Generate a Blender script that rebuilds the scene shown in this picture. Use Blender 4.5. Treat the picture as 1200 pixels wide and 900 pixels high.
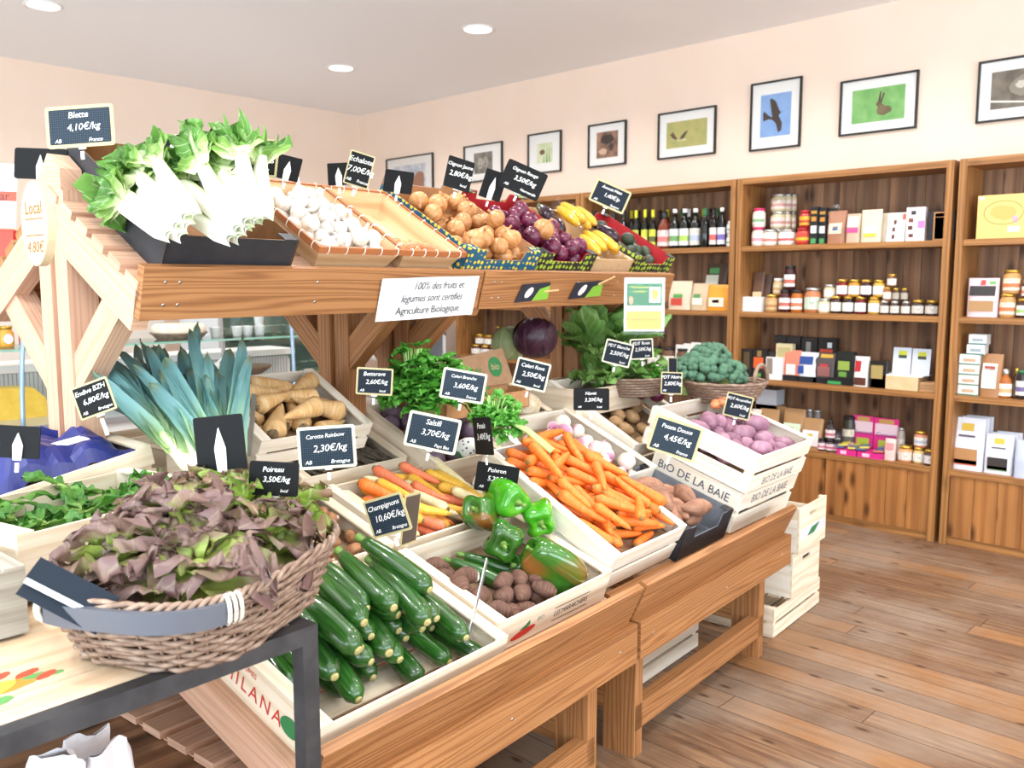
import bpy, math, random
from mathutils import Vector, Matrix, noise as mn
random.seed(7)
for o in list(bpy.data.objects): bpy.data.objects.remove(o)
SC = bpy.context.scene; COL = SC.collection
# ------------------------------------------------------------------ camera
FPX = 1034.0; CH = 1.55; TILT = math.atan(119/FPX); YAW = math.radians(43.7)
FW = Vector((math.cos(YAW), math.sin(YAW), 0)); RT = Vector((math.sin(YAW), -math.cos(YAW), 0)); UPZ = Vector((0,0,1))
FD = FW*math.cos(TILT)-UPZ*math.sin(TILT); UPV = UPZ*math.cos(TILT)+FW*math.sin(TILT); CP = Vector((0,0,CH))
cd = bpy.data.cameras.new('camera'); cam = bpy.data.objects.new('camera', cd); COL.objects.link(cam)
cd.sensor_width = 36; cd.lens = 36*FPX/1200; cd.clip_start = .05; cd.clip_end = 60
R3 = Matrix((RT, UPV, -FD)).transposed()
cam.matrix_world = Matrix.Translation(CP) @ R3.to_4x4()
cd.dof.use_dof = True; cd.dof.focus_distance = 2.35; cd.dof.aperture_fstop = 5.0
SC.camera = cam
def ray(x, y): return FD*FPX+RT*(x-600)-UPV*(y-450)
def on_ax(x, y, ax, val):
    d = ray(x, y); t = (val-CP[ax])/d[ax]; return CP+d*t
def at_depth(x, y, d): return CP+ray(x, y)*(d/FPX)
def project(p):
    d = Vector(p)-CP; z = max(.01, d.dot(FD)); return (600+FPX*d.dot(RT)/z, 450-FPX*d.dot(UPV)/z)
# ------------------------------------------------------------------ world, lights, exposure
vs = SC.view_settings; vs.view_transform = 'Standard'; vs.look = 'None'; vs.gamma = 1; vs.exposure = -0.08; vs.use_curve_mapping = False
w = bpy.data.worlds.new('sky'); SC.world = w; w.use_nodes = True
bg = w.node_tree.nodes['Background']; bg.inputs[0].default_value = (.85,.92,1,1); bg.inputs[1].default_value = 1.5
def area(name, loc, target, sx, sy, power, col):
    l = bpy.data.lights.new(name, 'AREA'); l.shape = 'RECTANGLE'; l.size = sx; l.size_y = sy; l.energy = power; l.color = col
    o = bpy.data.objects.new(name, l); COL.objects.link(o); o.location = loc
    o.rotation_euler = (Vector(target)-Vector(loc)).to_track_quat('-Z', 'Y').to_euler(); return o
area('street_window_daylight', (-2.75, 1.2, 1.5), (0, 1.2, 3.6), 7.0, 1.9, 405, (.76,.90,1.0))
area('side_window_daylight', (1.2, -3.35, 1.5), (1.2, 0, 4.4), 6.2, 1.9, 300, (.79,.91,1.0))
LAMP_SPOTS = [(x, y) for x in (-.15, 2.16, 4.43) for y in (-1.7, .1, 1.8, 3.0, 4.56, 6.17) if not (x < 3 and 4 < y < 5) ]
LAMP_W = 19
ROOM_X = 5.81; ROOM_Y = 7.78; ROOM_Z = 3.295; BACK_X = -2.6; NEAR_Y = -3.2

# ------------------------------------------------------------------ node helpers
def rgb(h):
    h = h.lstrip('#'); v = [int(h[i:i+2],16)/255 for i in (0,2,4)]
    return tuple(c/12.92 if c <= .04045 else ((c+.055)/1.055)**2.4 for c in v)+(1,)
class NT:
    def __init__(s, name):
        s.m = bpy.data.materials.new(name); s.m.use_nodes = True; s.t = s.m.node_tree; s.b = s.t.nodes['Principled BSDF']
    def n(s, ty, **k):
        x = s.t.nodes.new(ty)
        for a, v in k.items(): setattr(x, a, v)
        return x
    def l(s, a, b): s.t.links.new(a, b)
    def val(s, sock, v):
        if hasattr(v, 'links') or isinstance(v, bpy.types.NodeSocket): s.l(v, sock)
        else: sock.default_value = v
    def noise(s, vec, scale, detail=3, rough=.55, dist=0):
        x = s.n('ShaderNodeTexNoise'); x.inputs['Scale'].default_value = scale; x.inputs['Detail'].default_value = detail
        x.inputs['Roughness'].default_value = rough; x.inputs['Distortion'].default_value = dist
        if vec is not None: s.l(vec, x.inputs['Vector'])
        return x.outputs['Fac']
    def mapping(s, vec, sc, loc=(0,0,0)):
        x = s.n('ShaderNodeMapping'); s.l(vec, x.inputs[0]); x.inputs['Scale'].default_value = sc; x.inputs['Location'].default_value = loc; return x.outputs[0]
    def ramp(s, fac, stops):
        x = s.n('ShaderNodeValToRGB'); s.l(fac, x.inputs[0]); e = x.color_ramp.elements
        while len(e) < len(stops): e.new(.5)
        for i, (p, c) in enumerate(stops):
            e[i].position = p; e[i].color = c if len(c) == 4 else tuple(c)+(1,)
        return x.outputs[0]
    def math(s, op, a, b=0, c=0):
        x = s.n('ShaderNodeMath', operation=op); s.val(x.inputs[0], a); s.val(x.inputs[1], b)
        if op in ('SMOOTH_MIN','MULTIPLY_ADD'): s.val(x.inputs[2], c)
        return x.outputs[0]
    def mix(s, f, a, b, mode='MIX'):
        x = s.n('ShaderNodeMix', data_type='RGBA', blend_type=mode); s.val(x.inputs[0], f); s.val(x.inputs[6], a); s.val(x.inputs[7], b); return x.outputs[2]
    def bump(s, h, st, dist=.01):
        x = s.n('ShaderNodeBump'); x.inputs['Strength'].default_value = st; x.inputs['Distance'].default_value = dist; s.l(h, x.inputs['Height']); s.l(x.outputs[0], s.b.inputs['Normal'])
    def set(s, **k):
        for a, v in k.items(): s.val(s.b.inputs[a.replace('_',' ')], v)
MATS = {}
def plain(name, c, rough=.6, metal=0, c2=None, scale=20, bump=0, rnd=0, **k):
    if name in MATS: return MATS[name]
    t = NT(name); tc = t.n('ShaderNodeTexCoord').outputs['Object']
    col = rgb(c) if isinstance(c, str) else c
    if c2 or bump or rnd:
        f = t.noise(tc, scale)
        out = t.mix(t.ramp(f, [(.35,(0,0,0)),(.65,(1,1,1))]), col, rgb(c2)) if c2 else t.mix(0., col, col)
        if rnd:
            oi = t.n('ShaderNodeObjectInfo').outputs['Random']
            hs = t.n('ShaderNodeHueSaturation'); t.l(out, hs.inputs['Color'])
            t.l(t.math('MULTIPLY_ADD', oi, rnd*2, 1-rnd), hs.inputs['Value'])
            t.l(t.math('MULTIPLY_ADD', oi, rnd*.12, .5-rnd*.06), hs.inputs['Hue']); out = hs.outputs[0]
        t.l(out, t.b.inputs['Base Color'])
        if bump: t.bump(f, bump, .004)
    else: t.set(Base_Color=col)
    t.set(Roughness=rough, Metallic=metal)
    for a, v in k.items(): t.set(**{a: v})
    MATS[name] = t.m; return t.m
def wood(name, base, dark, light, freq=60, stretch=1.2, rough=.6, contrast=.6, knots=0, var=.25, bump=.15):
    t = NT(name); uv = t.n('ShaderNodeTexCoord').outputs['UV']
    big = t.noise(t.mapping(uv, (.9, 7, 1)), 1.0, 3)
    warp = t.noise(t.mapping(uv, (stretch*1.3, 9, 1)), 1.5, 2)
    sep = t.n('ShaderNodeSeparateXYZ'); t.l(uv, sep.inputs[0])
    v = t.math('MULTIPLY_ADD', sep.outputs[1], freq, 0); vv = t.math('MULTIPLY_ADD', warp, freq*.11, v)
    band = t.math('SINE', vv); band = t.math('MULTIPLY_ADD', band, .5, .5); band = t.math('POWER', band, 1.6)
    fine = t.noise(t.mapping(uv, (stretch*4, 260, 1)), 1.0, 3)
    g = t.math('MULTIPLY_ADD', band, contrast, t.math('MULTIPLY', fine, 1-contrast))
    c = t.ramp(g, [(.15, rgb(light)), (.5, rgb(base)), (.95, rgb(dark))])
    hs = t.n('ShaderNodeHueSaturation'); t.l(c, hs.inputs['Color'])
    t.l(t.math('MULTIPLY_ADD', t.ramp(big, [(.3,(0,0,0)),(.7,(1,1,1))]), var, 1-var/2), hs.inputs['Value']); c = hs.outputs[0]
    if knots:
        vo = t.n('ShaderNodeTexVoronoi', voronoi_dimensions='2D'); t.l(t.mapping(uv, (2.2, 6, 1)), vo.inputs['Vector']); vo.inputs['Scale'].default_value = 1.0
        k = t.ramp(vo.outputs['Distance'], [(.0,(1,1,1)),(.08,(.8,.8,.8)),(.17,(0,0,0))])
        c = t.mix(t.math('MULTIPLY', k, knots), c, rgb(dark) if not isinstance(knots, str) else rgb(dark))
        c = t.mix(t.math('MULTIPLY', t.ramp(vo.outputs['Distance'], [(.0,(1,1,1)),(.06,(.5,.5,.5)),(.10,(0,0,0))]), knots*.7), c, rgb('#2c170c'))
    t.l(c, t.b.inputs['Base Color']); t.set(Roughness=rough); t.bump(g, bump, .002)
    MATS[name] = t.m; return t.m
FIR = wood('oiled_fir', '#9a673c', '#764a27', '#ab7a4d', 420, .35, .5, .5, 0, .2)
FIR_LIT = wood('lit_fir', '#cda388', '#bb8d70', '#d8b49b', 380, .35, .55, .35, 0, .15)  # paler copy of the fir, daylight on the left end put into its colour
POP = wood('poplar_veneer', '#e6d6bd', '#cdb592', '#f1e7d6', 130, 1.0, .7, .3, 0, .12, .1)
POPW = wood('pale_washed_poplar', '#ece3d2', '#d8c9ad', '#f4eee2', 110, 1.0, .7, .3, 0, .1, .1)
POPG = wood('grey_weathered_poplar', '#a09a8d', '#7d776b', '#b5b0a4', 140, 1.0, .8, .3, 0, .2, .2)
SHELF = wood('stained_pine_shelf', '#9c6a38', '#6b4220', '#b5824c', 200, .4, .5, .35, .35, .25)
BACK = wood('brown_stained_back_boards', '#7f5a3f', '#543522', '#a07a5a', 70, .35, .55, .3, 1.0, .75)
DOORM = wood('honey_pine_boards', '#9c6534', '#734520', '#b57f48', 80, .35, .45, .3, 1.0, .5)
TABW = wood('pale_table_board', '#d9bb98', '#b99470', '#e8d2b6', 80, .7, .6, .3, 0, .15)

# ------------------------------------------------------------------ mesh builder
def fr(e1, e2, e3, o): 
    m = Matrix((e1, e2, e3)).transposed().to_4x4(); m.translation = o; return m
class MB:
    def __init__(s): s.v = []; s.f = []; s.uv = []; s.mi = []; s.sm = []
    def add(s, vs, fs, uvs, mi=0, sm=True, M=None):
        b = len(s.v)
        for p in vs:
            p = Vector(p); s.v.append(tuple(M @ p) if M is not None else tuple(p))
        s.uv += list(uvs)
        for f in fs: s.f.append(tuple(i+b for i in f)); s.mi.append(mi); s.sm.append(sm)
        return s
    def box(s, x0, x1, y0, y1, z0, z1, M=None, mi=0, seed=None):
        d = (x1-x0, y1-y0, z1-z0); L = max(range(3), key=lambda i: abs(d[i]))
        r = random.uniform(0, 40); q = random.uniform(0, 40)
        P = lambda a, b, c: ((x0, x1)[a], (y0, y1)[b], (z0, z1)[c])
        quads = [((0,0,0),(0,1,0),(1,1,0),(1,0,0)), ((0,0,1),(1,0,1),(1,1,1),(0,1,1)), ((0,0,0),(1,0,0),(1,0,1),(0,0,1)),
                 ((1,0,0),(1,1,0),(1,1,1),(1,0,1)), ((1,1,0),(0,1,0),(0,1,1),(1,1,1)), ((0,1,0),(0,0,0),(0,0,1),(0,1,1))]
        ax = [2, 2, 1, 0, 1, 0]
        for k, qd in enumerate(quads):
            o = [i for i in range(3) if i != ax[k]]
            if L in o: ua = L; va = [i for i in o if i != L][0]
            else: ua, va = o
            pts = [P(*c) for c in qd]
            s.add(pts, [(0,1,2,3)], [(p[ua]+r, p[va]+q+ax[k]*.31) for p in pts], mi, False, M)
        return s
    def plank(s, a, b, w, t, up=(0,0,1), M=None):      # board from a to b, width w along up, thickness t
        a = Vector(a); b = Vector(b); e = (b-a); L = e.length; e.normalize(); n = e.cross(Vector(up)).normalized(); u = n.cross(e)
        F = fr(e, n, u, a)
        if M is not None: F = M @ F
        return s.box(0, L, -t/2, t/2, -w/2, w/2, F)
    def tube(s, pts, r, seg=6, M=None, mi=0, cap=True):
        pts = [Vector(p) for p in pts]; n = len(pts); vs = []; uv = []; fs = []
        rr = r if isinstance(r, (list, tuple)) else [r]*n; ref = None; L = 0
        for i, p in enumerate(pts):
            t = (pts[min(i+1, n-1)]-pts[max(i-1, 0)]).normalized()
            if ref is None: ref = t.orthogonal().normalized()
            ref = (ref-t*ref.dot(t)).normalized(); q = t.cross(ref)
            if i: L += (p-pts[i-1]).length
            for k in range(seg):
                a = 2*math.pi*k/seg; vs.append(p+(ref*math.cos(a)+q*math.sin(a))*rr[i]); uv.append((L, k/seg*.1))
        for i in range(n-1):
            for k in range(seg): fs.append((i*seg+k, i*seg+(k+1)%seg, (i+1)*seg+(k+1)%seg, (i+1)*seg+k))
        if cap: fs.append(tuple(range(seg))[::-1]); fs.append(tuple(range((n-1)*seg, n*seg)))
        return s.add(vs, fs, uv, mi, True, M)
    def lathe(s, prof, seg=20, M=None, mi=0, lobes=None, warp=None, cap=True):   # prof: (r, z)
        vs = []; uv = []; fs = []; n = len(prof)
        for i, (r, z) in enumerate(prof):
            for k in range(seg):
                a = 2*math.pi*k/seg; R = r*(lobes(a, i/(n-1)) if lobes else 1); p = Vector((R*math.cos(a), R*math.sin(a), z))
                if warp: p = warp(p, i/(n-1), a)
                vs.append(p); uv.append((k/seg, i/(n-1)))
        for i in range(n-1):
            for k in range(seg): fs.append((i*seg+k, i*seg+(k+1)%seg, (i+1)*seg+(k+1)%seg, (i+1)*seg+k))
        if cap: fs.append(tuple(range(seg))[::-1]); fs.append(tuple(range((n-1)*seg, n*seg)))
        return s.add(vs, fs, uv, mi, True, M)
    def prism(s, poly, t, M=None, mi=0, z0=0):
        n = len(poly); A = [(x, y, z0) for x, y in poly]; B = [(x, y, z0+t) for x, y in poly]
        s.add(A+B, [tuple(range(n))[::-1], tuple(range(n, 2*n))], [(p[0], p[1]) for p in A+B], mi, False, M)
        for i in range(n):
            j = (i+1) % n; s.add([A[i], A[j], B[j], B[i]], [(0,1,2,3)], [(A[i][0], A[i][1]),(A[j][0],A[j][1]),(A[j][0],A[j][1]+t),(A[i][0],A[i][1]+t)], mi, False, M)
        return s
    def grid(s, fn, nu, nv, M=None, mi=0, sm=True):
        vs = []; uv = []; fs = []
        for i in range(nu+1):
            for j in range(nv+1): vs.append(fn(i/nu, j/nv)); uv.append((i/nu, j/nv))
        for i in range(nu):
            for j in range(nv): a = i*(nv+1)+j; fs.append((a, a+nv+1, a+nv+2, a+1))
        return s.add(vs, fs, uv, mi, sm, M)
    def mesh(s, name='mesh'):
        me = bpy.data.meshes.new(name); me.from_pydata(s.v, [], s.f)
        ul = me.uv_layers.new(name='UVMap'); idx = [0]*len(me.loops); me.loops.foreach_get('vertex_index', idx)
        fl = []
        for i in idx: fl += s.uv[i]
        ul.data.foreach_set('uv', fl)
        me.polygons.foreach_set('use_smooth', s.sm); me.polygons.foreach_set('material_index', s.mi); me.update(); return me
def link(name, me, mats, parent=None, M=None):
    o = bpy.data.objects.new(name, me); COL.objects.link(o)
    if mats is not None:
        if not isinstance(mats, (list, tuple)): mats = [mats]
        if len(me.materials) == 0:
            for m in mats: me.materials.append(m)
        else:
            for i, m in enumerate(mats):
                if me.materials[i] != m: o.material_slots[i].link = 'OBJECT'; o.material_slots[i].material = m
    if parent is not None: o.parent = parent
    if M is not None: o.matrix_local = M
    return o
CACHE = {}
def part(name, key, fn, mats, parent=None, M=None):
    if key is None: me = fn().mesh(name)
    else:
        if key not in CACHE: CACHE[key] = fn().mesh(name)
        me = CACHE[key]
    return link(name, me, mats, parent, M)
def bevel(o, w=.002):
    b = o.modifiers.new('bevel', 'BEVEL'); b.width = w; b.segments = 1; b.limit_method = 'ANGLE'; return o
def tag(o, label, cat, group=None):
    o['label'] = label; o['category'] = cat
    if group: o['group'] = group
    return o
def empty(name, M, label, cat, group=None):
    o = bpy.data.objects.new(name, None); COL.objects.link(o); o.matrix_local = M; o.empty_display_size = .02
    return tag(o, label, cat, group)
def struct(name, mb, mats, parent=None):
    o = link(name, mb.mesh(name), mats, parent)
    if parent is None: o['kind'] = 'structure'
    return o
TXT = {}
def text_mesh(body, size, shear=0, align='CENTER', spacing=1.0, line=1.0):
    k = (body, size, shear, align, spacing, line)
    if k in TXT: return TXT[k]
    c = bpy.data.curves.new('writing', 'FONT'); c.body = body; c.size = size; c.shear = shear; c.align_x = align; c.align_y = 'CENTER'
    c.space_character = spacing; c.space_line = line; c.resolution_u = 2
    o = bpy.data.objects.new('writing', c); COL.objects.link(o)
    dg = bpy.context.evaluated_depsgraph_get(); dg.update()
    me = bpy.data.meshes.new_from_object(o.evaluated_get(dg)); bpy.data.objects.remove(o); TXT[k] = me.copy() if False else me
    return me
def text(body, size, m, parent, M, **k):
    me = text_mesh(body, size, **k); return link('writing', me, m, parent, M)
def T(x, y, z): return Matrix.Translation((x, y, z))
def Rx(a): return Matrix.Rotation(math.radians(a), 4, 'X')
def Ry(a): return Matrix.Rotation(math.radians(a), 4, 'Y')
def Rz(a): return Matrix.Rotation(math.radians(a), 4, 'Z')
def S(a): return Matrix.Diagonal((a, a, a, 1)) if not isinstance(a, tuple) else Matrix.Diagonal(a+(1,))
# heaps are named after they lie: row and place in row
HEAPS = {}
def heap_item(h, o, base, pos): HEAPS.setdefault(h, []).append((o, base, project(pos)))
ORD = ['first','second','third','fourth','fifth','sixth','seventh','eighth','ninth','tenth','eleventh','twelfth','thirteenth','fourteenth','fifteenth','sixteenth','seventeenth','eighteenth','nineteenth','twentieth']
def name_heaps():
    for h, items in HEAPS.items():
        n = len(items); rows = max(1, round(n/7)) if n > 8 else 1
        items.sort(key=lambda t: -t[2][1]); per = math.ceil(n/rows)
        for r in range(0, n, per):
            row = sorted(items[r:r+per], key=lambda t: t[2][0]); k = r//per
            rn = '' if rows == 1 else (', nearest row' if k == 0 else (', farthest row' if (r+per) >= n else ', %s row from front' % ORD[k]))
            for j, (o, base, _) in enumerate(row):
                pl = 'leftmost' if j == 0 and len(row) > 1 else ('rightmost' if j == len(row)-1 and len(row) > 1 else '%s from left' % ORD[j])
                if n == 1: o['label'] = base
                else: o['label'] = '%s, %s%s' % (base, pl, rn)
                if n > 1: o['group'] = h
# display frame: u along the racks, w back, z up
PSI = math.radians(5); DO = Vector((2.35, 1.608, 0))
EU = Vector((math.cos(PSI), math.sin(PSI), 0)); EW = Vector((-math.sin(PSI), math.cos(PSI), 0))
DM = fr(EU, EW, UPZ, DO)
LOW = DM @ T(0, 0, .48) @ Rx(18)
UPF = DM @ T(0, .70, 1.55) @ Rx(30)
# ------------------------------------------------------------------ room shell
PEACH = plain('peach_wall_paint', '#f3decd', .9, c2='#f1dbc9', scale=3)
PEACH2 = PEACH
CEILM = plain('ceiling_paint', '#f6f6f8', .9)
def floor_mat():
    t = NT('old_oiled_floor_boards'); tc = t.n('ShaderNodeTexCoord').outputs['Object']
    s = t.n('ShaderNodeSeparateXYZ'); t.l(tc, s.inputs[0]); W = .125
    xi = t.math('DIVIDE', s.outputs[0], W); fl = t.math('FLOOR', xi); frc = t.math('FRACT', xi)
    wn = t.n('ShaderNodeTexWhiteNoise', noise_dimensions='1D'); t.l(fl, wn.inputs['W'])
    yy = t.math('MULTIPLY_ADD', wn.outputs['Value'], 7.3, s.outputs[1]); yi = t.math('DIVIDE', yy, 2.1); yf = t.math('FRACT', yi)
    wn2 = t.n('ShaderNodeTexWhiteNoise', noise_dimensions='2D'); cv = t.n('ShaderNodeCombineXYZ'); t.l(fl, cv.inputs[0]); t.l(t.math('FLOOR', yi), cv.inputs[1]); t.l(cv.outputs[0], wn2.inputs['Vector'])
    gv = t.n('ShaderNodeCombineXYZ'); t.l(t.math('MULTIPLY', s.outputs[0], 22), gv.inputs[0]); t.l(t.math('MULTIPLY_ADD', wn2.outputs['Value'], 50, t.math('MULTIPLY', s.outputs[1], 1.6)), gv.inputs[1])
    g = t.noise(gv.outputs[0], 1.6, 6, .6, .8)
    c = t.ramp(g, [(.25, rgb('#573b28')), (.5, rgb('#785941')), (.75, rgb('#9a7a5a'))])
    c = t.mix(t.math('MULTIPLY', t.math('GREATER_THAN', wn2.outputs['Value'], .62), .45), c, rgb('#a4713f')); c = t.mix(t.math('MULTIPLY', t.math('LESS_THAN', wn2.outputs['Value'], .3), .4), c, rgb('#6b5240'))
    worn = t.noise(tc, 1.7, 5, .6); c = t.mix(t.ramp(worn, [(.42,(0,0,0)),(.66,(.6,.6,.6))]), c, rgb('#9a8a7a'))
    vo = t.n('ShaderNodeTexVoronoi', voronoi_dimensions='2D'); t.l(t.mapping(tc, (6, 2.2, 1)), vo.inputs['Vector']); vo.inputs['Scale'].default_value = 1
    c = t.mix(t.ramp(vo.outputs['Distance'], [(.03,(.85,.85,.85)),(.075,(0,0,0))]), c, rgb('#452a1a'))
    e = t.math('LESS_THAN', t.math('ABSOLUTE', t.math('SUBTRACT', frc, .5)), .482); e2 = t.math('GREATER_THAN', yf, .002)
    gap = t.math('SUBTRACT', 1, t.math('MULTIPLY', e, e2)); c = t.mix(t.math('MULTIPLY', gap, .75), c, rgb('#3a2414'))
    t.l(c, t.b.inputs['Base Color']); t.set(Roughness=t.math('MULTIPLY_ADD', worn, .3, .32)); t.bump(t.math('MULTIPLY_ADD', gap, -1.5, g), .25, .003); return t.m
struct('floor', MB().box(BACK_X, ROOM_X, NEAR_Y, ROOM_Y, -.1, 0), floor_mat())
struct('ceiling', MB().box(BACK_X, ROOM_X, NEAR_Y, ROOM_Y, ROOM_Z, ROOM_Z+.1), CEILM)
struct('wall_right', MB().box(ROOM_X, ROOM_X+.15, NEAR_Y, ROOM_Y, 0, ROOM_Z), PEACH)
struct('wall_left', MB().box(BACK_X, ROOM_X, ROOM_Y, ROOM_Y+.15, 0, ROOM_Z), PEACH)
struct('wall_rear', MB().box(BACK_X-.15, BACK_X, NEAR_Y, ROOM_Y, 0, .55).box(BACK_X-.15, BACK_X, NEAR_Y, ROOM_Y, 2.95, ROOM_Z)
       .box(BACK_X-.15, BACK_X, NEAR_Y, -2.4, .55, 2.95).box(BACK_X-.15, BACK_X, 4.8, ROOM_Y, .55, 2.95), PEACH)
struct('wall_near', MB().box(BACK_X, ROOM_X, NEAR_Y-.15, NEAR_Y, 0, .55).box(BACK_X, ROOM_X, NEAR_Y-.15, NEAR_Y, 2.95, ROOM_Z)
       .box(BACK_X, -2.0, NEAR_Y-.15, NEAR_Y, .55, 2.95).box(4.4, ROOM_X, NEAR_Y-.15, NEAR_Y, .55, 2.95), PEACH)
WHT = plain('white_lacquer', '#f2f2f0', .4)
wf = MB(); 
for y in (-2.4, -.6, 1.2, 3.0, 4.76): wf.box(BACK_X-.1, BACK_X-.04, y, y+.04, .55, 2.95)
struct('window_1', wf, WHT)
wf = MB()
for x in (-2.0, .1, 2.2, 4.36): wf.box(x, x+.04, NEAR_Y-.1, NEAR_Y-.04, .55, 2.95)
struct('window_2', wf, WHT)
# ------------------------------------------------------------------ ceiling lights
def emis(name, c, st):
    t = NT(name); t.set(Base_Color=rgb(c), Emission_Color=rgb(c), Emission_Strength=st); return t.m
LED = emis('led_diffuser', '#fff6e8', 6.0)
for i, (x, y) in enumerate(LAMP_SPOTS):
    px = project((x, y, ROOM_Z)); vis = (Vector((x, y, ROOM_Z))-CP).dot(FD) > .5 and -20 < px[0] < 1220 and -10 < px[1] < 900
    if (x, y) in ((4.43, 4.56), (4.43, 6.17), (2.16, 6.17)): lab = {4.56: 'round recessed ceiling light nearest the middle of the ceiling', 6.17: 'round recessed ceiling light nearest the far corner' if x > 3 else 'round recessed ceiling light cut by the top edge of the photo'}[y]
    else: lab = None
    if lab is None and (y > 4 or vis): continue
    e = empty('ceiling_light', T(x, y, ROOM_Z), lab or 'round recessed ceiling light over the camera side of the shop', 'ceiling light', None if lab else 'ceiling lights outside the view')
    part('trim_ring', 'lring', lambda: MB().lathe([(.10,0),(.115,0),(.118,-.006),(.10,-.010),(.095,-.004)], 32, cap=False), WHT, e)
    part('diffuser', 'ldisc', lambda: MB().lathe([(.0001,-.004),(.097,-.004),(.097,-.001)], 32), LED, e)
    l = bpy.data.lights.new('lamp_glow', 'AREA'); l.shape = 'DISK'; l.size = .19; l.energy = LAMP_W; l.color = (1,.97,.94); l.spread = math.radians(150)
    lo = bpy.data.objects.new('lamp_glow', l); COL.objects.link(lo); lo.parent = e; lo.location = (0,0,-.015)
# ------------------------------------------------------------------ framed photographs
BLK = plain('black_frame', '#17150f', .35); MATB = plain('white_mount', '#f4f3f0', .8)
GLASS = None
def glass_thin(name, c='#ffffff', tr=.9, rough=.02, fres=.9):
    t = NT(name); tb = t.n('ShaderNodeBsdfTransparent'); tb.inputs[0].default_value = rgb(c); g = t.n('ShaderNodeBsdfGlossy'); g.inputs['Roughness'].default_value = rough
    lw = t.n('ShaderNodeLayerWeight'); lw.inputs[0].default_value = .25
    m = t.n('ShaderNodeMixShader'); t.l(t.math('MULTIPLY_ADD', lw.outputs['Fresnel'], fres, 1-tr), m.inputs[0]); t.l(tb.outputs[0], m.inputs[1]); t.l(g.outputs[0], m.inputs[2])
    t.l(m.outputs[0], t.t.nodes['Material Output'].inputs[0]); return t.m
PANE = glass_thin('picture_glass', tr=.98, fres=.25); SHELFGL = glass_thin('greenish_shelf_glass', '#e8f4ee', .93); FILM = glass_thin('clear_plastic', '#ffffff', .93, .15, .2)
def patch(poly, z, col, key):
    return (poly, z, col, key)
def blob(cx, cy, rx, ry, n=12, ang=0, jit=.15, sd=1):
    rr = random.Random(sd); o = []
    for i in range(n):
        a = 2*math.pi*i/n; q = 1+rr.uniform(-jit, jit); x = rx*q*math.cos(a); y = ry*q*math.sin(a)
        o.append((cx+x*math.cos(ang)-y*math.sin(ang), cy+x*math.sin(ang)+y*math.cos(ang)))
    return o
PICS = [ # x-left, top-left y, bottom-left y, x-right, image margins, background colours, shapes, label
 (452,187,236,507,(.16,.2),('#9fb0c4','#dfe6ee'),[('#9a5a34',[(.55,.1),(.95,.02),(.95,.62),(.8,.72),(.62,.5)]),('#5d6670',[(0,0),(.6,0),(.5,.25),(0,.2)])],'framed photo of a coastal scene with a brown rock, half hidden behind the upper rack'),
 (543,172,215,588,(.26,.22),('#8d8a84','#5a564f'),[('#b5afa4',blob(.36,.5,.14,.28,sd=2)),('#a59f94',blob(.64,.52,.14,.27,sd=3)),('#3a3630',[(.28,.58),(.33,.60),(.34,.55)]),('#3a3630',[(.40,.56),(.45,.60),(.44,.54)]),('#3a3630',blob(.35,.38,.035,.05,sd=4)),('#3a3630',blob(.63,.42,.035,.05,sd=5)),('#3a3630',[(.57,.58),(.61,.60),(.62,.55)])],'framed dim photo of two pale animal faces, second from the far corner'),
 (618,158,205,657,(.27,.26),('#cdd9a8','#e4e8cf'),[('#7aa65a',[(.6,0),(.66,.7),(.72,0)]),('#7aa65a',[(.78,0),(.8,.9),(.86,0)]),('#6b4a36',blob(.35,.55,.16,.14,sd=6)),('#89b368',[(.4,0),(.45,.35),(.5,0)])],'small framed photo of a brown bird among green stalks'),
 (689,147,197,733,(.22,.2),('#6b4f40','#b08468'),[('#2e2320',blob(.5,.7,.35,.2,sd=7)),('#d9b79a',blob(.3,.25,.2,.12,sd=8)),('#3c2e28',blob(.7,.4,.12,.15,sd=9))],'small framed dark brown animal photo, fourth from the far corner'),
 (771,133.6,187.5,838,(.15,.22),('#bdb56e','#a8ab66'),[('#5a3c22',[(.08,.55),(.2,.5),(.3,.3),(.2,.3)]),('#4a321e',[(.3,.3),(.42,.3),(.55,.62),(.45,.55)]),('#6b4a2a',[(.1,.52),(.16,.62),(.22,.48)])],'framed photo of a small brown animal leaping over a straw-green field'),
 (880,98.8,177.6,938,(.2,.19),('#7fa6dc','#8fb2e2'),[('#3c2b20',[(.4,.45),(.3,.88),(.36,.9),(.5,.82),(.62,.6),(.66,.56),(.72,.58),(.6,.48),(.72,.3),(.7,.12),(.6,.08),(.52,.3),(.42,.38),(.3,.42),(.1,.38),(.08,.55),(.12,.62),(.28,.5)])],'framed photo of a brown bird of prey against a blue sky'),
 (985,95.8,160,1074.5,(.16,.2),('#6fae5c','#8cc274'),[('#6f6040',blob(.62,.30,.15,.13,sd=11)),('#7d6c48',[(.50,.25),(.60,.22),(.66,.42),(.56,.52),(.50,.45)]),('#6d5a3a',blob(.515,.52,.055,.075,sd=12)),('#4a3a26',[(.50,.57),(.535,.88),(.56,.86),(.545,.56)]),('#4a3a26',[(.545,.56),(.60,.84),(.625,.80),(.57,.54)])],'framed photo of a hare sitting in bright green grass'),
 (1147,72.7,144.6,1236,(.18,.2),('#5c5348','#857b6c'),[('#8f8778',blob(.62,.55,.24,.26,sd=14)),('#cfc9bd',blob(.62,.6,.12,.1,sd=15)),('#efece4',[(.0,.2),(1,.05),(1,.09),(.0,.25)])],'framed grey-brown owl photo cut by the right edge of the photo')]
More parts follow.
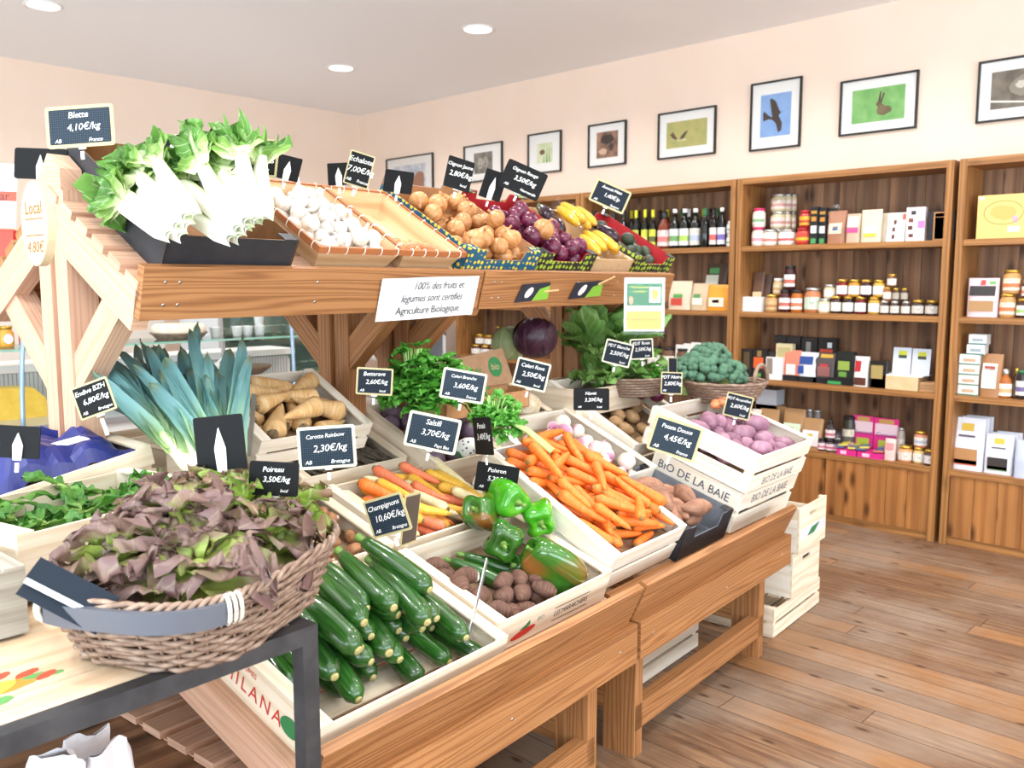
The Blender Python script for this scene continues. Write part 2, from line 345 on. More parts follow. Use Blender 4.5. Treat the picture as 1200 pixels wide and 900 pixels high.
for i, (x0, yt, yb, x1, mg, bgc, shp, lab) in enumerate(PICS):
    X = ROOM_X-.022; a = on_ax(x0, yt, 0, X); b = on_ax(x0, yb, 0, X); c = on_ax(x1, (yt+yb)/2, 0, X)
    W = a.y-c.y; H = a.z-b.z
    M = fr(Vector((0,-1,0)), Vector((0,0,1)), Vector((-1,0,0)), Vector((ROOM_X-.004, a.y, b.z)))
    e = empty('framed_picture', M, lab, 'picture'); f = .012
    part('frame', None, lambda: MB().box(0,W,0,f,0,.02).box(0,W,H-f,H,0,.02).box(0,f,f,H-f,0,.02).box(W-f,W,f,H-f,0,.02), BLK, e)
    part('mount', None, lambda: MB().box(f,W-f,f,H-f,0,.006), MATB, e)
    ix0, ix1, iy0, iy1 = mg[0]*W, (1-mg[0])*W, mg[1]*H, (1-mg[1])*H
    bgm = plain('photo_ground_%d'%i, bgc[0], .6, c2=bgc[1], scale=14)
    mb = MB().box(ix0, ix1, iy0, iy1, .006, .0075); cols = []
    for k, (cc, poly) in enumerate(shp):
        if cc not in cols: cols.append(cc)
        P = [(ix0+(ix1-ix0)*px, iy0+(iy1-iy0)*py) for px, py in poly]
        mb.prism(P, .0008, None, 1+cols.index(cc), .0075+.0004*k)
    part('photograph', None, lambda: mb, [bgm]+[plain('photo_ink_'+q[1:], q, .6, c2=q, scale=30) for q in cols], e)
    part('glass', None, lambda: MB().box(f,W-f,f,H-f,.014,.016), PANE, e)
# ------------------------------------------------------------------ wall shelving
SX = 5.48; SHZ = [.451, .896, 1.352, 1.795]; TOPZ = 2.248
def shelf_unit(y0, y1, lab):
    e = empty('shelf_unit', T(SX, y0, 0), lab, 'shelving'); W = y1-y0; D = ROOM_X-SX-.01; p = .04
    c = MB().box(0,D,0,p,0,TOPZ).box(0,D,W-p,W,0,TOPZ).box(0,D,p,W-p,TOPZ-p,TOPZ); bevel(part('carcass', None, lambda: c, SHELF, e))
    b = MB(); n = round((W-2*p)/.105); s = (W-2*p)/n
    for k in range(n): b.box(D-.014, D, p+k*s+.001, p+(k+1)*s-.001, .0, TOPZ-p)
    part('back_panel', None, lambda: b, BACK, e)
    for z in SHZ: bevel(part('shelf_board', None, lambda: MB().box(.004, D-.014, p, W-p, z-.035, z), SHELF, e))
    for (a, c2) in ((p+.003, W/2-.002), (W/2+.002, W-p-.003)):
        d = MB(); m = round((c2-a)/.13); q = (c2-a)/m
        for k in range(m): d.box(.012, .032, a+k*q+.001, a+(k+1)*q-.001, .05, SHZ[0]-.037)
        part('cupboard_door', None, lambda: d, DOORM, e)
    part('plinth', None, lambda: MB().box(.02,.04,p,W-p,0,.048), SHELF, e)
shelf_unit(1.735, 3.115, 'stained pine shelf unit full of jars, chocolate and magenta sweets trays')
shelf_unit(.33, 1.705, 'stained pine shelf unit at the right edge with muesli bags and tea boxes')
shelf_unit(3.125, 4.49, 'stained pine shelf unit holding the dark bottles, just behind the racks')
shelf_unit(4.50, 5.95, 'stained pine shelf unit farthest from the camera, beside the white metal shelving')
# ------------------------------------------------------------------ vegetable racks
SCREW = plain('zinc_screw', '#b9b7b0', .35, 1)
def rack(la, lb, ua, ub, lab, first):
    e = empty('display_rack', DM @ T(la, 0, 0), lab, 'display rack'); M = T(-la, 0, 0)
    L18 = M @ T(0,0,.48) @ Rx(18)
    # lower tier
    mb = MB().box(la, lb, -.045, -.012, .365, .49, M); bevel(part('front_board', None, lambda: mb, FIR, e), .003)
    lip = MB().box(la, lb, 0, .026, -.005, .135, M @ T(0,-.012,.488) @ Rx(24)); bevel(part('lip_board', None, lambda: lip, FIR, e), .003)
    sl = MB()
    for k in range(11): sl.box(la+.002, lb-.002, .03+k*.107, .03+k*.107+.078, .022, .042, L18)
    bevel(part('lower_slats', None, lambda: sl, FIR_LIT if first else FIR, e))
    for u in (la, lb-.045):
        bevel(part('slope_rail', None, lambda: MB().box(u, u+.045, .0, 1.22, -.045, .048 if u == la and first else .022, L18), FIR_LIT if first and u == la else FIR, e))
    if first:
        un = MB()
        for k in range(8): un.box(la, lb, .10+k*.115, .10+k*.115+.08, .435, .455, M)
        bevel(part('under_slats', None, lambda: un, FIR_LIT, e)); 
        bevel(part('under_rail', None, lambda: MB().box(la+.01, la+.05, .0, 1.08, .36, .435, M), FIR_LIT, e))
    bs = MB()
    for k in range(11): bs.box(la+.002, lb-.002, 2.30-(.03+k*.102)-.078, 2.30-(.03+k*.102), .50+k*.033, .52+k*.033, M)
    part('rear_slats', None, lambda: bs, FIR, e)
    # legs
    for u in (la+.045 if not first else la+.01, lb-.21):
        for w in (.0, 1.0, 2.2):
            bevel(part('leg', None, lambda: MB().box(u, u+.05, w, w+.12, 0, .40 if w == 0 else (.79 if w == 1.0 else .5), M), FIR, e), .003)
        bevel(part('floor_rail', None, lambda: MB().box(u, u+.05, .12, 1.0, .14, .22, M), FIR, e))
    bevel(part('stretcher', None, lambda: MB().box(la+.05, lb-.17, .0, .045, .09, .175, M), FIR, e), .003)
    bevel(part('rear_stretcher', None, lambda: MB().box(la+.05, lb-.17, .95, .99, .09, .175, M), FIR, e), .003)
    # upper tier
    U = M @ T(0,.70,1.55) @ Rx(30)
    bevel(part('upper_board', None, lambda: MB().box(ua, ub, -.034, -.004, -.10, .04, U @ T(0,.02,0) @ Rx(-14)), FIR, e), .003)
    us = MB(); ub_ = MB()
    V = M @ T(0,1.64,1.55) @ Rz(180) @ Rx(30)
    for k in range(6):
        us.box(ua-.004, ub, .0+k*.094, .0+k*.094+.066, -.024, 0, U @ T(0,0,0))
        ub_.box(-ub, -ua, .0+k*.094, .0+k*.094+.066, -.024, 0, V)
    bevel(part('upper_slats', None, lambda: us, FIR_LIT if first else FIR, e)); bevel(part('upper_rear_slats', None, lambda: ub_, FIR, e))
    part('rear_board', None, lambda: MB().box(-ub, -ua, -.034, -.004, -.10, .02, V), FIR, e)
    pu = (ua, ub-.29 if first else 1.14)
    for i, u in enumerate(pu):
        lm = FIR_LIT if first and i == 0 else FIR
        for (w0, sgn) in ((1.085, 1), (1.185, 1)):
            bevel(part('post', None, lambda: MB().box(u+.002, u+.085, w0, w0+.07, 0 if w0 > 1.1 else 0, 1.80 if w0 < 1.1 else 1.80, M), lm, e), .003)
        part('filler_strip', None, lambda: MB().box(u+.02, u+.07, 1.155, 1.185, .9, 1.76, M), FIR, e)
        # gable rafters
        raf = MB(); raf.box(u+.0, u+.045, -.01, .545, -.135, -.024, U); bevel(part('rafter', None, lambda: raf, lm, e), .002)
        raf2 = MB(); raf2.box(-u-.045, -u, -.01, .545, -.135, -.024, V); bevel(part('rafter', None, lambda: raf2, lm, e), .002)
        if i == 0 and first:
            bevel(part('ridge_block', None, lambda: MB().prism([(1.10,1.70),(1.24,1.70),(1.24,1.83),(1.17,1.905),(1.10,1.86)], .06, M @ fr(Vector((0,1,0)),Vector((0,0,1)),Vector((1,0,0)),Vector((u+.004,0,0)))), lm, e))
        for sg in (-1, 1):
            b = MB(); c0 = 1.12 if sg < 0 else 1.22; c1 = .80 if sg < 0 else 1.54
            b.plank((u+.035, c0, 1.26), (u+.035, c1, 1.545), .085, .06, (1,0,0), M)
            b2 = MB(); d = Vector((0, c1-c0, .285)).normalized(); n = Vector((0, -d.z, d.y))
            b2.box(0, .43, -.045, .045, 0, .06, M @ fr(d, n, Vector((1,0,0)), Vector((u+.008, c0, 1.26))))
            bevel(part('brace', None, lambda: b2, lm, e), .003)
    sc = MB()
    for u in (ua+.06, ua+.1, (ua+ub)/2-.1, ub-.12, (ua+ub)/2+.2): 
        for v in (.0, -.06): sc.lathe([(.0001,0),(.0045,0),(.0045,.002)], 8, U @ T(u+random.uniform(-.01,.01), .02-.033-.0 , v+random.uniform(-.01,.01)) @ Rx(90) @ T(0,0,-.001) if False else U @ T(0,.02,0) @ Rx(-14) @ T(u, -.033, v) @ Rx(90))
    for u in (la+.08, (la+lb)/2, lb-.1):
        sc.lathe([(.0001,0),(.0045,0),(.0045,.002)], 8, M @ T(u, -.044, .43) @ Rx(90))
    part('screws', None, lambda: sc, SCREW, e)
    return e
rack(-1.42, -.165, -1.34, -.055, 'slatted fir display rack nearest the camera, with the certification sheet on its upper board', True)
rack(-.145, 1.10, -.045, 1.36, 'slatted fir display rack farther back, ending beside the stacked floor crates', False)
# ------------------------------------------------------------------ crates
INKG = plain('green_print', '#2f7d46', .7); INKR = plain('red_print', '#c8352b', .7); INKB = plain('dark_blue_print', '#35425e', .7); INKK = plain('black_print', '#2a2724', .8)
STAPLE = plain('staple_wire', '#8f8f8c', .4, 1)
LINP = plain('brown_packing_paper', '#8b6f52', .85, c2='#7d6248', scale=40)
def liner(c, W, L, z): part('paper_liner', None, lambda: MB().box(.012, W-.012, .012, L-.012, .008, z-.001), LINP, c)
def crate(M, W, L, H, lab, style='slat', m=POP, name='wooden_crate', cat='crate', post_h=0, group=None, raise_=0.0):
    e = empty(name, M, lab, cat, group); t = .008
    for (x, y, a) in ((t, t, 0), (W-t, t, 90), (W-t, L-t, 180), (t, L-t, 270)):
        part('corner_post', None, lambda: MB().prism([(0,0),(.032,0),(0,.032)], H+post_h, T(x, y, 0) @ Rz(a)), m, e)
    def side(x0, x1, y0, y1, nm):
        if style == 'solid' or (style == 'mixed' and nm == 'end_board'):
            bevel(part(nm, None, lambda: MB().box(x0, x1, y0, y1, .004, H), m, e), .001)
        else:
            g = H*.12; h = (H-.004-g)/2
            bevel(part(nm, None, lambda: MB().box(x0, x1, y0, y1, .004, .004+h), m, e), .001)
            bevel(part(nm, None, lambda: MB().box(x0, x1, y0, y1, .004+h+g, H), m, e), .001)
    side(0, W, 0, t, 'side_board'); side(0, W, L-t, L, 'side_board')
    side(0, t, t, L-t, 'end_board'); side(W-t, W, t, L-t, 'end_board')
    b = MB(); n = 5; s = L/n
    for k in range(n): b.box(.002, W-.002, k*s+.006, (k+1)*s-.006, .001, .006)
    part('bottom_boards', None, lambda: b, m, e)
    for (x0, x1) in ((0, .036), (W-.036, W)):                       # doubled rails along both short rims
        bevel(part('rim_rail', None, lambda: MB().box(x0, x1, .0, L, H, H+.006), m, e), .001)
    return e
def place_low(u, s, n=.045, pitch=0, yaw=0): return LOW @ T(u, s, n) @ Rz(yaw) @ Rx(pitch)
CR = {}
CR['courgette'] = crate(place_low(-1.385, .035), .615, .455, .105, 'pale wooden crate of courgettes at the near end of the lower rack', 'mixed')
CR['pepper'] = crate(place_low(-.75, .085), .555, .40, .105, 'wooden crate holding green peppers and taro roots, printed with a red oval', 'solid')
CR['carrot'] = crate(place_low(-.185, .115, .05, 9.5), .47, .60, .145, 'tall pale crate heaped with orange carrots', 'slat', POPW)
CR['bio'] = crate(place_low(.74, .09, .045, 0, -1), .56, .42, .175, 'lower crate printed in dark letters, under the pink tuber crate at the rack end', 'slat', POPW)
CR['tuber'] = crate(place_low(.73, .08, .23, 0, -1), .56, .50, .16, 'white crate of pink tubers stacked on top at the rack end', 'slat', POPW, post_h=.0)
CR['mushroom'] = crate(place_low(-1.22, .53), .50, .39, .10, 'low wooden crate of brown mushrooms behind the lettuce basket', 'solid')
CR['rainbow'] = crate(place_low(-.69, .52), .50, .38, .10, 'wooden crate of yellow and orange mixed carrots', 'solid')
CR['turnip'] = crate(place_low(.135, .47, .05, 6), .56, .50, .13, 'washed white crate of round turnips between carrots and tubers', 'solid', POPW)
CR['salsify'] = crate(place_low(-.74, .96, .045, 3), .47, .42, .11, 'wooden crate of dark thin salsify roots under the parsnip crate', 'solid')
CR['beet'] = crate(place_low(-.25, .84, .05, 5), .375, .45, .13, 'wooden crate of purple beetroots beside the parsley bunches', 'solid')
CR['celeriac'] = crate(place_low(.14, .99, .09, 6), .48, .42, .13, 'wooden crate of knobbly celeriac behind the turnips', 'solid')
CR['potato'] = crate(place_low(.72, .62, .06, 10), .62, .52, .15, 'washed crate with a few potatoes behind the pink tubers', 'slat', POPW)
CR['parsnip'] = crate(place_low(-.90, 1.0, .20, 10), .45, .36, .10, 'pale crate of parsnips raised on another crate near the central post', 'mixed', POPW)
prop = crate(place_low(-1.30, .98, .045), .50, .40, .12, 'empty support crate below the parsnip crate', 'solid')
# printed marks
def mark(parent, body, size, m, M, **k): return text(body, size, m, parent, M, **k)
c = CR['courgette']; EM = T(-.0012, .455, 0) @ fr(Vector((0,-1,0)), Vector((0,0,1)), Vector((-1,0,0)), Vector((0,0,0)))
mark(c, 'MILANA', .05, INKR, EM @ T(.23, .045, 0), spacing=1.3); mark(c, 'FRUITS & LEGUMES', .018, INKR, EM @ T(.16, .088, 0))
part('label', None, lambda: MB().prism(blob(.37,.05,.035,.022,16,jit=0), .0008, EM), INKG, c)
c = CR['pepper']; FM = fr(Vector((1,0,0)), Vector((0,0,1)), Vector((0,-1,0)), Vector((0,-.0005,0)))
mark(c, 'LES MARAICHERS', .026, INKK, FM @ T(.36,.045,0) , spacing=.85)
part('label', None, lambda: MB().box(.27,.45,.066,.068,0,.0006,FM).box(.27,.45,.022,.024,0,.0006,FM), INKK, c)
part('label', None, lambda: MB().prism(blob(.13,.035,.055,.012,18,ang=.12,jit=0), .0008, FM), INKR, c)
part('label', None, lambda: MB().prism([(.11,.048),(.13,.056),(.15,.07),(.155,.055),(.14,.047)], .0008, FM), INKG, c)
mark(c, 'BIO', .02, INKG, FM @ T(.205,.058,0))
for k in ('bio',):
    c = CR[k]; mark(c, 'BIO DE LA BAIE', .052, INKB, FM @ T(.28,.137,0), spacing=1.0); 
    EL = T(-.0012, .42, 0) @ fr(Vector((0,-1,0)), Vector((0,0,1)), Vector((-1,0,0)), Vector((0,0,0)))
    mark(c, 'BIO DE LA BAIE', .05, INKB, EL @ T(.20,.135,0))
c = CR['tuber']; mark(c, 'BIO DE LA BAIE', .045, INKB, FM @ T(.28,.035,0)); EL = T(-.0012, .50, 0) @ fr(Vector((0,-1,0)), Vector((0,0,1)), Vector((-1,0,0)), Vector((0,0,0)))
mark(c, "producteurs bio de la baie", .022, plain('pale_green_print','#9cc3a2',.8), EL @ T(.28,.06,0))
# cardboard trays
KRAFT = plain('kraft_card', '#b88a5e', .8, c2='#ad7f54', scale=40); KRAFTP = plain('pale_kraft', '#cfae86', .8, c2='#c5a277', scale=40)
BLKC = plain('black_card', '#24262b', .55, c2='#2b2d33', scale=20); GREYC = plain('grey_card_side', '#6f747c', .6, c2='#787d85', scale=20)
def tray(M, W, L, H, outer, inner, lab, flap=.05, name='cardboard_tray', back=0, cat='cardboard box', lowfront=True, edge=None):
    e = empty(name, M, lab, cat); t = .005; fh = H*.6 if lowfront else H
    def wall(nm, poly_fn, inn): part(nm, None, poly_fn, outer, e)
    def pan(nm, F, Wd, lo, hi, c):
        poly = [(0,0),(Wd,0),(Wd,hi),(Wd-c,hi),(Wd-c-.012,lo),(c+.012,lo),(c,hi),(0,hi)]
        part(nm, None, lambda: MB().prism(poly, t/2, F), outer, e); part('lining', None, lambda: MB().prism(poly, t/2, F @ T(0,0,-t/2)), inner, e)
    pan('front_panel', fr(Vector((1,0,0)),Vector((0,0,1)),Vector((0,-1,0)),Vector((0,t/2,0))), W, fh, H, W*.22)
    pan('back_panel', fr(Vector((-1,0,0)),Vector((0,0,1)),Vector((0,1,0)),Vector((W,L-t/2,0))), W, fh+back, H+back, W*.22)
    pan('side_panel', fr(Vector((0,-1,0)),Vector((0,0,1)),Vector((-1,0,0)),Vector((t/2,L,0))), L, H, H, .05)
    pan('side_panel', fr(Vector((0,1,0)),Vector((0,0,1)),Vector((1,0,0)),Vector((W-t/2,0,0))), L, H, H, .05)
    part('base_panel', None, lambda: MB().box(t, W-t, t, L-t, .001, .005), inner, e)
    for (x, y) in ((0,0),(W-flap,0),(0,L-.04),(W-flap,L-.04)):
        part('corner_flap', None, lambda: MB().box(x+.001, x+flap-.001, y+.001, y+.04-.001, H+ (back if y > .1 else 0), H+.003+(back if y > .1 else 0)), outer, e)
    return e
def up(u, s, n=0, pitch=0, yaw=0): return UPF @ T(u, s, n) @ Rz(yaw) @ Rx(pitch)
def dotmat(name, base, dots, scale=55, thr=.28, third=None):
    t = NT(name); tc = t.n('ShaderNodeTexCoord').outputs['Object']
    vo = t.n('ShaderNodeTexVoronoi'); t.l(t.mapping(tc,(1,1,1.0)), vo.inputs['Vector']); vo.inputs['Scale'].default_value = scale; vo.inputs['Randomness'].default_value = .35
    c = t.mix(t.ramp(vo.outputs['Distance'], [(thr,(1,1,1)),(thr+.04,(0,0,0))]), rgb(base), rgb(dots))
    t.l(c, t.b.inputs['Base Color']); t.set(Roughness=.6); return t.m
BLUEP = dotmat('blue_card_with_yellow_fruit_print', '#1d5a77', '#e6d23c', 42, .3)
GREENP = dotmat('black_card_with_leaf_print', '#2a2c2a', '#a9c23c', 38, .36); REDC = plain('red_card', '#b3262c', .6)
TR = {}
TR['chard'] = tray(up(-1.27, .035), .40, .58, .115, BLKC, plain('brown_box_lining','#8a6038',.85,c2='#7d5530',scale=20), 'black cardboard box holding two heads of white-stemmed chard', lowfront=False)
TR['onion'] = tray(up(-.10, .06), .43, .52, .10, BLUEP, KRAFT, 'blue cardboard tray with yellow fruit print full of brown onions', .06, back=.05)
TR['red_onion'] = tray(up(.345, .07), .40, .50, .095, GREENP, REDC, 'leaf-printed tray with red lining holding red onions', .05, back=.03)
TR['corn'] = tray(up(.76, .08), .32, .50, .07, KRAFTP, KRAFTP, 'plain kraft tray with packed yellow corn and aubergines', .04, lowfront=False)
TR['avocado'] = tray(up(1.10, .08), .36, .48, .09, GREENP, REDC, 'leaf-printed red tray of avocados at the far end of the upper tier', .05, back=.0)
TR['sweet'] = tray(place_low(.29, .09, .045, 0, 0), .40, .42, .125, BLKC, GREYC, 'black cardboard box of sweet potatoes between carrots and white crates', .05)
# woven chip baskets
CHIP = wood('thin_woven_wood_chip', '#cda77a', '#b08658', '#e2c49c', 90, .9, .7, .35, 0, .2)
RIMB = plain('basket_rim_strip', '#a8673c', .5); CORD = plain('white_binding_cord', '#efe9de', .7)
def chip_basket(M, W, L, H, lab):
    e = empty('chip_basket', M, lab, 'basket'); i = .03
    def wallq(a, b, c, d):   # outer four points, offset inward
        mb = MB(); P = [Vector(p) for p in (a, b, c, d)]; n = (P[1]-P[0]).cross(P[3]-P[0]).normalized()*.003
        mb.add([p for p in P], [(0,1,2,3)], [(0,0),(W,0),(W,H),(0,H)], 0, False); mb.add([p-n for p in P], [(3,2,1,0)], [(0,0),(W,0),(W,H),(0,H)], 0, False)
        return mb
    b0, b1, b2, b3 = (i,i,0),(W-i,i,0),(W-i,L-i,0),(i,L-i,0); t0, t1, t2, t3 = (0,0,H),(W,0,H),(W,L,H),(0,L,H)
    for q in ((b0,b1,t1,t0),(b1,b2,t2,t1),(b2,b3,t3,t2),(b3,b0,t0,t3)): part('woven_side', None, lambda: wallq(*q), CHIP, e)
    part('base_panel', None, lambda: MB().box(i,W-i,i,L-i,0,.003), CHIP, e)
    part('rim', None, lambda: MB().box(-.004,W+.004,-.005,.004,H-.016,H+.004).box(-.004,W+.004,L-.004,L+.005,H-.016,H+.004).box(-.005,.004,-.004,L+.004,H-.016,H+.004).box(W-.004,W+.005,-.004,L+.004,H-.016,H+.004), RIMB, e)
    def loop(x, y, ax):
        pts = [(math.cos(a)*.009, math.sin(a)*.014) for a in [k*math.pi/4 for k in range(9)]]
        part('cord_loop', 'cordloop%d' % ax, lambda: MB().tube([((p if ax else 0), (0 if ax else p), q) for p, q in pts], .0017, 5, cap=False), CORD, e, T(x, y, H-.006))
    for k in range(5):
        loop(.03+(W-.06)*k/4, 0, 0); loop(.03+(W-.06)*k/4, L, 0)
    for k in range(7): loop(0, .03+(L-.06)*k/6, 1); loop(W, .03+(L-.06)*k/6, 1)
    
    return e
CB1 = chip_basket(up(-.765, .06), .345, .47, .085, 'woven chip basket heaped with white garlic bulbs')
CB2 = chip_basket(up(-.412, .06), .295, .47, .085, 'woven chip basket of shallots, mostly empty')

bpy.context.view_layer.update()
# ------------------------------------------------------------------ produce
def skin(name, stops, su=8, sv=2, detail=3, rough=.4, bump=.1, rnd=.12, dist=0, **k):
    t = NT(name); uv = t.n('ShaderNodeTexCoord').outputs['UV']
    f = t.noise(t.mapping(uv, (su, sv, 1)), 1.0, detail, .6, dist); c = t.ramp(f, [(p, rgb(q)) for p, q in stops])
    oi = t.n('ShaderNodeObjectInfo').outputs['Random']; hs = t.n('ShaderNodeHueSaturation'); t.l(c, hs.inputs['Color'])
    t.l(t.math('MULTIPLY_ADD', oi, rnd*2, 1-rnd), hs.inputs['Value']); t.l(hs.outputs[0], t.b.inputs['Base Color'])
    t.set(Roughness=rough); t.bump(f, bump, .003)
    for a, v in k.items(): t.set(**{a: v})
    MATS[name] = t.m; return t.m
def along(name, stops, noise_amt=.15, su=10, sv=3, rough=.5, bump=.1, rnd=.1, axis=1, **k):   # colour changes along the body
    t = NT(name); uv = t.n('ShaderNodeTexCoord').outputs['UV']; s = t.n('ShaderNodeSeparateXYZ'); t.l(uv, s.inputs[0])
    f = t.noise(t.mapping(uv, (su, sv, 1)), 1.0, 3); g = t.math('MULTIPLY_ADD', t.math('SUBTRACT', f, .5), noise_amt*2, s.outputs[axis])
    c = t.ramp(g, [(p, rgb(q)) for p, q in stops]); oi = t.n('ShaderNodeObjectInfo').outputs['Random']; hs = t.n('ShaderNodeHueSaturation'); t.l(c, hs.inputs['Color'])
    t.l(t.math('MULTIPLY_ADD', oi, rnd*2, 1-rnd), hs.inputs['Value']); t.l(hs.outputs[0], t.b.inputs['Base Color']); t.set(Roughness=rough); t.bump(f, bump, .002)
    for a, v in k.items(): t.set(**{a: v})
    MATS[name] = t.m; return t.m
def warpfn(sd, amp, fr_=12, bend=0, L=.2):
    o = Vector((sd*3.1, sd*1.7, sd*5.3))
    def f(p, t, a):
        d = mn.noise(p*fr_+o)*amp; n = Vector((p.x, p.y, 0)); n = n.normalized() if n.length > 1e-6 else Vector((0,0,1))
        q = p+n*d; q.x += bend*((t-.5)**2-.1); return q
    return f
AX = Ry(90)     # lathe axis z -> x
def root_mb(L, R, taper, sd, amp=.002, bend=.01, seg=14, n=12, tip=.12):
    prof = [(.0005, -L/2)]
    for i in range(n+1):
        t = i/n; r = R*(1-taper*t**1.2); r *= min(1, .55+6*t) if t < .08 else 1
        if t > .9: r *= 1-(t-.9)/.1*.8
        prof.append((max(r, .0008), -L/2+.002+t*(L-.004)))
    return MB().lathe(prof, seg, AX, warp=warpfn(sd, amp, 25, bend, L))
def round_mb(R, squash, sd, amp=.003, seg=20, n=14, neck=0, root=0, fr_=14, pinch=.0):
    prof = []
    if root: prof += [(.0006, -R*squash-root), (.0012, -R*squash-root*.5), (.003, -R*squash-.002)]
    for i in range(n+1):
        a = -math.pi/2+math.pi*i/n; r = R*math.cos(a); z = R*squash*math.sin(a)
        if i in (0, n): r = .004
        prof.append((r, z))
    if neck: prof[-1] = (.006, R*squash); prof += [(.004, R*squash+neck*.5), (.0055, R*squash+neck), (.0008, R*squash+neck*1.02)]
    return MB().lathe(prof, seg, None, warp=warpfn(sd, amp, fr_))
M_ = {}
M_['courg'] = skin('courgette_skin', [(.3,'#173d12'),(.5,'#24521a'),(.7,'#3f7029')], 26, 3, 4, .28, .05, .18, Coat_Weight=.4)
M_['courgend'] = plain('courgette_scar', '#c9bf85', .6, c2='#a89c5c', scale=200); M_['courgstem'] = plain('courgette_stem', '#6f9140', .55, c2='#5a7d33', scale=60)
M_['carrot'] = skin('carrot_skin', [(.3,'#e06a1c'),(.55,'#ee7f2c'),(.75,'#f59a4c')], 3, 26, 3, .5, .2, .1)
M_['carrtip'] = plain('carrot_crown', '#a8743a', .8, c2='#6e6a30', scale=150)
M_['yellowc'] = skin('yellow_carrot_skin', [(.3,'#e6a92a'),(.55,'#f0bd45'),(.75,'#f6d27a')], 3, 22, 3, .5, .15, .1)
M_['whitec'] = skin('white_carrot_skin', [(.3,'#e3cf96'),(.6,'#efe2b8'),(.8,'#f5edd2')], 3, 22, 3, .5, .15, .05)
M_['pinkc'] = skin('pink_orange_carrot_skin', [(.3,'#dc6b45'),(.6,'#e8835c'),(.8,'#f0a080')], 3, 22, 3, .5, .15, .08)
M_['parsnip'] = skin('parsnip_skin', [(.3,'#c79555'),(.5,'#dcb47c'),(.75,'#ecd3a8')], 3, 20, 4, .6, .3, .08)
M_['parscrown'] = plain('parsnip_crown', '#5c4c3c', .8, c2='#a78a62', scale=120)
M_['beet'] = skin('beet_skin', [(.3,'#4e3d4c'),(.55,'#6c5768'),(.8,'#8b7483')], 5, 5, 4, .65, .3, .15)
M_['taro'] = skin('taro_skin', [(.3,'#3f2a22'),(.5,'#6b4a3c'),(.75,'#94705f')], 2, 34, 4, .8, .8, .15)
M_['tarocut'] = plain('taro_cut_face', '#ead9cc', .6)
M_['sweet'] = skin('sweet_potato_skin', [(.3,'#7a5140'),(.5,'#9c7058'),(.75,'#b58b70')], 5, 5, 4, .7, .3, .12)
M_['salsify'] = skin('salsify_skin', [(.3,'#3c342b'),(.55,'#5f5447'),(.8,'#857867')], 4, 14, 3, .85, .4, .15)
M_['turnip'] = along('turnip_skin', [(.3,'#efe3cf'),(.52,'#ecdcd2'),(.66,'#c58aa6'),(.9,'#a9567f')], .12, 6, 3, .45, .05, .08)
M_['turnipw'] = along('white_turnip_skin', [(.3,'#f1e8d6'),(.6,'#efe2d4'),(.85,'#d9a9b5')], .1, 6, 3, .45, .05, .05)
M_['tuber'] = skin('pink_tuber_skin', [(.25,'#7f5266'),(.5,'#9d7186'),(.75,'#b794a0')], 4, 4, 4, .6, .1, .12)
M_['potato'] = skin('potato_skin', [(.3,'#a5805a'),(.55,'#bd9a70'),(.8,'#ccb08a')], 5, 5, 4, .75, .2, .1)
M_['celeriac'] = skin('celeriac_skin', [(.3,'#a88a5c'),(.45,'#d8c6a4'),(.7,'#ece1ca')], 9, 9, 5, .8, .7, .06)
M_['mushroom'] = skin('brown_mushroom_cap', [(.3,'#7d5236'),(.55,'#a5734c'),(.8,'#c79a72')], 4, 4, 4, .6, .1, .12)
M_['mushstem'] = plain('mushroom_stem', '#ead8c0', .8, c2='#d6bf9f', scale=60)
M_['garlic'] = skin('garlic_skin', [(.3,'#c9bfb4'),(.55,'#e2dcd4'),(.8,'#efece7')], 14, 2, 3, .6, .15, .03)
M_['shallot'] = skin('shallot_skin', [(.3,'#b9653a'),(.55,'#d48a5c'),(.8,'#e8b48e')], 12, 2, 3, .4, .15, .15)
M_['onion'] = skin('brown_onion_skin', [(.3,'#9c6230'),(.5,'#c08650'),(.75,'#d8ab7a')], 14, 1.5, 3, .35, .1, .12)
M_['redonion'] = skin('red_onion_skin', [(.3,'#3f0e26'),(.5,'#5e1a38'),(.75,'#823a58')], 14, 1.5, 3, .3, .1, .2)
M_['avocado'] = skin('avocado_skin', [(.3,'#1e2a1a'),(.55,'#2c3a25'),(.8,'#46553a')], 20, 20, 3, .5, .5, .2)
M_['aubergine'] = plain('aubergine_skin', '#24121f', .2, c2='#301a2a', scale=10)
M_['pepstem'] = plain('pepper_stem', '#7fa048', .5, c2='#5f8236', scale=60)
M_['pep1'] = skin('bright_green_pepper_skin', [(.3,'#2f8a14'),(.55,'#4aa61e'),(.8,'#72bf35')], 3, 2, 2, .15, .02, .08, Coat_Weight=.6)
M_['pep2'] = skin('dark_green_pepper_skin', [(.35,'#1c4a12'),(.6,'#2c6418'),(.85,'#4c8226')], 3, 2, 2, .15, .02, .08, Coat_Weight=.6)
M_['pep3'] = skin('green_pepper_turning_red_skin', [(.3,'#a5502a'),(.42,'#7a5a24'),(.5,'#356b1c'),(.8,'#24551a')], 1.6, 1.3, 2, .15, .02, .05, Coat_Weight=.6)

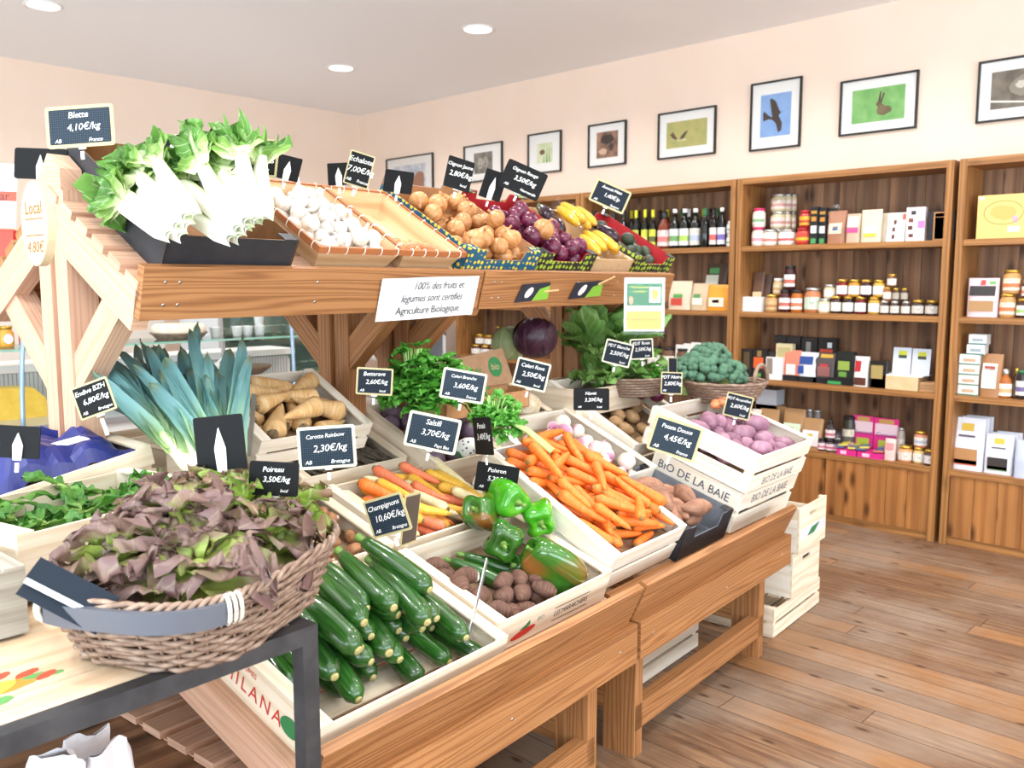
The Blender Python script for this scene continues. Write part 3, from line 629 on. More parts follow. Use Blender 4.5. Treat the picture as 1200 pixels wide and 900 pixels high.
class Heap:
    def __init__(s, crate, W, L, z0=.008, tight=.90): s.c = crate; s.W = W; s.L = L; s.P = []; s.z0 = z0; s.k = tight
    def rest(s, sph, x, y):
        z = -1
        for (sx, sy, sz, r) in sph:
            z = max(z, s.z0+r-sz)
            for (px, py, pz, pr) in s.P:
                d2 = (x+sx-px)**2+(y+sy-py)**2; R = (r+pr)*s.k
                if d2 < R*R: z = max(z, pz+math.sqrt(R*R-d2)-sz)
        return z
    def drop(s, sphf, ang, tries=14, xr=None, yr=None, margin=.006):
        best = None
        for _ in range(tries):
            a = ang() if callable(ang) else ang; sph = [(t*math.cos(a), t*math.sin(a), 0, r) for t, r in sphf]
            ex = max(abs(q[0])+q[3] for q in sph); ey = max(abs(q[1])+q[3] for q in sph)
            x0, x1 = xr or (0, s.W); y0, y1 = yr or (0, s.L); x0 = max(x0, 0)+min(ex+margin, (x1-x0)/2); x1 = x1-min(ex+margin, (x1-x0+ex)/2); y0 += min(ey+margin, (y1-y0)/2); y1 -= min(ey+margin, (y1-y0+ey)/2)
            x = random.uniform(min(x0, x1), max(x0, x1)); y = random.uniform(min(y0, y1), max(y0, y1))
            z = s.rest(sph, x, y)
            if best is None or z < best[2]: best = (x, y, z, a, sph)
        x, y, z, a, sph = best
        s.P += [(x+q[0], y+q[1], z+q[2], q[3]) for q in sph]
        return x, y, z, a
    def M(s, x, y, z, a, tilt=0, roll=0): return s.c.matrix_local @ T(x, y, z) @ Matrix.Rotation(a, 4, 'Z') @ Ry(tilt) @ Rx(roll)
def caps(L, r0, r1=None, n=5):
    r1 = r1 or r0; return [((i/(n-1)-.5)*(L-r0-r1), r0+(r1-r0)*i/(n-1)) for i in range(n)]
def thing(name, h, base, cat, key, fn, mats, M, extra=()):
    o = part(name, key, fn, mats, None, M); o['category'] = cat; heap_item(h, o, base, M.translation)
    for (nm, k2, f2, m2) in extra: part(nm, k2, f2, m2, o)
    return o
# courgettes
def courg_mb(v, L=.20, R=.0235):
    prof = [(.0006,-L/2)]+[(.008,-L/2+.001)]
    for i in range(13):
        t = i/12; r = R*(.62+.38*min(1, t*2.2)); r *= 1 if t < .86 else math.sqrt(max(.12, 1-((t-.86)/.155)**2)); prof.append((r, -L/2+.003+t*(L-.006)))
    return MB().lathe(prof, 22, AX, warp=warpfn(v, .0012, 8, (.02,-.016,.008,.03)[v%4], L), lobes=lambda a, t: 1+.02*math.cos(6*a))
def courg_stem(v, L=.20): return MB().lathe([(.0095,-L/2+.006),(.0085,-L/2-.008),(.0105,-L/2-.02),(.0098,-L/2-.023)], 6, AX @ T((.02,-.016,.008,.03)[v%4]*.14,0,0))
def courg_end(v, L=.20): return MB().lathe([(.0001,L/2-.0005),(.0075,L/2+.0002),(.0085,L/2-.003)], 10, AX @ T((.02,-.016,.008,.03)[v%4]*.14,0,0))
def courgette(h, base, M, v, cat='courgette', sc=1.0):
    return thing('courgette', h, base, cat, 'courg%d'%v, lambda: courg_mb(v), M_['courg'], M @ S(sc), (('stem','courgs%d'%v, lambda: courg_stem(v), M_['courgstem']), ('blossom_scar','courge%d'%v, lambda: courg_end(v), M_['courgend'])))
H = Heap(CR['courgette'], .615, .455, .02)
for i in range(36):
    sc = random.uniform(1.0, 1.2) if i < 20 else random.uniform(1.15, 1.35)
    L = .20*sc; x, y, z, a = H.drop(caps(L, .016*sc, .0235*sc), lambda: math.radians(-90+random.uniform(-16, 12)), 12, (.01,.60) if i < 21 else (.05,.5), (.01,.45) if i < 21 else (.06,.45))
    courgette('courgettes in the front crate', 'dark green courgette in the front crate', H.M(x, y, z, a, random.uniform(-3, 3), random.uniform(0, 360)), i % 4, sc=sc)
# pepper crate: taro, two courgettes, peppers on top
def taro_mb(v): 
    prof = [(.001,-.045)]; 
    for i in range(19):
        t = i/18; r = .029*math.sin(math.pi*(.1+.82*t))**.7*(1+(.07 if i % 2 else -.03)); prof.append((r, -.043+t*.088))
    return MB().lathe(prof, 18, AX, warp=warpfn(v+20, .006, 22, .01))
H = Heap(CR['pepper'], .555, .40, .03); liner(CR['pepper'], .555, .40, .03)
for k, (x, y, aa) in enumerate(((.22,.25,-72),(.30,.26,-60),(.40,.14,-30))):
    L = .2; sph = [(t*math.cos(math.radians(aa)), t*math.sin(math.radians(aa)), 0, r) for t, r in caps(L, .018, .024)]
    z = H.rest(sph, x, y); H.P += [(x+q[0], y+q[1], z, q[3]) for q in sph]
    courgette('courgettes among the peppers', 'green courgette lying under the peppers', H.M(x, y, z, math.radians(aa), 0, 40*k), k)
for i in range(22):
    x, y, z, a = H.drop(caps(.075, .019, .021, 3), lambda: random.uniform(-3.1, 3.1), 10, (.01,.36) if i % 3 else (.01,.16), (.01,.20) if i % 3 else (.01,.36))
    v = i % 3; cut = i in (15, 18)
    ex = (('cut_face', 'tcut', lambda: MB().lathe([(.0001,.0455),(.016,.044),(.019,.036)], 14, AX), M_['tarocut']),) if cut else ()
    thing('taro_root', 'taro roots', 'ringed brown taro root in pepper crate', 'taro root', 'taro%d'%v, lambda: taro_mb(v), M_['taro'], H.M(x, y, z, a, 0, random.uniform(0, 360)) @ S(.86), ex)
def pepper_mb(R, Hh, v, lob=4):
    ph = v*.7
    def lb(a, t): return 1+(.13+.07*math.sin(math.pi*t))*math.cos(lob*(a+ph))*(1-.5*t if v != 3 else 1)+.05*math.cos(2*a+v)
    prof = [(.0006,-Hh*.40),(R*.22,-Hh*.44),(R*.45,-Hh*.50),(R*.72,-Hh*.46),(R*.9,-Hh*.34),(R*.99,-Hh*.15),(R,0),(R*.97,Hh*.15),(R*.93,Hh*.28),(R*.85,Hh*.38),(R*.68,Hh*.455),(R*.48,Hh*.47),(R*.3,Hh*.42),(R*.16,Hh*.37),(.0006,Hh*.36)]
    return MB().lathe(prof, 40, None, lobes=lb, warp=warpfn(v+40, .006, 14, .02))
def pepper_long(v):
    prof = [(r*1.3, z*1.3) for r, z in [(.0006,-.075),(.014,-.074),(.026,-.062),(.034,-.04),(.040,-.01),(.043,.02),(.042,.045),(.034,.06),(.02,.062),(.010,.056),(.0006,.055)]]
    return MB().lathe(prof, 36, None, lobes=lambda a, t: 1+.12*math.cos(3*a+1), warp=warpfn(v+50, .006, 14, .03))
def pep_stem(z): return MB().lathe([(.014,z-.004),(.013,z+.002),(.006,z+.006),(.0055,z+.022),(.0075,z+.030),(.0001,z+.031)], 10, None, lobes=lambda a, t: 1+.12*math.cos(5*a), warp=lambda p, t, a: Vector((p.x+t*t*.008, p.y, p.z)))
def on_low(px, py, n):
    N = (LOW.to_3x3() @ Vector((0,0,1))); p0 = LOW @ Vector((0,0,n)); d = ray(px, py); return CP+d*((p0-CP).dot(N)/d.dot(N))
PEP = [ # pixel, depth, R, H, direction of the stem (right, up, toward camera), material, label
 (566,602,.20,.056,.14,(-.45,.35,.85),'pep3','large green pepper turning brown, leftmost of the pile by the rainbow carrots',1),
 (592,581,.255,None,0,(.55,-.2,.8),'pep1','bright light green pointed pepper at the top of the pile',2),
 (632,607,.215,.054,.11,(.1,-.3,.95),'pep1','bright green bell pepper touching the orange carrots',3),
 (591,634,.19,.060,.11,(-.05,-.1,1),'pep2','dark green ribbed bell pepper with its stem facing the camera',4),
 (648,662,.165,.070,.20,(-.75,.55,.2),'pep3','biggest dark green pepper with a reddish shoulder, lying at the crate corner',5),
 (608,670,.10,.045,.09,(.3,-.3,.8),'pep2','dark green pepper mostly hidden below the stem-forward pepper',2)]
for i, (px, py, d, R, Hh, dr, mt, lab, v) in enumerate(PEP):
    p = on_low(px, py, d); dv = (RT*dr[0]+UPV*dr[1]-FD*dr[2]).normalized(); Mx = T(*p) @ dv.to_track_quat('Z', 'Y').to_matrix().to_4x4()
    o = part('green_pepper', None, (lambda: pepper_long(v)) if R is None else (lambda: pepper_mb(R, Hh, v, 4 if v != 5 else 3)), M_[mt], None, Mx)
    tag(o, lab, 'pepper'); part('stem', None, lambda: pep_stem(.075 if R is None else Hh*.37), M_['pepstem'], o)
# carrots
def carrot(h, base, M, v, mt, sc, cat='carrot', key='car', L=.165, R=.0185, tp=.5, name='carrot'):
    return thing(name, h, base, cat, '%s%d%s'%(key, v, mt), lambda: root_mb(L, R, tp, v+3, .0012, (.012,-.02,.004)[v%3]), M_[mt], M @ S(sc),
        (('crown', '%sc%d'%(key, v), lambda: MB().lathe([(.0001,-L/2-.003),(R*.42,-L/2-.002),(R*.5,-L/2+.003)], 8, AX @ T(-(.012,-.02,.004)[v%3]*.12,0,0)), M_['carrtip'] if key == 'car' else M_['parscrown']),))
H = Heap(CR['carrot'], .47, .60, .085, .84); liner(CR['carrot'], .47, .60, .085)
for i in range(98):
    sc = random.uniform(.85, 1.15); L = .165*sc
    yr = (.01,.59); xr = (.01,.46)
    if i > 56: yr = (.03,.58); xr = (.02,.45)
    x, y, z, a = H.drop(caps(L, .0185*sc, .011*sc), lambda: random.choice((math.radians(-90), math.radians(90), math.radians(-55), math.radians(0)))+random.gauss(0, .4), 14, xr, yr)
    carrot('orange carrots', 'orange carrot in the heaped carrot crate', H.M(x, y, z, a, random.uniform(-3, 5), random.uniform(0, 360)), i % 3, 'carrot', sc)
part('white_liner', None, lambda: MB().box(.009,.0105,.01,.59,.01,.150).box(.01,.46,.589,.5905,.01,.15), plain('white_paper','#f4f3f1',.8), CR['carrot'])
H = Heap(CR['rainbow'], .50, .38, .045, .88); liner(CR['rainbow'], .50, .38, .045)
for i in range(50):
    sc = random.uniform(.85, 1.2); L = .16*sc
    x, y, z, a = H.drop(caps(L, .018*sc, .01*sc), lambda: math.radians(random.choice((-80, 100, -60)))+random.gauss(0, .25), 14, (.04,.49) if i > 30 else None)
    mt = random.choice(('yellowc','yellowc','yellowc','whitec','pinkc','carrot'))
    nm = {'yellowc':'yellow','whitec':'cream','pinkc':'salmon pink','carrot':'orange'}[mt]
    carrot('rainbow %s carrots' % nm, '%s carrot in rainbow carrot crate' % nm, H.M(x, y, z, a, random.uniform(-3, 5), random.uniform(0, 360)), i % 3, mt, sc)
# parsnips
H = Heap(CR['parsnip'], .45, .36, .03, .88); liner(CR['parsnip'], .45, .36, .03)
for i in range(15):
    sc = random.uniform(.9, 1.2); L = .16*sc
    x, y, z, a = H.drop(caps(L, .033*sc, .008*sc), lambda: math.radians(random.choice((80, 100, 60, 180, 0, 120)))+random.gauss(0, .25), 14)
    carrot('parsnips', 'pale tan parsnip in the raised crate', H.M(x, y, z, a, random.uniform(-3, 5), random.uniform(0, 360)), i % 3, 'parsnip', sc, 'parsnip', 'par', .17, .035, .88, 'parsnip')
# salsify
H = Heap(CR['salsify'], .47, .42, .06, .85); liner(CR['salsify'], .47, .42, .06)
for i in range(52):
    x, y, z, a = H.drop(caps(.24, .0095, .008, 6), lambda: math.radians(random.choice((-75, -100, -60)))+random.gauss(0, .15), 12, None, (.0,.42))
    v = i % 3
    thing('salsify_root', 'salsify roots', 'dark earthy salsify root in its crate', 'salsify', 'sals%d'%v, lambda: root_mb(.25, .011, .5, v+11, .0022, (.03,-.02,.01)[v]), M_['salsify'], H.M(x, y, z, a, 0, random.uniform(0, 360)))
# rounds
def rounds(cr, W, L, n, R, var, kinds, h, base, cat, name, z0=.012, tight=.93, xr=None, yr=None, sq=.9, upright=.4):
    if z0 > .015: liner(CR[cr] if isinstance(cr, str) else cr, W, L, z0)
    H = Heap(CR[cr] if isinstance(cr, str) else cr, W, L, z0, tight)
    for i in range(n):
        sc = random.uniform(1-var, 1+var); x, y, z, a = H.drop([(0, R*sc*.97)], 0, 12, xr, yr, .018 if kinds[0][0] in ('tub','pot') else .006)
        q = random.choice(kinds); key, fn, mt = q[:3]; v = i % 3
        M = H.M(x, y, z, random.uniform(0, 6.28)) @ Rx(random.gauss(0, 60*upright)) @ Ry(random.gauss(0, 60*upright)) @ S(sc)
        thing(name, h, base, cat, '%s%d'%(key, v), lambda: fn(v), M_[mt], M, tuple((e[0], e[1]+str(v), (lambda e=e: e[2](v)), M_[e[3]]) for e in q[3:]))
    return H
rounds('beet', .375, .45, 17, .042, .14, [('beet', lambda v: round_mb(.042, .95, v+61, .004, root=.03), 'beet')], 'beetroots', 'dusty purple beetroot in its crate', 'beetroot', 'beetroot', z0=.075, upright=1)
rounds('turnip', .56, .50, 44, .033, .25, [('turn', lambda v: round_mb(.033, .85, v+71, .002, root=.02, neck=.006), 'turnip'), ('turnw', lambda v: round_mb(.033, .85, v+75, .002, root=.02, neck=.006), 'turnipw')], 'turnips', 'small pink and white turnip', 'turnip', 'turnip', z0=.055, yr=(.0,.46), upright=.9)
rounds('tuber', .56, .50, 30, .036, .16, [('tub', lambda v: MB().lathe([(.001,-.05),(.016,-.047),(.028,-.034),(.034,-.012),(.034,.012),(.028,.034),(.016,.047),(.001,.05)], 16, AX, warp=warpfn(v+81, .004, 14)), 'tuber')], 'pink tubers', 'dusty pink tuber in the top white crate', 'tuber', 'pink_tuber', z0=.06, yr=(0,.40), upright=.15)
rounds('potato', .62, .52, 22, .030, .12, [('pot', lambda v: MB().lathe([(.001,-.038),(.014,-.035),(.024,-.022),(.028,0),(.024,.022),(.014,.035),(.001,.038)], 14, AX, warp=warpfn(v+91, .003, 16)), 'potato')], 'potatoes', 'light brown potato in the washed crate', 'potato', 'potato', z0=.05, yr=(.0,.48), upright=.15)
rounds('celeriac', .48, .42, 7, .066, .08, [('cel', lambda v: round_mb(.066, .9, v+101, .012, 28, 20, fr_=30), 'celeriac')], 'celeriacs', 'knobbly cream celeriac in its crate', 'celeriac', 'celeriac', z0=.05, upright=.4)
def sweet_mb(v): return MB().lathe([(.0006,-.095),(.008,-.09),(.02,-.07),(.033,-.035),(.038,0),(.035,.03),(.024,.062),(.010,.085),(.0006,.095)], 18, AX, warp=warpfn(v+111, .006, 12, .02))
H = Heap(TR['sweet'], .40, .42, .04, .9)
for i in range(13):
    sc = random.uniform(.85, 1.05); x, y, z, a = H.drop(caps(.18*sc, .018, .02), lambda: math.radians(random.choice((10, -20, 60, -50))), 14, (.02,.38), (.02,.34)); v = i % 3
    thing('sweet_potato', 'sweet potatoes', 'brown-pink sweet potato in the black box', 'sweet potato', 'sw%d'%v, lambda: sweet_mb(v), M_['sweet'], H.M(x, y, z+.012, a, 0, random.uniform(0, 360)) @ S(sc))
# mushrooms
def cap_mb(v): return MB().lathe([(.006,-.002),(.014,-.006),(.023,-.006),(.026,.0),(.024,.009),(.017,.017),(.008,.020),(.0005,.021)], 18, None, warp=warpfn(v+121, .003, 20))
def mst_mb(v): return MB().lathe([(.0005,-.026),(.008,-.026),(.0075,-.012),(.009,-.003)], 10, None)
H = rounds('mushroom', .50, .39, 42, .025, .2, [('mush', cap_mb, 'mushroom', ('stem','mst', mst_mb, 'mushstem'))], 'brown mushrooms', 'brown button mushroom in low crate', 'mushroom', 'mushroom', z0=.04, tight=.9, upright=1.1)
# garlic, shallots, onions
def garlic_mb(v): return MB().lathe([(.001,-.021),(.012,-.022),(.022,-.016),(.0275,-.004),(.026,.008),(.017,.019),(.008,.026),(.0055,.036),(.0065,.05),(.001,.052)], 28, None, lobes=lambda a, t: 1+.07*abs(math.sin(3.5*a+v))*(1-t), warp=warpfn(v+131, .002, 20, .02))
rounds(CB1, .345, .47, 56, .027, .12, [('gar', garlic_mb, 'garlic')], 'garlic bulbs', 'white garlic bulb in chip basket', 'garlic', 'garlic_bulb', z0=.006, tight=.86, xr=(.03,.315), yr=(.03,.44), upright=.9)
def shal_mb(v): return MB().lathe([(.001,-.024),(.008,-.022),(.014,-.01),(.0155,.002),(.012,.014),(.006,.024),(.003,.034),(.0005,.036)], 16, AX, warp=warpfn(v+141, .002, 25, .02))
rounds(CB2, .295, .47, 30, .016, .2, [('sha', shal_mb, 'shallot')], 'shallots', 'copper coloured shallot at the basket front', 'shallot', 'shallot', z0=.006, xr=(.03,.265), yr=(.03,.17), upright=.3)
def onion_mb(v): return round_mb(.036, .88, v+151, .0015, 24, 16, neck=.014, root=.004)
rounds(TR['onion'], .43, .52, 44, .036, .12, [('oni', onion_mb, 'onion')], 'brown onions', 'golden brown onion in the blue tray', 'onion', 'brown_onion', z0=.006, tight=.92, yr=(.01,.46), upright=.8)
rounds(TR['red_onion'], .40, .50, 34, .037, .12, [('ron', lambda v: round_mb(.037, .88, v+161, .0015, 24, 16, neck=.014, root=.004), 'redonion'), ('ron', lambda v: round_mb(.037, .88, v+161, .0015, 24, 16, neck=.014, root=.004), 'redonion')], 'red onions', 'dark red onion in the leaf-printed tray', 'red onion', 'red_onion', z0=.006, tight=.92, yr=(.01,.46), upright=.8)
o = part('brown_onion', 'bigonion', lambda: onion_mb(1), M_['onion'], None, TR['red_onion'].matrix_local @ T(.09,.10,.150) @ Rx(15) @ S(1.25)); tag(o, 'large brown onion sitting alone on top of the red onions', 'onion')
def avo_mb(v): return MB().lathe([(.001,-.042),(.016,-.041),(.028,-.028),(.032,-.008),(.027,.016),(.018,.034),(.008,.044),(.001,.046)], 18, AX, warp=warpfn(v+171, .002, 30))
rounds(TR['avocado'], .36, .48, 17, .033, .1, [('avo', avo_mb, 'avocado')], 'avocados', 'dark green avocado in red tray', 'avocado', 'avocado', z0=.006, upright=.3)
# packed corn cobs and aubergines in the kraft tray
CORN = dotmat('yellow_sweetcorn', '#e3a90f', '#f7d23e', 130, .35)
Hc = TR['corn'].matrix_local
for k in range(8):
    x = .06+.055*(k % 4)+(.0 if k < 4 else .03); y = .12+.19*(k//4)+.02*(k % 2); M = Hc @ T(x+.04, y, .05+.035*(k//4)+.012*(k % 3)+.03) @ Rz(70+6*(k % 3)) @ Ry(0)
    o = part('sweetcorn_cob', 'corn%d'%(k%2), lambda: MB().lathe([(.001,-.088),(.012,-.085),(.021,-.06),(.024,-.02),(.023,.03),(.017,.07),(.006,.088),(.001,.089)], 20, AX, lobes=lambda a, t: 1+.02*math.cos(14*a)), CORN, None, M)
    o['category'] = 'sweetcorn'; heap_item('film-wrapped corn cobs', o, 'film-wrapped yellow corn cob in kraft tray', M.translation)
    part('film_wrap', 'film%d'%(k%2), lambda: MB().lathe([(.012,-.115),(.004,-.10),(.022,-.075),(.027,-.02),(.026,.03),(.019,.075),(.004,.098),(.015,.118)], 12, AX, warp=warpfn(k+5, .004, 30), cap=False), FILM, o)
CAL = plain('aubergine_calyx', '#4c6a30', .6)
for k, (x, y, z, a) in enumerate(((.02,.30,.09,80),(.05,.38,.10,60),(.32,.36,.105,75),(.335,.22,.10,100))):
    M = Hc @ T(x, y, z) @ Rz(a)
    o = part('aubergine', 'aub', lambda: MB().lathe([(.001,-.085),(.02,-.08),(.032,-.055),(.034,-.025),(.027,.02),(.02,.055),(.013,.078),(.001,.082)], 20, AX, warp=warpfn(181, .003, 10, .02)), M_['aubergine'], None, M)
    part('calyx', 'aubc', lambda: MB().lathe([(.02,.055),(.016,.078),(.005,.085),(.005,.105),(.0005,.106)], 10, AX, lobes=lambda a, t: 1+.2*math.cos(5*a)*(1-t)), CAL, o)
    o['category'] = 'aubergine'; heap_item('aubergines', o, 'shiny black-purple aubergine beside the corn', M.translation)
# ------------------------------------------------------------------ leaves
def leafmat(name, stops, vein='#cfe0a8', rough=.5, na=.25, rnd=.12, su=5, sv=5, veins=.5, **k):
    t = NT(name); uv = t.n('ShaderNodeTexCoord').outputs['UV']; s = t.n('ShaderNodeSeparateXYZ'); t.l(uv, s.inputs[0])
    f = t.noise(t.mapping(uv, (su, sv, 1)), 1.0, 4, .6, .6); g = t.math('MULTIPLY_ADD', t.math('SUBTRACT', f, .5), na*2, s.outputs[0])
    c = t.ramp(g, [(p, rgb(q)) for p, q in stops])
    dv = t.math('ABSOLUTE', t.math('SUBTRACT', s.outputs[1], .5)); mid = t.ramp(dv, [(.012,(1,1,1)),(.05,(0,0,0))])
    sw = t.math('SINE', t.math('MULTIPLY_ADD', s.outputs[0], 42, t.math('MULTIPLY', dv, -34))); ve = t.ramp(sw, [(.88,(0,0,0)),(.99,(.6,.6,.6))])
    c = t.mix(t.math('MULTIPLY', t.math('MAXIMUM', mid, ve), veins), c, rgb(vein))
    oi = t.n('ShaderNodeObjectInfo').outputs['Random']; hs = t.n('ShaderNodeHueSaturation'); t.l(c, hs.inputs['Color']); t.l(t.math('MULTIPLY_ADD', oi, rnd*2, 1-rnd), hs.inputs['Value'])
    t.l(hs.outputs[0], t.b.inputs['Base Color']); t.set(Roughness=rough); t.bump(t.math('MULTIPLY_ADD', ve, -.5, f), .25, .003)
    for a, v in k.items(): t.set(**{a: v})
    # light passing through the thin leaf
    tr = t.n('ShaderNodeBsdfTranslucent'); t.l(hs.outputs[0], tr.inputs[0]); mx = t.n('ShaderNodeMixShader'); mx.inputs[0].default_value = .3
    t.l(t.b.outputs[0], mx.inputs[1]); t.l(tr.outputs[0], mx.inputs[2]); t.l(mx.outputs[0], t.t.nodes['Material Output'].inputs[0])
    MATS[name] = t.m; return t.m
LETT = leafmat('red_leaf_lettuce', [(.2,'#d3e088'),(.45,'#a9c25a'),(.62,'#9c9a62'),(.78,'#957a6c'),(.95,'#7d605c')], '#c9c8a0', .38, .25, .15, veins=.3)
LETG = leafmat('green_heart_lettuce', [(.1,'#dbe7a2'),(.45,'#aecb58'),(.8,'#86a944'),(.97,'#8a6b54')], '#e2ecb8', .42, .2, .1)
SPIN = leafmat('spinach_leaf', [(.1,'#9cc060'),(.4,'#5e963a'),(.8,'#3f7c2c')], '#a8cc78', .4)
CHRD = leafmat('chard_leaf', [(.05,'#dfe8b8'),(.3,'#93bd5c'),(.6,'#5f9a40'),(.95,'#7db058')], '#e3ecc2', .35, .2, .08, 5, 5, .75)
PARS = leafmat('parsley_leaf', [(.1,'#5fa03c'),(.5,'#4b9a30'),(.9,'#66b347')], '#a4d07c', .4, .2, .15, veins=.2)
BRAS = leafmat('broad_green_leaf', [(.1,'#b5d488'),(.5,'#6fa048'),(.9,'#83b35c')], '#dcebb8', .45, .2)
LEEK = leafmat('blue_green_leek_leaf', [(.0,'#c6dc9c'),(.2,'#9cc09a'),(.5,'#7fb0ac'),(.85,'#6fa0a2'),(.99,'#838e66')], '#bcd6cc', .35, .12, .2, 1, 40, .15)
def leaf(mb, base, d, up, L, W, curl=.6, ruf=.0, sd=0, nu=9, nv=8, cup=.3, shape=0, M=None, mi=0, stem=.0):
    base = Vector(base); d = Vector(d).normalized(); up = Vector(up); sd_ = d.cross(up).normalized(); up = sd_.cross(d).normalized(); off = Vector((sd*1.37, sd*2.11, sd*.73))
    def fn(u, v):
        w = (v-.5)*2
        if shape == 0: wid = W*((.3+.7*math.sin(math.pi*u)) if u < .5 else max(.02, 1-((u-.5)/.5)**2.6)**.55)
        elif shape == 1: wid = W*(1-u)**.35*(.8+.2*u)      # strap
        else: wid = W*(.06 if u < stem else (math.sin(math.pi*min(.995, (u-stem)/(1-stem)*.9+.1))**.6))
        a = curl*u; x = L*(math.sin(a)/curl if abs(curl) > .01 else u); z = L*((1-math.cos(a))/curl if abs(curl) > .01 else 0)
        p = base+d*x-up*z*1.0+sd_*(w*wid/2)+up*(cup*abs(w)**1.5*wid/2)
        if ruf:
            e = abs(w)**1.5*u+.35*u*u
            p += up*(ruf*e*mn.noise(Vector((u*6, w*3.5, 0))+off)*2.6+ruf*.9*mn.noise(Vector((u*2.2, w*1.3, 3))+off))+d*(ruf*e*mn.noise(Vector((u*4, w*5, 9))+off))+sd_*(ruf*.6*mn.noise(Vector((u*4, w*3, 4))+off))
        return p
    return mb.grid(fn, nu, nv, M, mi)
def lettuce_mb(sd, R=.13):
    rr = random.Random(sd); mb = MB()
    for ring, (n, L, W, el, cu) in enumerate(((7, R*1.0, R*.95, 14, .8), (7, R*.98, R*.95, 34, .9), (6, R*.85, R*.8, 54, .8), (5, R*.7, R*.6, 72, .7))):
        for k in range(n):
            a = 2*math.pi*(k+rr.uniform(-.3,.3))/n+ring; e = math.radians(el+rr.uniform(-10,10))
            d = Vector((math.cos(a)*math.cos(e), math.sin(a)*math.cos(e), math.sin(e))); up = Vector((-math.cos(a)*math.sin(e), -math.sin(a)*math.sin(e), math.cos(e)))
            leaf(mb, (math.cos(a)*.015, math.sin(a)*.015, .01*ring), d, up, L*rr.uniform(.85,1.15), W*rr.uniform(.95,1.25), cu*rr.uniform(.2,1.5), .016, rr.random()*40, 20, 16, rr.uniform(-.1,.45))
    return mb
def core_mb(R=.03): return MB().lathe([(.001,-.03),(R*.7,-.025),(R,0),(R*.8,.03),(.001,.045)], 12)
# ------------------------------------------------------------------ steel framed table at the left
STEEL = plain('grey_steel_tube', '#55575b', .4, .7, c2='#434549', scale=14); STEELL = plain('galvanised_edge', '#b9bcc2', .35, .8)
TM = T(.92, 1.395, 0) @ Rz(3.0)
t = empty('steel_table', TM, 'grey steel framed table with a pale board top, under the lettuce basket', 'table')
bevel(part('table_frame', None, lambda: MB().box(-1.5,0,0,.035,.865,.90).box(-1.5,0,.97,1.005,.865,.90).box(-.035,0,.035,.97,.865,.90).box(-1.5,-1.465,.035,.97,.865,.90), STEEL, t), .002)
for (x, y) in ((-.035,0),(-.035,.97),(-1.5,0),(-1.5,.97)): bevel(part('leg', None, lambda: MB().box(x, x+.035, y, y+.035, 0, .865), STEEL, t), .002)
tp = MB(); tp.box(-1.465,-.035,.035,.125,.872,.898).box(-1.465,-.035,.127,.50,.872,.898).box(-1.465,-.035,.502,.97,.872,.898)
bevel(part('table_top', None, lambda: tp, TABW, t), .001)
# printed fruit picture on the board
fc = {'r':'#cf4a30','o':'#e08a33','y':'#e6c244','g':'#5d9a55'}
FP = TM.inverted() @ T(0,0,0)
fp = part('fruit_print', None, lambda: (lambda mb: [mb.prism(blob(x, y, rx, ry, 16, a, .12, i+1), .0006+.0002*(i % 7), None, 'royg'.index(c), .898) for i, (c, x, y, rx, ry, a) in enumerate((
    ('g',-.53,.235,.05,.015,.3),('g',-.435,.17,.03,.012,-.3),('r',-.56,.20,.035,.028,0),('r',-.51,.225,.028,.02,.4),('o',-.575,.165,.036,.024,.2),('y',-.52,.165,.045,.022,.3),('y',-.585,.125,.03,.02,0),('o',-.475,.165,.042,.018,.3),('r',-.485,.215,.022,.010,.5),('r',-.45,.195,.022,.010,.4),('r',-.43,.165,.02,.010,.4),('g',-.52,.12,.022,.014,.2),('y',-.55,.11,.024,.012,.1)))] and mb)(MB()), [plain('print_red',fc['r'],.6), plain('print_orange',fc['o'],.6), plain('print_yellow',fc['y'],.6), plain('print_green',fc['g'],.6)], t)
# ------------------------------------------------------------------ wicker basket
WICK = skin('brown_wicker', [(.3,'#6d5546'),(.55,'#937a68'),(.8,'#b7a494')], 30, 8, 3, .6, .3, 0)
BM = T(.785, 1.565, .902) @ Rz(30); BA, BB, BH = .285, .20, .125
def bsk(a, s, h):  # superellipse outline, h 0..1
    k = .80+.20*h; c, d = math.cos(a), math.sin(a); p = .62
    return Vector((math.copysign(abs(c)**p, c)*BA*k*s, math.copysign(abs(d)**p, d)*BB*k*s, BH*h))
b = empty('wicker_basket', BM, 'brown wicker basket with a flat grey handle, heaped with red-leaf lettuce', 'basket')
NS = 40; wv = MB()
for r in range(13):
    h = (r+.5)/13; pts = []
    for k in range(161):
        a = 2*math.pi*k/160; o = 1+.022*math.sin(NS/2*a+math.pi*r); q = bsk(a, o, h); q.z += .0015*math.sin(a*7+r*2); pts.append(q)
    wv.tube(pts, .0048, 5, cap=False)
stk = wv
for k in range(NS): 
    a = 2*math.pi*(k+.5)/NS; stk.tube([bsk(a, 1.0, h) for h in (0,.5,1)], .003, 5)
part('woven_wall', None, lambda: wv, WICK, b)
rm = MB()
for j in range(3): rm.tube([bsk(2*math.pi*k/160, 1.0+.018*math.cos(2*math.pi*k/160*22+j*2.1), 1.0)+Vector((0,0,.008*math.sin(2*math.pi*k/160*22+j*2.1)+.004)) for k in range(161)], .0048, 6, cap=False)
part('rim', None, lambda: rm, WICK, b)
part('base_panel', None, lambda: MB().prism([(bsk(2*math.pi*k/48,1,0).x, bsk(2*math.pi*k/48,1,0).y) for k in range(48)], .006), WICK, b)
HANM = plain('dark_grey_handle', '#5a5d66', .5, .2)
hd = MB()
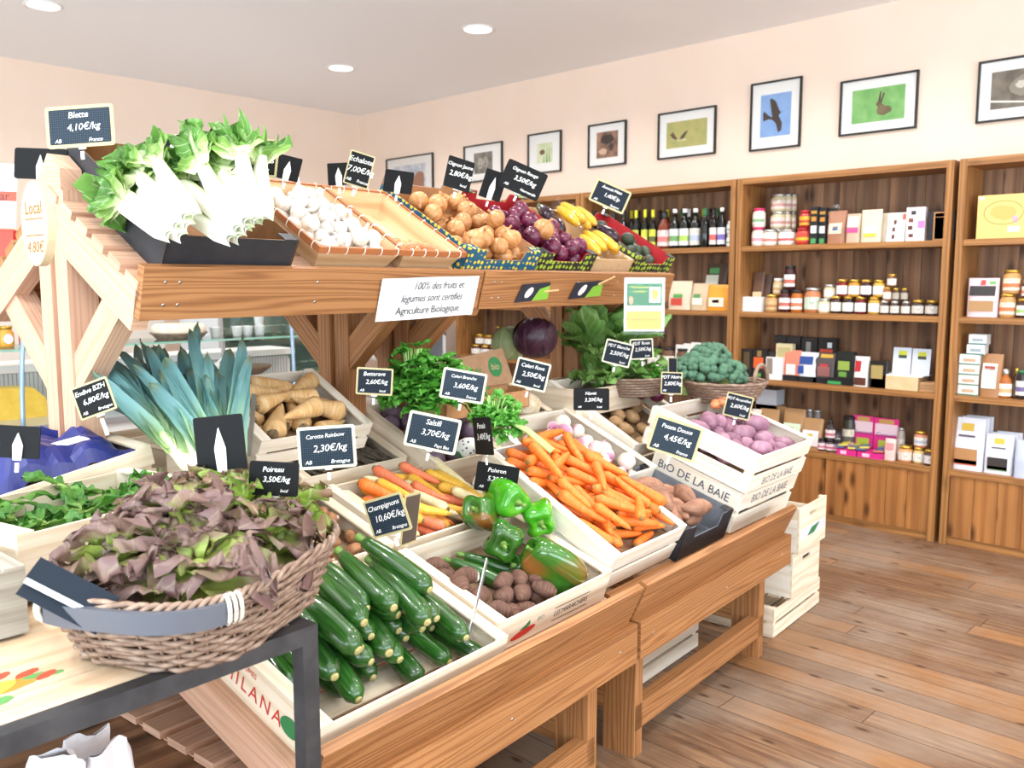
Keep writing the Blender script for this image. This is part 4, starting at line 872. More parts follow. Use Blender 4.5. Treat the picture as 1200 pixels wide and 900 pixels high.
def hpt(u, o, z): a = math.radians(157+80*u); c = bsk(a, 1.07, .9); n = Vector((math.cos(a), math.sin(a)*1.2, 0)).normalized(); return c+n*o+Vector((0,0,z))
for (o0, z0, o1, z1) in ((.007,-.018,.007,.018),(.007,.018,-.005,.018),(-.005,.018,-.005,-.018),(-.005,-.018,.007,-.018)): hd.grid(lambda u, v: hpt(u, o0+(o1-o0)*v, z0+(z1-z0)*v), 24, 1)
part('handle', None, lambda: hd, HANM, b)
for grp_ in ((155, 158), (232, 235, 238)):
  ty = MB()
  for a in grp_:
      c = bsk(math.radians(a), 1.05, .92); tdir = Vector((math.cos(math.radians(a)), math.sin(math.radians(a)), 0)).normalized()
      ty.tube([c+tdir*(.016*math.cos(q))+Vector((0,0,.024*math.sin(q))) for q in [k*math.pi/5 for k in range(11)]], .004, 5, cap=False)
  part('handle_tie', None, lambda: ty, plain('pale_cane','#e0d6c6',.6), b)
SPOT = [(.17,.05,.13,1),(.02,.07,.15,2),(-.14,.06,.13,3),(.18,-.06,.11,4),(.04,-.07,.125,5),(-.12,-.07,.115,6),(.07,-.01,.165,7),(-.07,.02,.17,8)]
LL = ['right back corner of the basket','back middle of the basket','left back corner of the basket, by the crates','right front corner, beside the mushrooms','front middle, over the woven rim','left front corner, by the grey handle','top of the pile on the right','top of the pile on the left']
for i, (x, y, z, sd) in enumerate(SPOT):
    M = BM @ T(x*.92, y*.85, z+.012) @ Rx(random.uniform(-18, 18)) @ Ry(random.uniform(-18, 18))
    o = part('lettuce', None, lambda: lettuce_mb(sd, .125), LETT if i not in (1, 6, 3) else LETG, None, M); tag(o, 'red-leaf lettuce head at the '+LL[i] if i not in (1,6,3) else 'greener lettuce head at the '+LL[i], 'lettuce', None); part('core', 'lcore', core_mb, LETG, o)
# ------------------------------------------------------------------ crates on the table behind the basket
OLDC = crate(T(.02, 1.72, .902) @ Rz(2), .50, .40, .125, 'old grey weathered crate at the left edge of the photo on the steel table', 'solid', POPG)
SPC = crate(T(.545, 1.86, .93) @ Rz(14), .52, .36, .125, 'pale wooden crate of loose spinach leaves behind the lettuce basket', 'solid', POP)
crate(T(.56, 1.90, .902) @ Rz(14), .48, .33, .026, 'low wooden riser under the spinach crate', 'solid', POPG)
ENM = fr(Vector((1,0,0)),Vector((0,1,0)),Vector((0,0,1)),Vector((1.065,2.37,.985))) @ Ry(-11) @ T(-.60, 0, 0)
ENC = crate(ENM, .60, .36, .12, 'pale wooden crate of endives covered with blue paper', 'slat', POP)
crate(T(.50, 2.36, .0) @ T(0,0,0), .50, .36, .42, 'tall crate on the floor below the blue paper crate', 'slat', POPG)
crate(T(.50, 2.36, .43), .50, .36, .43, 'upper of the two tall crates below the blue paper crate', 'slat', POPG)
# spinach
bpy.context.view_layer.update()
for i in range(26):
    rr = random.Random(i+300); mb = MB(); n = 5
    for k in range(n):
        a = rr.uniform(0, 6.28); leaf(mb, (0,0,0), (math.cos(a), math.sin(a), rr.uniform(-.05,.5)), (0,0,1), rr.uniform(.07,.12), rr.uniform(.03,.05), rr.uniform(.2,1.2), .012, rr.random()*50, 8, 6, .3, 2, None, 0, .3)
    M = SPC.matrix_local @ T(rr.uniform(.06,.46), rr.uniform(.06,.31), .085+rr.uniform(-.02,.05))
    o = link('spinach_bunch', mb.mesh('spinach'), SPIN, None, M); o['category'] = 'spinach'; heap_item('loose spinach', o, 'small bunch of loose green spinach leaves', M.translation)
part('packing', None, lambda: MB().box(.01,.51,.01,.35,.01,.07), SPIN, SPC)
# blue paper
BLP = plain('deep_blue_paper', '#2b3278', .35, c2='#232a68', scale=6); 
def crump(W, L, z, amp, sd):
    def fn(u, v):
        x, y = W*u, L*v; q = Vector((x*9, y*9, sd)); h = .03*math.sin(math.pi*u)+abs(mn.noise(q*.8))*amp*1.5+abs(mn.noise(q*1.7))*amp*.5
        e = min(u, 1-u, v, 1-v); h2 = z+h+.05*min(1, e*6)-(.02 if e < .02 else 0)
        return Vector((x+.012*mn.noise(q+Vector((5,0,0))), y+.012*mn.noise(q+Vector((0,7,0))), h2))
    return MB().grid(fn, 34, 24, sm=False)
o = part('wrapping_paper', None, lambda: crump(.578, .34, .075, .05, 3.3), BLP, None, ENM @ T(.012,.012,0)); tag(o, 'crumpled deep blue paper covering the endives', 'paper')
part('white_sticker', None, lambda: MB().box(.36,.46,.07,.14,.186,.188,Ry(2)), plain('white_paper2','#f0f0ee',.7), o)
part('raised_corner', None, lambda: MB().grid(lambda u, v: Vector((.28+.30*u, .30+.03*math.sin(u*5), .06+v*(.15-.17*abs(u-.5)*1.5+.02*math.sin(u*9)))), 14, 8, sm=False), BLP, o)
ENDV = along('endive_leaf', [(.1,'#f4f1dc'),(.7,'#eee9b8'),(.95,'#d9d676')], .1, 4, 3, .5)
for k in range(5):
    M = ENM @ T(.08+.11*k, .16, .035) @ Rz(90+5*k); o = part('endive', 'endv', lambda: MB().lathe([(.012,-.07),(.024,-.04),(.026,0),(.018,.04),(.002,.08)], 14, AX, lobes=lambda a, t: 1+.05*math.cos(3*a+t*3)), ENDV, None, M); tag(o, 'pale endive lying hidden under the blue paper', 'endive', 'endives under the paper')
# leek crate and leeks
LKM = T(1.20, 2.62, .93) @ Rz(6)
LKC = crate(LKM, .40, .50, .10, 'pale crate of leeks behind the endives', 'solid', POP)
crate(LKM @ T(.02,.02,-.42), .36, .46, .40, 'tall support crate beneath the leeks', 'solid', POPG)
LSH = along('leek_shaft', [(.0,'#f1efdc'),(.45,'#e6ebc0'),(.9,'#a9cc84')], .05, 6, 1, .4)
ALK = [((232,562,2.30),(150,425,2.62)),((246,572,2.28),(185,420,2.60)),((262,578,2.26),(218,428,2.55)),((224,548,2.36),(128,452,2.66)),((275,588,2.22),(250,430,2.6)),((240,552,2.38),(170,438,2.7)),((258,560,2.36),(236,424,2.72)),((228,560,2.33),(146,445,2.5)),((270,572,2.31),(206,446,2.5))]
for i, (p0, p1) in enumerate(ALK):
    rr = random.Random(i+77); a = at_depth(*p0); bb = at_depth(*p1); d = (bb-a); L = d.length; d.normalize(); q = d.to_track_quat('X', 'Z').to_matrix().to_4x4(); M = T(*a) @ q
    mb = MB()
    for k in range(9):
        sgn = 1 if k % 2 else -1; e = rr.uniform(.02,.34)*sgn; st = L*(.22+.03*k)
        leaf(mb, (st, sgn*.006, 0), (1, e, rr.uniform(-.05,.16)), (rr.uniform(-.2,.2), sgn*.35, 1), L*rr.uniform(.55,.85), rr.uniform(.05,.075), rr.uniform(-.3,.6), .004, rr.random()*30, 12, 6, .75, 1)
    o = link('leek', mb.mesh('leek'), LEEK, None, M); o['category'] = 'leek'; heap_item('leeks', o, 'blue-green leek behind the lettuce', bb)
    part('white_shaft', None, lambda: MB().lathe([(.001,-.05),(.016,-.045),(.017,.1),(.018,L*.28),(.02,L*.40),(.012,L*.46)], 14, AX, lobes=lambda a, t: 1+.04*math.cos(2*a)), LSH, o)
# chard heads in the black box
CST = along('chard_stem', [(.0,'#f7f6ea'),(.7,'#f2f4e0'),(1.0,'#cfe0a0')], .05, 20, 1, .3)
def chard(sd, base_px, tip_px, lab, n=7, spread=.42, ll=.15):
    rr = random.Random(sd); a = at_depth(*base_px); bb = at_depth(*tip_px); d = bb-a; L = d.length; x = d.normalized(); z = (-FD-x*(-FD).dot(x)).normalized(); y = z.cross(x); M = fr(x, y, z, a)
    st = MB(); lf = MB()
    for k in range(n):
        w = (k-(n-1)/2)/((n-1)/2); an = w*spread; SL = L*rr.uniform(.52,.62)
        dd = Vector((math.cos(an), math.sin(an), rr.uniform(-.1,.12))); e0 = Vector((rr.uniform(0,.015), w*.036, .018*(k % 2)-.01))
        def fn(u, v, dd=dd, e0=e0, SL=SL):
            ww = (.044-.016*u)*(v-.5)*2*(.55+.45*min(1,u*5)); s = dd.cross(Vector((0,0,1))).normalized(); up_ = s.cross(dd)
            return e0+dd*(SL*u)+s*ww*.62+up_*(.02*(1-(abs(v-.5)*2)**2)*(1-.5*u)+.02*math.sin(u*2.5))
        st.grid(fn, 10, 6)
        def fn2(u, v, f=fn): return f(u, v)-Vector((0,0,.004+.006*(1-(abs(v-.5)*2)**2)))
        st.grid(fn2, 10, 6)
        e = e0+dd*(SL*.9)+Vector((0,0,.015)); 
        for j in range(2): leaf(lf, e, dd+Vector((0, rr.uniform(-.3,.3), rr.uniform(-.1,.45))), (0, w*.4, 1), ll*rr.uniform(.75,1.05), rr.uniform(.12,.16), rr.uniform(.3,1.8), .03, rr.random()*60, 14, 12, .25)
    o = link('chard_head', st.mesh('chard'), CST, None, M); tag(o, lab, 'chard'); link('leaves', lf.mesh('leaves'), CHRD, o)
chard(5, (218,268,2.10), (140,190,2.42), 'white-stemmed chard head lying at the left of the black box', 6, .13, .15)
chard(9, (288,272,2.13), (186,176,2.52), 'white-stemmed chard head lying across the middle of the black box', 6, .12, .16)
chard(15, (296,268,2.16), (262,152,2.40), 'chard head standing upright with tall curled leaves, above the others', 6, .12, .17)
# parsley and celery bunches
def herb_mb(sd, n, R, Hh, ls=.03):
    rr = random.Random(sd); mb = MB()
    for k in range(n):
        th = rr.uniform(0, 6.28); rad = R*math.sqrt(rr.random()); h = Hh*(1-.55*(rad/R)**2)*rr.uniform(.45,1)
        p = Vector((rad*math.cos(th), rad*math.sin(th), h))
        for j in range(3):
            a = th+(j-1)*.9+rr.uniform(-.4,.4); leaf(mb, p, (math.cos(a), math.sin(a), rr.uniform(-.3,.7)), (0,0,1), ls*rr.uniform(.8,1.3), ls*rr.uniform(.7,1.0), rr.uniform(0,1), .008, rr.random()*50, 4, 4, .2)
    return mb
def stems_mb(sd, n, R, Hh, r=.0022, sp=.3):
    rr = random.Random(sd); mb = MB()
    for k in range(n):
        th = rr.uniform(0, 6.28); rad = R*math.sqrt(rr.random()); mb.tube([(math.cos(th)*rad*sp*.5, math.sin(th)*rad*sp*.5, 0), (math.cos(th)*rad*.6, math.sin(th)*rad*.6, Hh*.5), (math.cos(th)*rad, math.sin(th)*rad, Hh*.85)], r, 5)
    return mb
CELST = plain('celery_stalk', '#a9c977', .4)
def herb(px, py, d, R, Hh, n, lab, cat, sd, tiltx=-10, stem=CELST, name='parsley_bunch', mat=None, ls=.03, drop=.5):
    c = at_depth(px, py, d); M = T(c.x, c.y, c.z-Hh*drop) @ Rx(tiltx)
    o = link(name, herb_mb(sd, n, R, Hh, ls).mesh('herb'), mat or PARS, None, M); tag(o, lab, cat); part('stems', None, lambda: stems_mb(sd+1, 26, R*.8, Hh), stem, o); return o
herb(506, 452, 3.05, .15, .22, 250, 'big bunch of flat-leaf parsley in front of the central posts', 'parsley', 31, 0, ls=.048)
herb(482, 432, 3.02, .05, .20, 40, 'thin parsley sprigs sticking up beside the central posts', 'parsley', 33, 0, ls=.045)
herb(578, 484, 2.95, .075, .15, 110, 'celery leaves on thin stalks between beetroots and celeriac', 'celery', 35, 25, name='celery_bunch')
o = part('celery_stalks', None, lambda: (lambda mb: [mb.tube([(0,k*.008,0),(.12,k*.009-.02,.01),(.22,k*.012-.05,.0)], .005, 6) for k in range(5)] and mb)(MB()), CELST, None, T(*at_depth(582,487,2.9)) @ Rz(-62) @ Ry(28)); tag(o, 'slender green celery stalks lying in front of the celeriac', 'celery')
# leafy crate beyond the second post
def head_mb(sd, R, n=16, W=.8): 
    rr = random.Random(sd); mb = MB()
    for k in range(n):
        a = rr.uniform(0, 6.28); e = rr.uniform(.1, 1.4); d = Vector((math.cos(a)*math.cos(e), math.sin(a)*math.cos(e), math.sin(e)))
        leaf(mb, d*.02, d, (-math.cos(a)*math.sin(e), -math.sin(a)*math.sin(e), math.cos(e)), R*rr.uniform(.8,1.2), R*W, rr.uniform(-.4,.8), .02, rr.random()*60, 8, 7, .3)
    return mb
for i, (px, py, d, R, lab) in enumerate(((698,395,4.25,.24,'tall leafy green head nearest the second central post'),(722,385,4.35,.26,'tall leafy green head behind the paper poster'),(700,432,4.15,.15,'pale ribbed leafy green at the front of the leafy crate'),(738,425,4.3,.15,'leafy green just left of the blackboard price cards'))):
    c = at_depth(px, py, d); o = link('leafy_greens', head_mb(i+40, R, 26, .75).mesh('greens'), BRAS, None, T(c.x, c.y, c.z-R*.4)); tag(o, lab, 'leafy greens'); part('core', None, lambda: core_mb(.04), CHRD, o)
c = at_depth(700, 455, 4.15); crate(T(c.x-.3, c.y-.12, c.z-.10) @ Rz(5), .55, .40, .12, 'small wooden crate of leafy greens beyond the second central post', 'solid', POP)
# cabbages
def cab(px, py, d, R, m, lab):
    c = at_depth(px, py, d); o = part('cabbage', None, lambda: round_mb(R, .95, int(px), .008), m, None, T(*c)); tag(o, lab, 'cabbage')
    lf = MB()
    for k in range(4): 
        a = k*1.7; lf.grid(lambda u, v, a=a: Vector((math.cos(a+(v-.5)*1.7*math.sin(math.pi*min(1,u+.05)))*math.cos(-1.2+u*2.3), math.sin(a+(v-.5)*1.7*math.sin(math.pi*min(1,u+.05)))*math.cos(-1.2+u*2.3), math.sin(-1.2+u*2.3)*.95))*(R*1.04+.008*u*u), 10, 10)
    part('outer_leaves', None, lambda: lf, m, o)
cab(598, 402, 3.85, .078, leafmat('pale_cabbage_leaf', [(.1,'#cdd8a8'),(.6,'#b3c68a'),(.95,'#9bb576')], '#e6ecd2', .4), 'pale green cabbage beside the dark red one')
cab(627, 396, 3.72, .09, leafmat('red_cabbage_leaf', [(.1,'#4a2438'),(.6,'#35182a'),(.95,'#42202f')], '#6f4a5c', .35), 'dark red cabbage partly behind the second central post')
# kraft produce box with the round green logo
KB = at_depth(566, 440, 3.5)
o = empty('kraft_produce_box', T(KB.x-.27, KB.y-.32, KB.z-.17) @ Rz(5), 'kraft cardboard produce box with a green round logo on its tilted flap', 'cardboard box')
part('box_body', None, lambda: MB().box(0,.50,.22,.225,.03,.10).box(0,.50,.33,.335,.03,.12).box(0,.005,.22,.33,.03,.11).box(.495,.50,.22,.33,.03,.11).box(0,.50,.22,.33,.03,.034), KRAFT, o)
FL = T(.02,.32,.12) @ Rx(75)
part('flap', None, lambda: MB().prism([(0,0),(.50,0),(.47,.15),(.02,.11)], .004, FL), plain('mid_kraft','#a98767',.8,c2='#a07c5c',scale=40), o)
part('logo', None, lambda: MB().prism(blob(.40,.075,.042,.042,24,jit=0), .001, FL @ T(0,0,.004)), INKG, o); text('bio', .04, KRAFTP, o, FL @ T(.40,.075,.0055)); text('La Compagnie', .035, INKG, o, FL @ T(.21,.065,.0045) @ Rz(3), shear=.3)
# broccoli basket
BRC = skin('broccoli_florets', [(.3,'#3f6650'),(.55,'#5f8a6e'),(.8,'#8daa80')], 60, 60, 4, .8, .9, .1)
bc = at_depth(848, 466, 4.1); e = empty('broccoli_basket', T(*bc), 'round wicker basket with a hoop handle holding broccoli', 'basket')
bw = MB()
for r in range(7): bw.tube([Vector((math.cos(a)*(.145+.008*r), math.sin(a)*(.145+.008*r), .013*r+.002*math.sin(a*12+r*3.1))) for a in [k*math.pi/24 for k in range(49)]], .008, 5, cap=False)
part('woven_wall', None, lambda: bw, WICK, e)
part('handle', None, lambda: MB().tube([(.19*math.cos(a)*.32, -.185, .09+.075*math.sin(a)) for a in [k*math.pi/12 for k in range(13)]], .009, 6), WICK, e)
part('base_panel', None, lambda: MB().lathe([(.001,0),(.145,0),(.145,.006),(.001,.006)], 24), WICK, e)
for i, (px, py, R) in enumerate(((826,434,.115),(803,438,.09),(850,440,.09),(832,420,.085))):
    c = at_depth(px, py, 4.12); mb = MB(); rr = random.Random(i)
    for k in range(110):
        a = rr.uniform(0, 6.28); q = rr.uniform(-.3, 1); z = math.sqrt(max(0, 1-q*q)) ; cc = Vector((math.cos(a)*z, math.sin(a)*z, q*.75))*R; r = R*rr.uniform(.12,.24)
        mb.lathe([(r*.2,-r*.9),(r*.9,-r*.35),(r,.1*r),(r*.7,.7*r),(.001,r)], 7, T(*cc), warp=warpfn(k, .004, 60))
    o = link('broccoli', mb.mesh('broccoli'), BRC, None, T(*c)); tag(o, ['broccoli head in the middle of the round basket','smaller broccoli head at the left of the round basket','broccoli head at the right by the basket handle','pale broccoli head on top of the others'][i], 'broccoli')
    part('stalk', None, lambda: MB().lathe([(.022,-R*1.1),(.03,-R*.3),(.05,0)], 10), CELST, o)
# small chip basket with radishes behind the potato crate
bc = at_depth(742, 455, 4.25); e = empty('low_wicker_basket', T(bc.x, bc.y, bc.z-.02), 'low wicker basket with onions and green tops beneath the small price cards', 'basket')
bw = MB()
for r in range(7): bw.tube([Vector((math.cos(a)*(.15+.006*r), math.sin(a)*(.13+.006*r), .013*r)) for a in [k*math.pi/24 for k in range(49)]], .007, 5, cap=False)
part('woven_wall', None, lambda: bw, WICK, e); part('base_panel', None, lambda: MB().lathe([(.001,0),(.14,0),(.14,.006),(.001,.006)], 24), WICK, e)
herb(775, 440, 4.2, .06, .10, 70, 'dark green herb tuft left of the broccoli', 'herbs', 51, 0, ls=.025)
for i, (px, py, mm) in enumerate(((764,455,'redonion'),(770,463,'redonion'),(752,460,'redonion'))):
    o = part('red_onion', 'ron%d'%i, lambda: round_mb(.037, .88, i+161, .0015, 24, 16, neck=.014, root=.004), M_[mm], None, T(*at_depth(px, py, 4.2))); o['category'] = 'red onion'; heap_item('red onions in the low basket', o, 'red onion in the low basket left of the broccoli', at_depth(px, py, 4.2))
for i in range(5):
    px = 840+8*i; o = part('shallot', 'sha%d'%(i%3), lambda: shal_mb(i % 3), M_['shallot'], None, T(*at_depth(px, 474-3*(i%2), 3.95)) @ S(1.6)); o['category'] = 'shallot'; heap_item('shallots beyond the tuber crate', o, 'pinkish shallot beyond the tuber crate', at_depth(px, 474, 3.95))
# wider riser boxes that carry the baskets behind the rack slope
o = bevel(part('kraft_riser_box', None, lambda: MB().box(0,1.0,0,.34,0,.34), KRAFT, None, DM @ T(.62,1.12,.82-.02) @ Rx(0)), .003); o.matrix_local = DM @ T(.55,1.30,.48); tag(o, 'plain brown box carrying the broccoli basket behind the potatoes', 'cardboard box')
def labm_simple(a, b):
    return dotmat('printed_packet', a, b, 60, .25)
# ------------------------------------------------------------------ blackboard price cards
CREAM = plain('cream_card_frame', '#b5a97c', .55); CREAMW = plain('pale_card_frame', '#d3ceb4', .5); SLB = plain('black_card_face', '#0a0b0d', .6, Specular_IOR_Level=.2); CHALK = plain('chalk_writing', '#f2f2ee', .8)
CLIP = plain('white_plastic_clip', '#efefec', .35)
def gridm(name, c1, c2, sc=.0055):
    t = NT(name); tc = t.n('ShaderNodeTexCoord').outputs['Object']; s = t.n('ShaderNodeSeparateXYZ'); t.l(tc, s.inputs[0]); f = []
    for k in (0, 1): f.append(t.math('LESS_THAN', t.math('FRACT', t.math('DIVIDE', s.outputs[k], sc)), .16))
    c = t.mix(t.math('MULTIPLY', t.math('MAXIMUM', f[0], f[1]), .8), rgb(c1), rgb(c2)); t.l(c, t.b.inputs['Base Color']); t.set(Roughness=.6, Specular_IOR_Level=.25); return t.m
GRID = gridm('blue_black_gridded_slate', '#121e29', '#3b4d5c'); SLATE = plain('blue_black_slate', '#0e1a27', .6, Specular_IOR_Level=.25)
def rrect(w, h, r, n=4):
    o = []
    for (cx_, cy_, a0) in ((w/2-r,h/2-r,0),(-w/2+r,h/2-r,90),(-w/2+r,-h/2+r,180),(w/2-r,-h/2+r,270)):
        for k in range(n+1): a = math.radians(a0+90*k/n); o.append((cx_+r*math.cos(a), cy_+r*math.sin(a)))
    return o
def card(px, py, d, wpx, hpx, rot, lines, label, face='grid', frame='cream', yaw=0, pitch=0, back=False, stake=.03, cat='price card', grp=None):
    c = at_depth(px, py, d); w = wpx*d/FPX/max(.25, math.cos(math.radians(yaw))); h = hpx*d/FPX/max(.3, math.cos(math.radians(pitch)))
    M = fr(RT, UPV, -FD, c) @ Rz(-rot) @ Ry(yaw+(180 if back else 0)) @ Rx(pitch)
    e = empty('price_card', M, label, cat, grp); fm = {'cream':CREAM,'white':CREAMW,'none':SLB,'dark':SLB}[frame]; f = .0 if frame in ('none','dark') else w*.052
    part('frame', None, lambda: MB().prism(rrect(w, h, w*.05), .003, None, 0, -.0015), fm, e)
    fc = {'grid':GRID,'slate':SLATE,'black':SLB,'brown':plain('brownish_card_face','#4a4038',.6)}[face]
    if f: part('writing_face', None, lambda: MB().prism(rrect(w-2*f, h-2*f, w*.02), .0006, None, 0, .0015), fc, e)
    z = .0024
    sz = {0:.215,1:.235,2:.13,3:.13,4:.15}
    for i, tx in enumerate(lines):
        if not tx: continue
        x, y = ((-.02,.27),(.05,-.02),(-.33,-.34),(.22,-.34),(0,.10))[i]; s = h*sz[i]
        if i == 0 and len(tx) > 9: s *= 9/len(tx)*1.05
        text(tx, s, CHALK, e, T(x*w, y*h, z) @ Rz(2 if i < 2 else 0), shear=.2, spacing=.95)
    part('clip', None, lambda: MB().prism([(-.009,-h/2-.004),(.009,-h/2-.004),(.011,-h*.1),(.0,h*.28),(-.011,-h*.1)], .003, None, 0, -.0052), CLIP, e)
    part('stake', None, lambda: MB().box(-.004,.004,-h/2-stake,-h/2-.01,-.004,-.001), CLIP, e)
    return e
card(94,148,2.2,80,49,-4,['Blette','4,10€/kg','AB','France'],'cream-framed price card reading Blette above the black chard box')
card(302,184,2.55,48,44,6,['Ail Blanc','9,00€/kg','','ESP'],'cream-framed price card reading Ail Blanc beside the chard leaves',face='black')
card(421,199,2.7,28,40,14,['Echalote','7,00€/kg','AB','France'],'small leaning cream-framed price card reading Echalote',face='black',yaw=20)
card(538,204,3.0,30,36,12,['Oignon Jaune','2,80€/kg','','local'],'frameless black price card reading Oignon Jaune',face='black',frame='none',yaw=25)
card(613,211,3.2,50,34,24,['Oignon Rouge','3,50€/kg','AB','Normandie'],'tilted frameless price card reading Oignon Rouge above the red onions',face='slate',frame='none')
card(715,230,3.6,44,28,24,['Avocat Hass','1,40€/p','AB','Espagne'],'cream-framed price card reading Avocat Hass near the shelving',face='slate')
card(48,192,2.5,62,36,2,[],'back of a dark price card at the left end of the ridge',frame='none',back=True)
card(204,170,2.75,56,16,2,[],'back of a dark price card behind the chard box',frame='none',back=True)
card(338,197,2.75,28,28,14,[],'back of a dark price card with a white clip, right of Ail Blanc',frame='none',back=True)
card(397,204,2.9,26,26,-3,[],'back of a dark price card just left of the Echalote card',frame='none',back=True)
card(467,213,3.1,34,26,8,[],'back of a dark price card behind the blue tray, left of the seaside picture',frame='none',back=True)
card(578,217,3.3,26,34,18,[],'back of a dark price card below the two-faces picture',frame='none',back=True)
card(110,467,2.02,45,40,-20,['Endive BZH','6,80€/kg','AB','Bretagne'],'cream-framed price card reading Endive standing in the blue paper',face='black',stake=.05)
card(258,519,1.75,58,64,-6,[],'big black back of a price card with a white clip, before the leeks',frame='none',back=True,stake=.06)
card(22,518,1.9,50,38,3,[],'black back of a price card behind the blue paper at the left edge',frame='none',back=True)
card(321,561,1.74,58,40,3,['Poireau','3,50€/kg','','local'],'frameless black price card reading Poireau just above the lettuce',face='black',frame='none',stake=.06)
card(383,524,2.25,68,50,-4,['Carotte Rainbow','2,30€/kg','AB','Bretagne'],'cream-framed card reading Carotte Rainbow above the dark salsify',frame='white')
card(454,604,2.05,50,46,-18,['Champignons','10,60€/kg','AB','Bretagne'],'cream-framed price card reading Champignons',frame='cream',yaw=-22)
card(481,608,2.12,13,60,6,[],'thin brownish card seen nearly edge-on beside the Champignons card',face='brown',yaw=74)
card(439,447,2.75,42,32,3,['Betterave','2,60€/kg','AB','local'],'cream-framed price card reading Betterave before the central posts',face='slate',pitch=0,yaw=10)
card(507,507,2.5,62,42,12,['Salsifi','3,70€/kg','AB','Pays Bas'],'pale-framed price card reading Salsifi among the beetroots',frame='white')
card(543,452,2.7,52,36,10,['Celeri Branche','3,60€/kg','AB','France'],'pale-framed price card reading Celeri Branche over the parsley',frame='white')
card(623,439,3.0,40,34,14,['Celeri Rave','2,50€/kg','AB','local'],'pale-framed price card reading Celeri Rave at the second central post',face='slate',frame='white')
card(693,468,3.0,42,26,0,['Navet','3,20€/kg','AB','local'],'frameless blue-black price card reading Navet',face='slate',frame='none')
card(566,511,2.55,22,44,-6,['Panais','3,40€/kg','',''],'dim brown price card turned sideways at the beetroot crate corner',face='brown',frame='none',yaw=-62)
card(582,561,2.85,50,34,9,['Poivron','5,20€/kg','AB',''],'blue-black price card reading Poivron behind the light green pepper',face='grid',frame='none',yaw=-8,stake=.02)
card(791,514,2.95,58,42,18,['Patate Douce','4,45€/kg','AB','France'],'cream-framed price card reading Patate Douce above the printed white crate')
card(724,414,3.6,33,28,14,['PDT Blanche','2,50€/kg','','local'],'pale-framed price card at the top of the potato crate, next to a darker card',face='slate',frame='white')
card(752,409,3.9,27,24,-3,['PDT Rose','2,50€/kg','','local'],'dark price card tucked behind the pale-framed one at the potato crate',face='slate',frame='white')
card(787,449,3.5,25,26,2,['PDT Noire','2,80€/kg','AB',''],'small pale-framed price card before the broccoli',face='slate',frame='cream')
card(865,476,3.6,32,28,14,['PDT Amandine','2,60€/kg','','local'],'cream-framed price card at the right corner of the tuber crate',face='slate')
card(788,428,3.85,12,18,0,[],'tiny dark price card left of the broccoli',face='slate',frame='cream',yaw=45)
# two thin clips seen edge-on and the folded card in the basket
PALEM = plain('brushed_card_holder', '#b8bcc0', .35, .8)
def slim(px, py, px2, py2, d, d2, w, lab):
    a = at_depth(px, py, d); b = at_depth(px2, py2, d2); o = part('card_holder', None, lambda: MB().plank(a, b, w, .003, RT*.35+FD), PALEM, None); tag(o, lab, 'card holder')
o = part('card_holder', None, lambda: MB().plank(on_low(547,756,.11), on_low(571,655,.27), .014, .003, RT*.35+FD), PALEM, None); tag(o, 'slim silvery card holder stuck upright in the taro crate', 'card holder'); PC = CR['parsnip'].matrix_local; o = part('card_holder', None, lambda: MB().plank(PC @ Vector((-.002,.03,.03)), PC @ Vector((-.004,.09,.22)), .014, .003, RT), PALEM, None); tag(o, 'slim silvery card holder standing at the left corner of the parsnip crate', 'card holder')
fm_ = fr(RT, UPV, -FD, at_depth(78,699,1.42)) @ Rz(-27) @ Rx(-30)
e = empty('price_card', fm_, 'folded price card lying on the left of the lettuce basket, black with a white fold', 'price card')
part('dark_face', None, lambda: MB().box(-.072,.072,-.0015,.035,0,.002).box(-.072,.072,-.03,-.006,-.010,-.008), SLATE, e); part('white_fold', None, lambda: MB().box(-.070,.072,-.0105,-.0015,-.006,.001), CLIP, e)
# ------------------------------------------------------------------ paper signs on the upper boards
PAPER = plain('white_paper_sheet', '#f3f3f6', .8); INK = plain('grey_black_ink', '#3b3b40', .8)
UB = UPF @ T(0,.02,0) @ Rx(-14)       # upper board plane
def on_board(px, py, off=.037): # point where the view ray meets the board's outer face
    n = (UB.to_3x3() @ Vector((0,-1,0))); p0 = UB @ Vector((0,-off,0)); d = ray(px, py); t = (p0-CP).dot(n)/d.dot(n); q = UB.inverted() @ (CP+d*t); return q.x, q.z
def board_sign(px0, py0, px1, py1, rot=0, off=.037):
    a = on_board(px0, py0, off); b_ = on_board(px1, py1, off); w, h = abs(b_[0]-a[0]), abs(a[1]-b_[1])
    return UB @ fr(Vector((1,0,0)),Vector((0,0,1)),Vector((0,-1,0)),Vector(((a[0]+b_[0])/2,-off,(a[1]+b_[1])/2))) @ Rz(rot), w, h
M, w, h = board_sign(448,324,551,370,1.5)
def wavy(w, h): return MB().grid(lambda u, v: Vector(((u-.5)*w, (v-.5)*h, .002+.004*math.sin(u*4+v)**2)), 16, 6)
e = empty('paper_notice', M, 'white paper notice certifying the fruit and vegetables, pinned to the upper board', 'notice')
part('sheet', None, lambda: wavy(w, h), PAPER, e)
for i, tx in enumerate(('100% des fruits et','légumes sont certifiés','Agriculture Biologique')): text(tx, h*.26, INK, e, T((.07,.02,0)[i]*w, h*(.30-.29*i), .0085), shear=.25 if i < 2 else .0, spacing=.92)
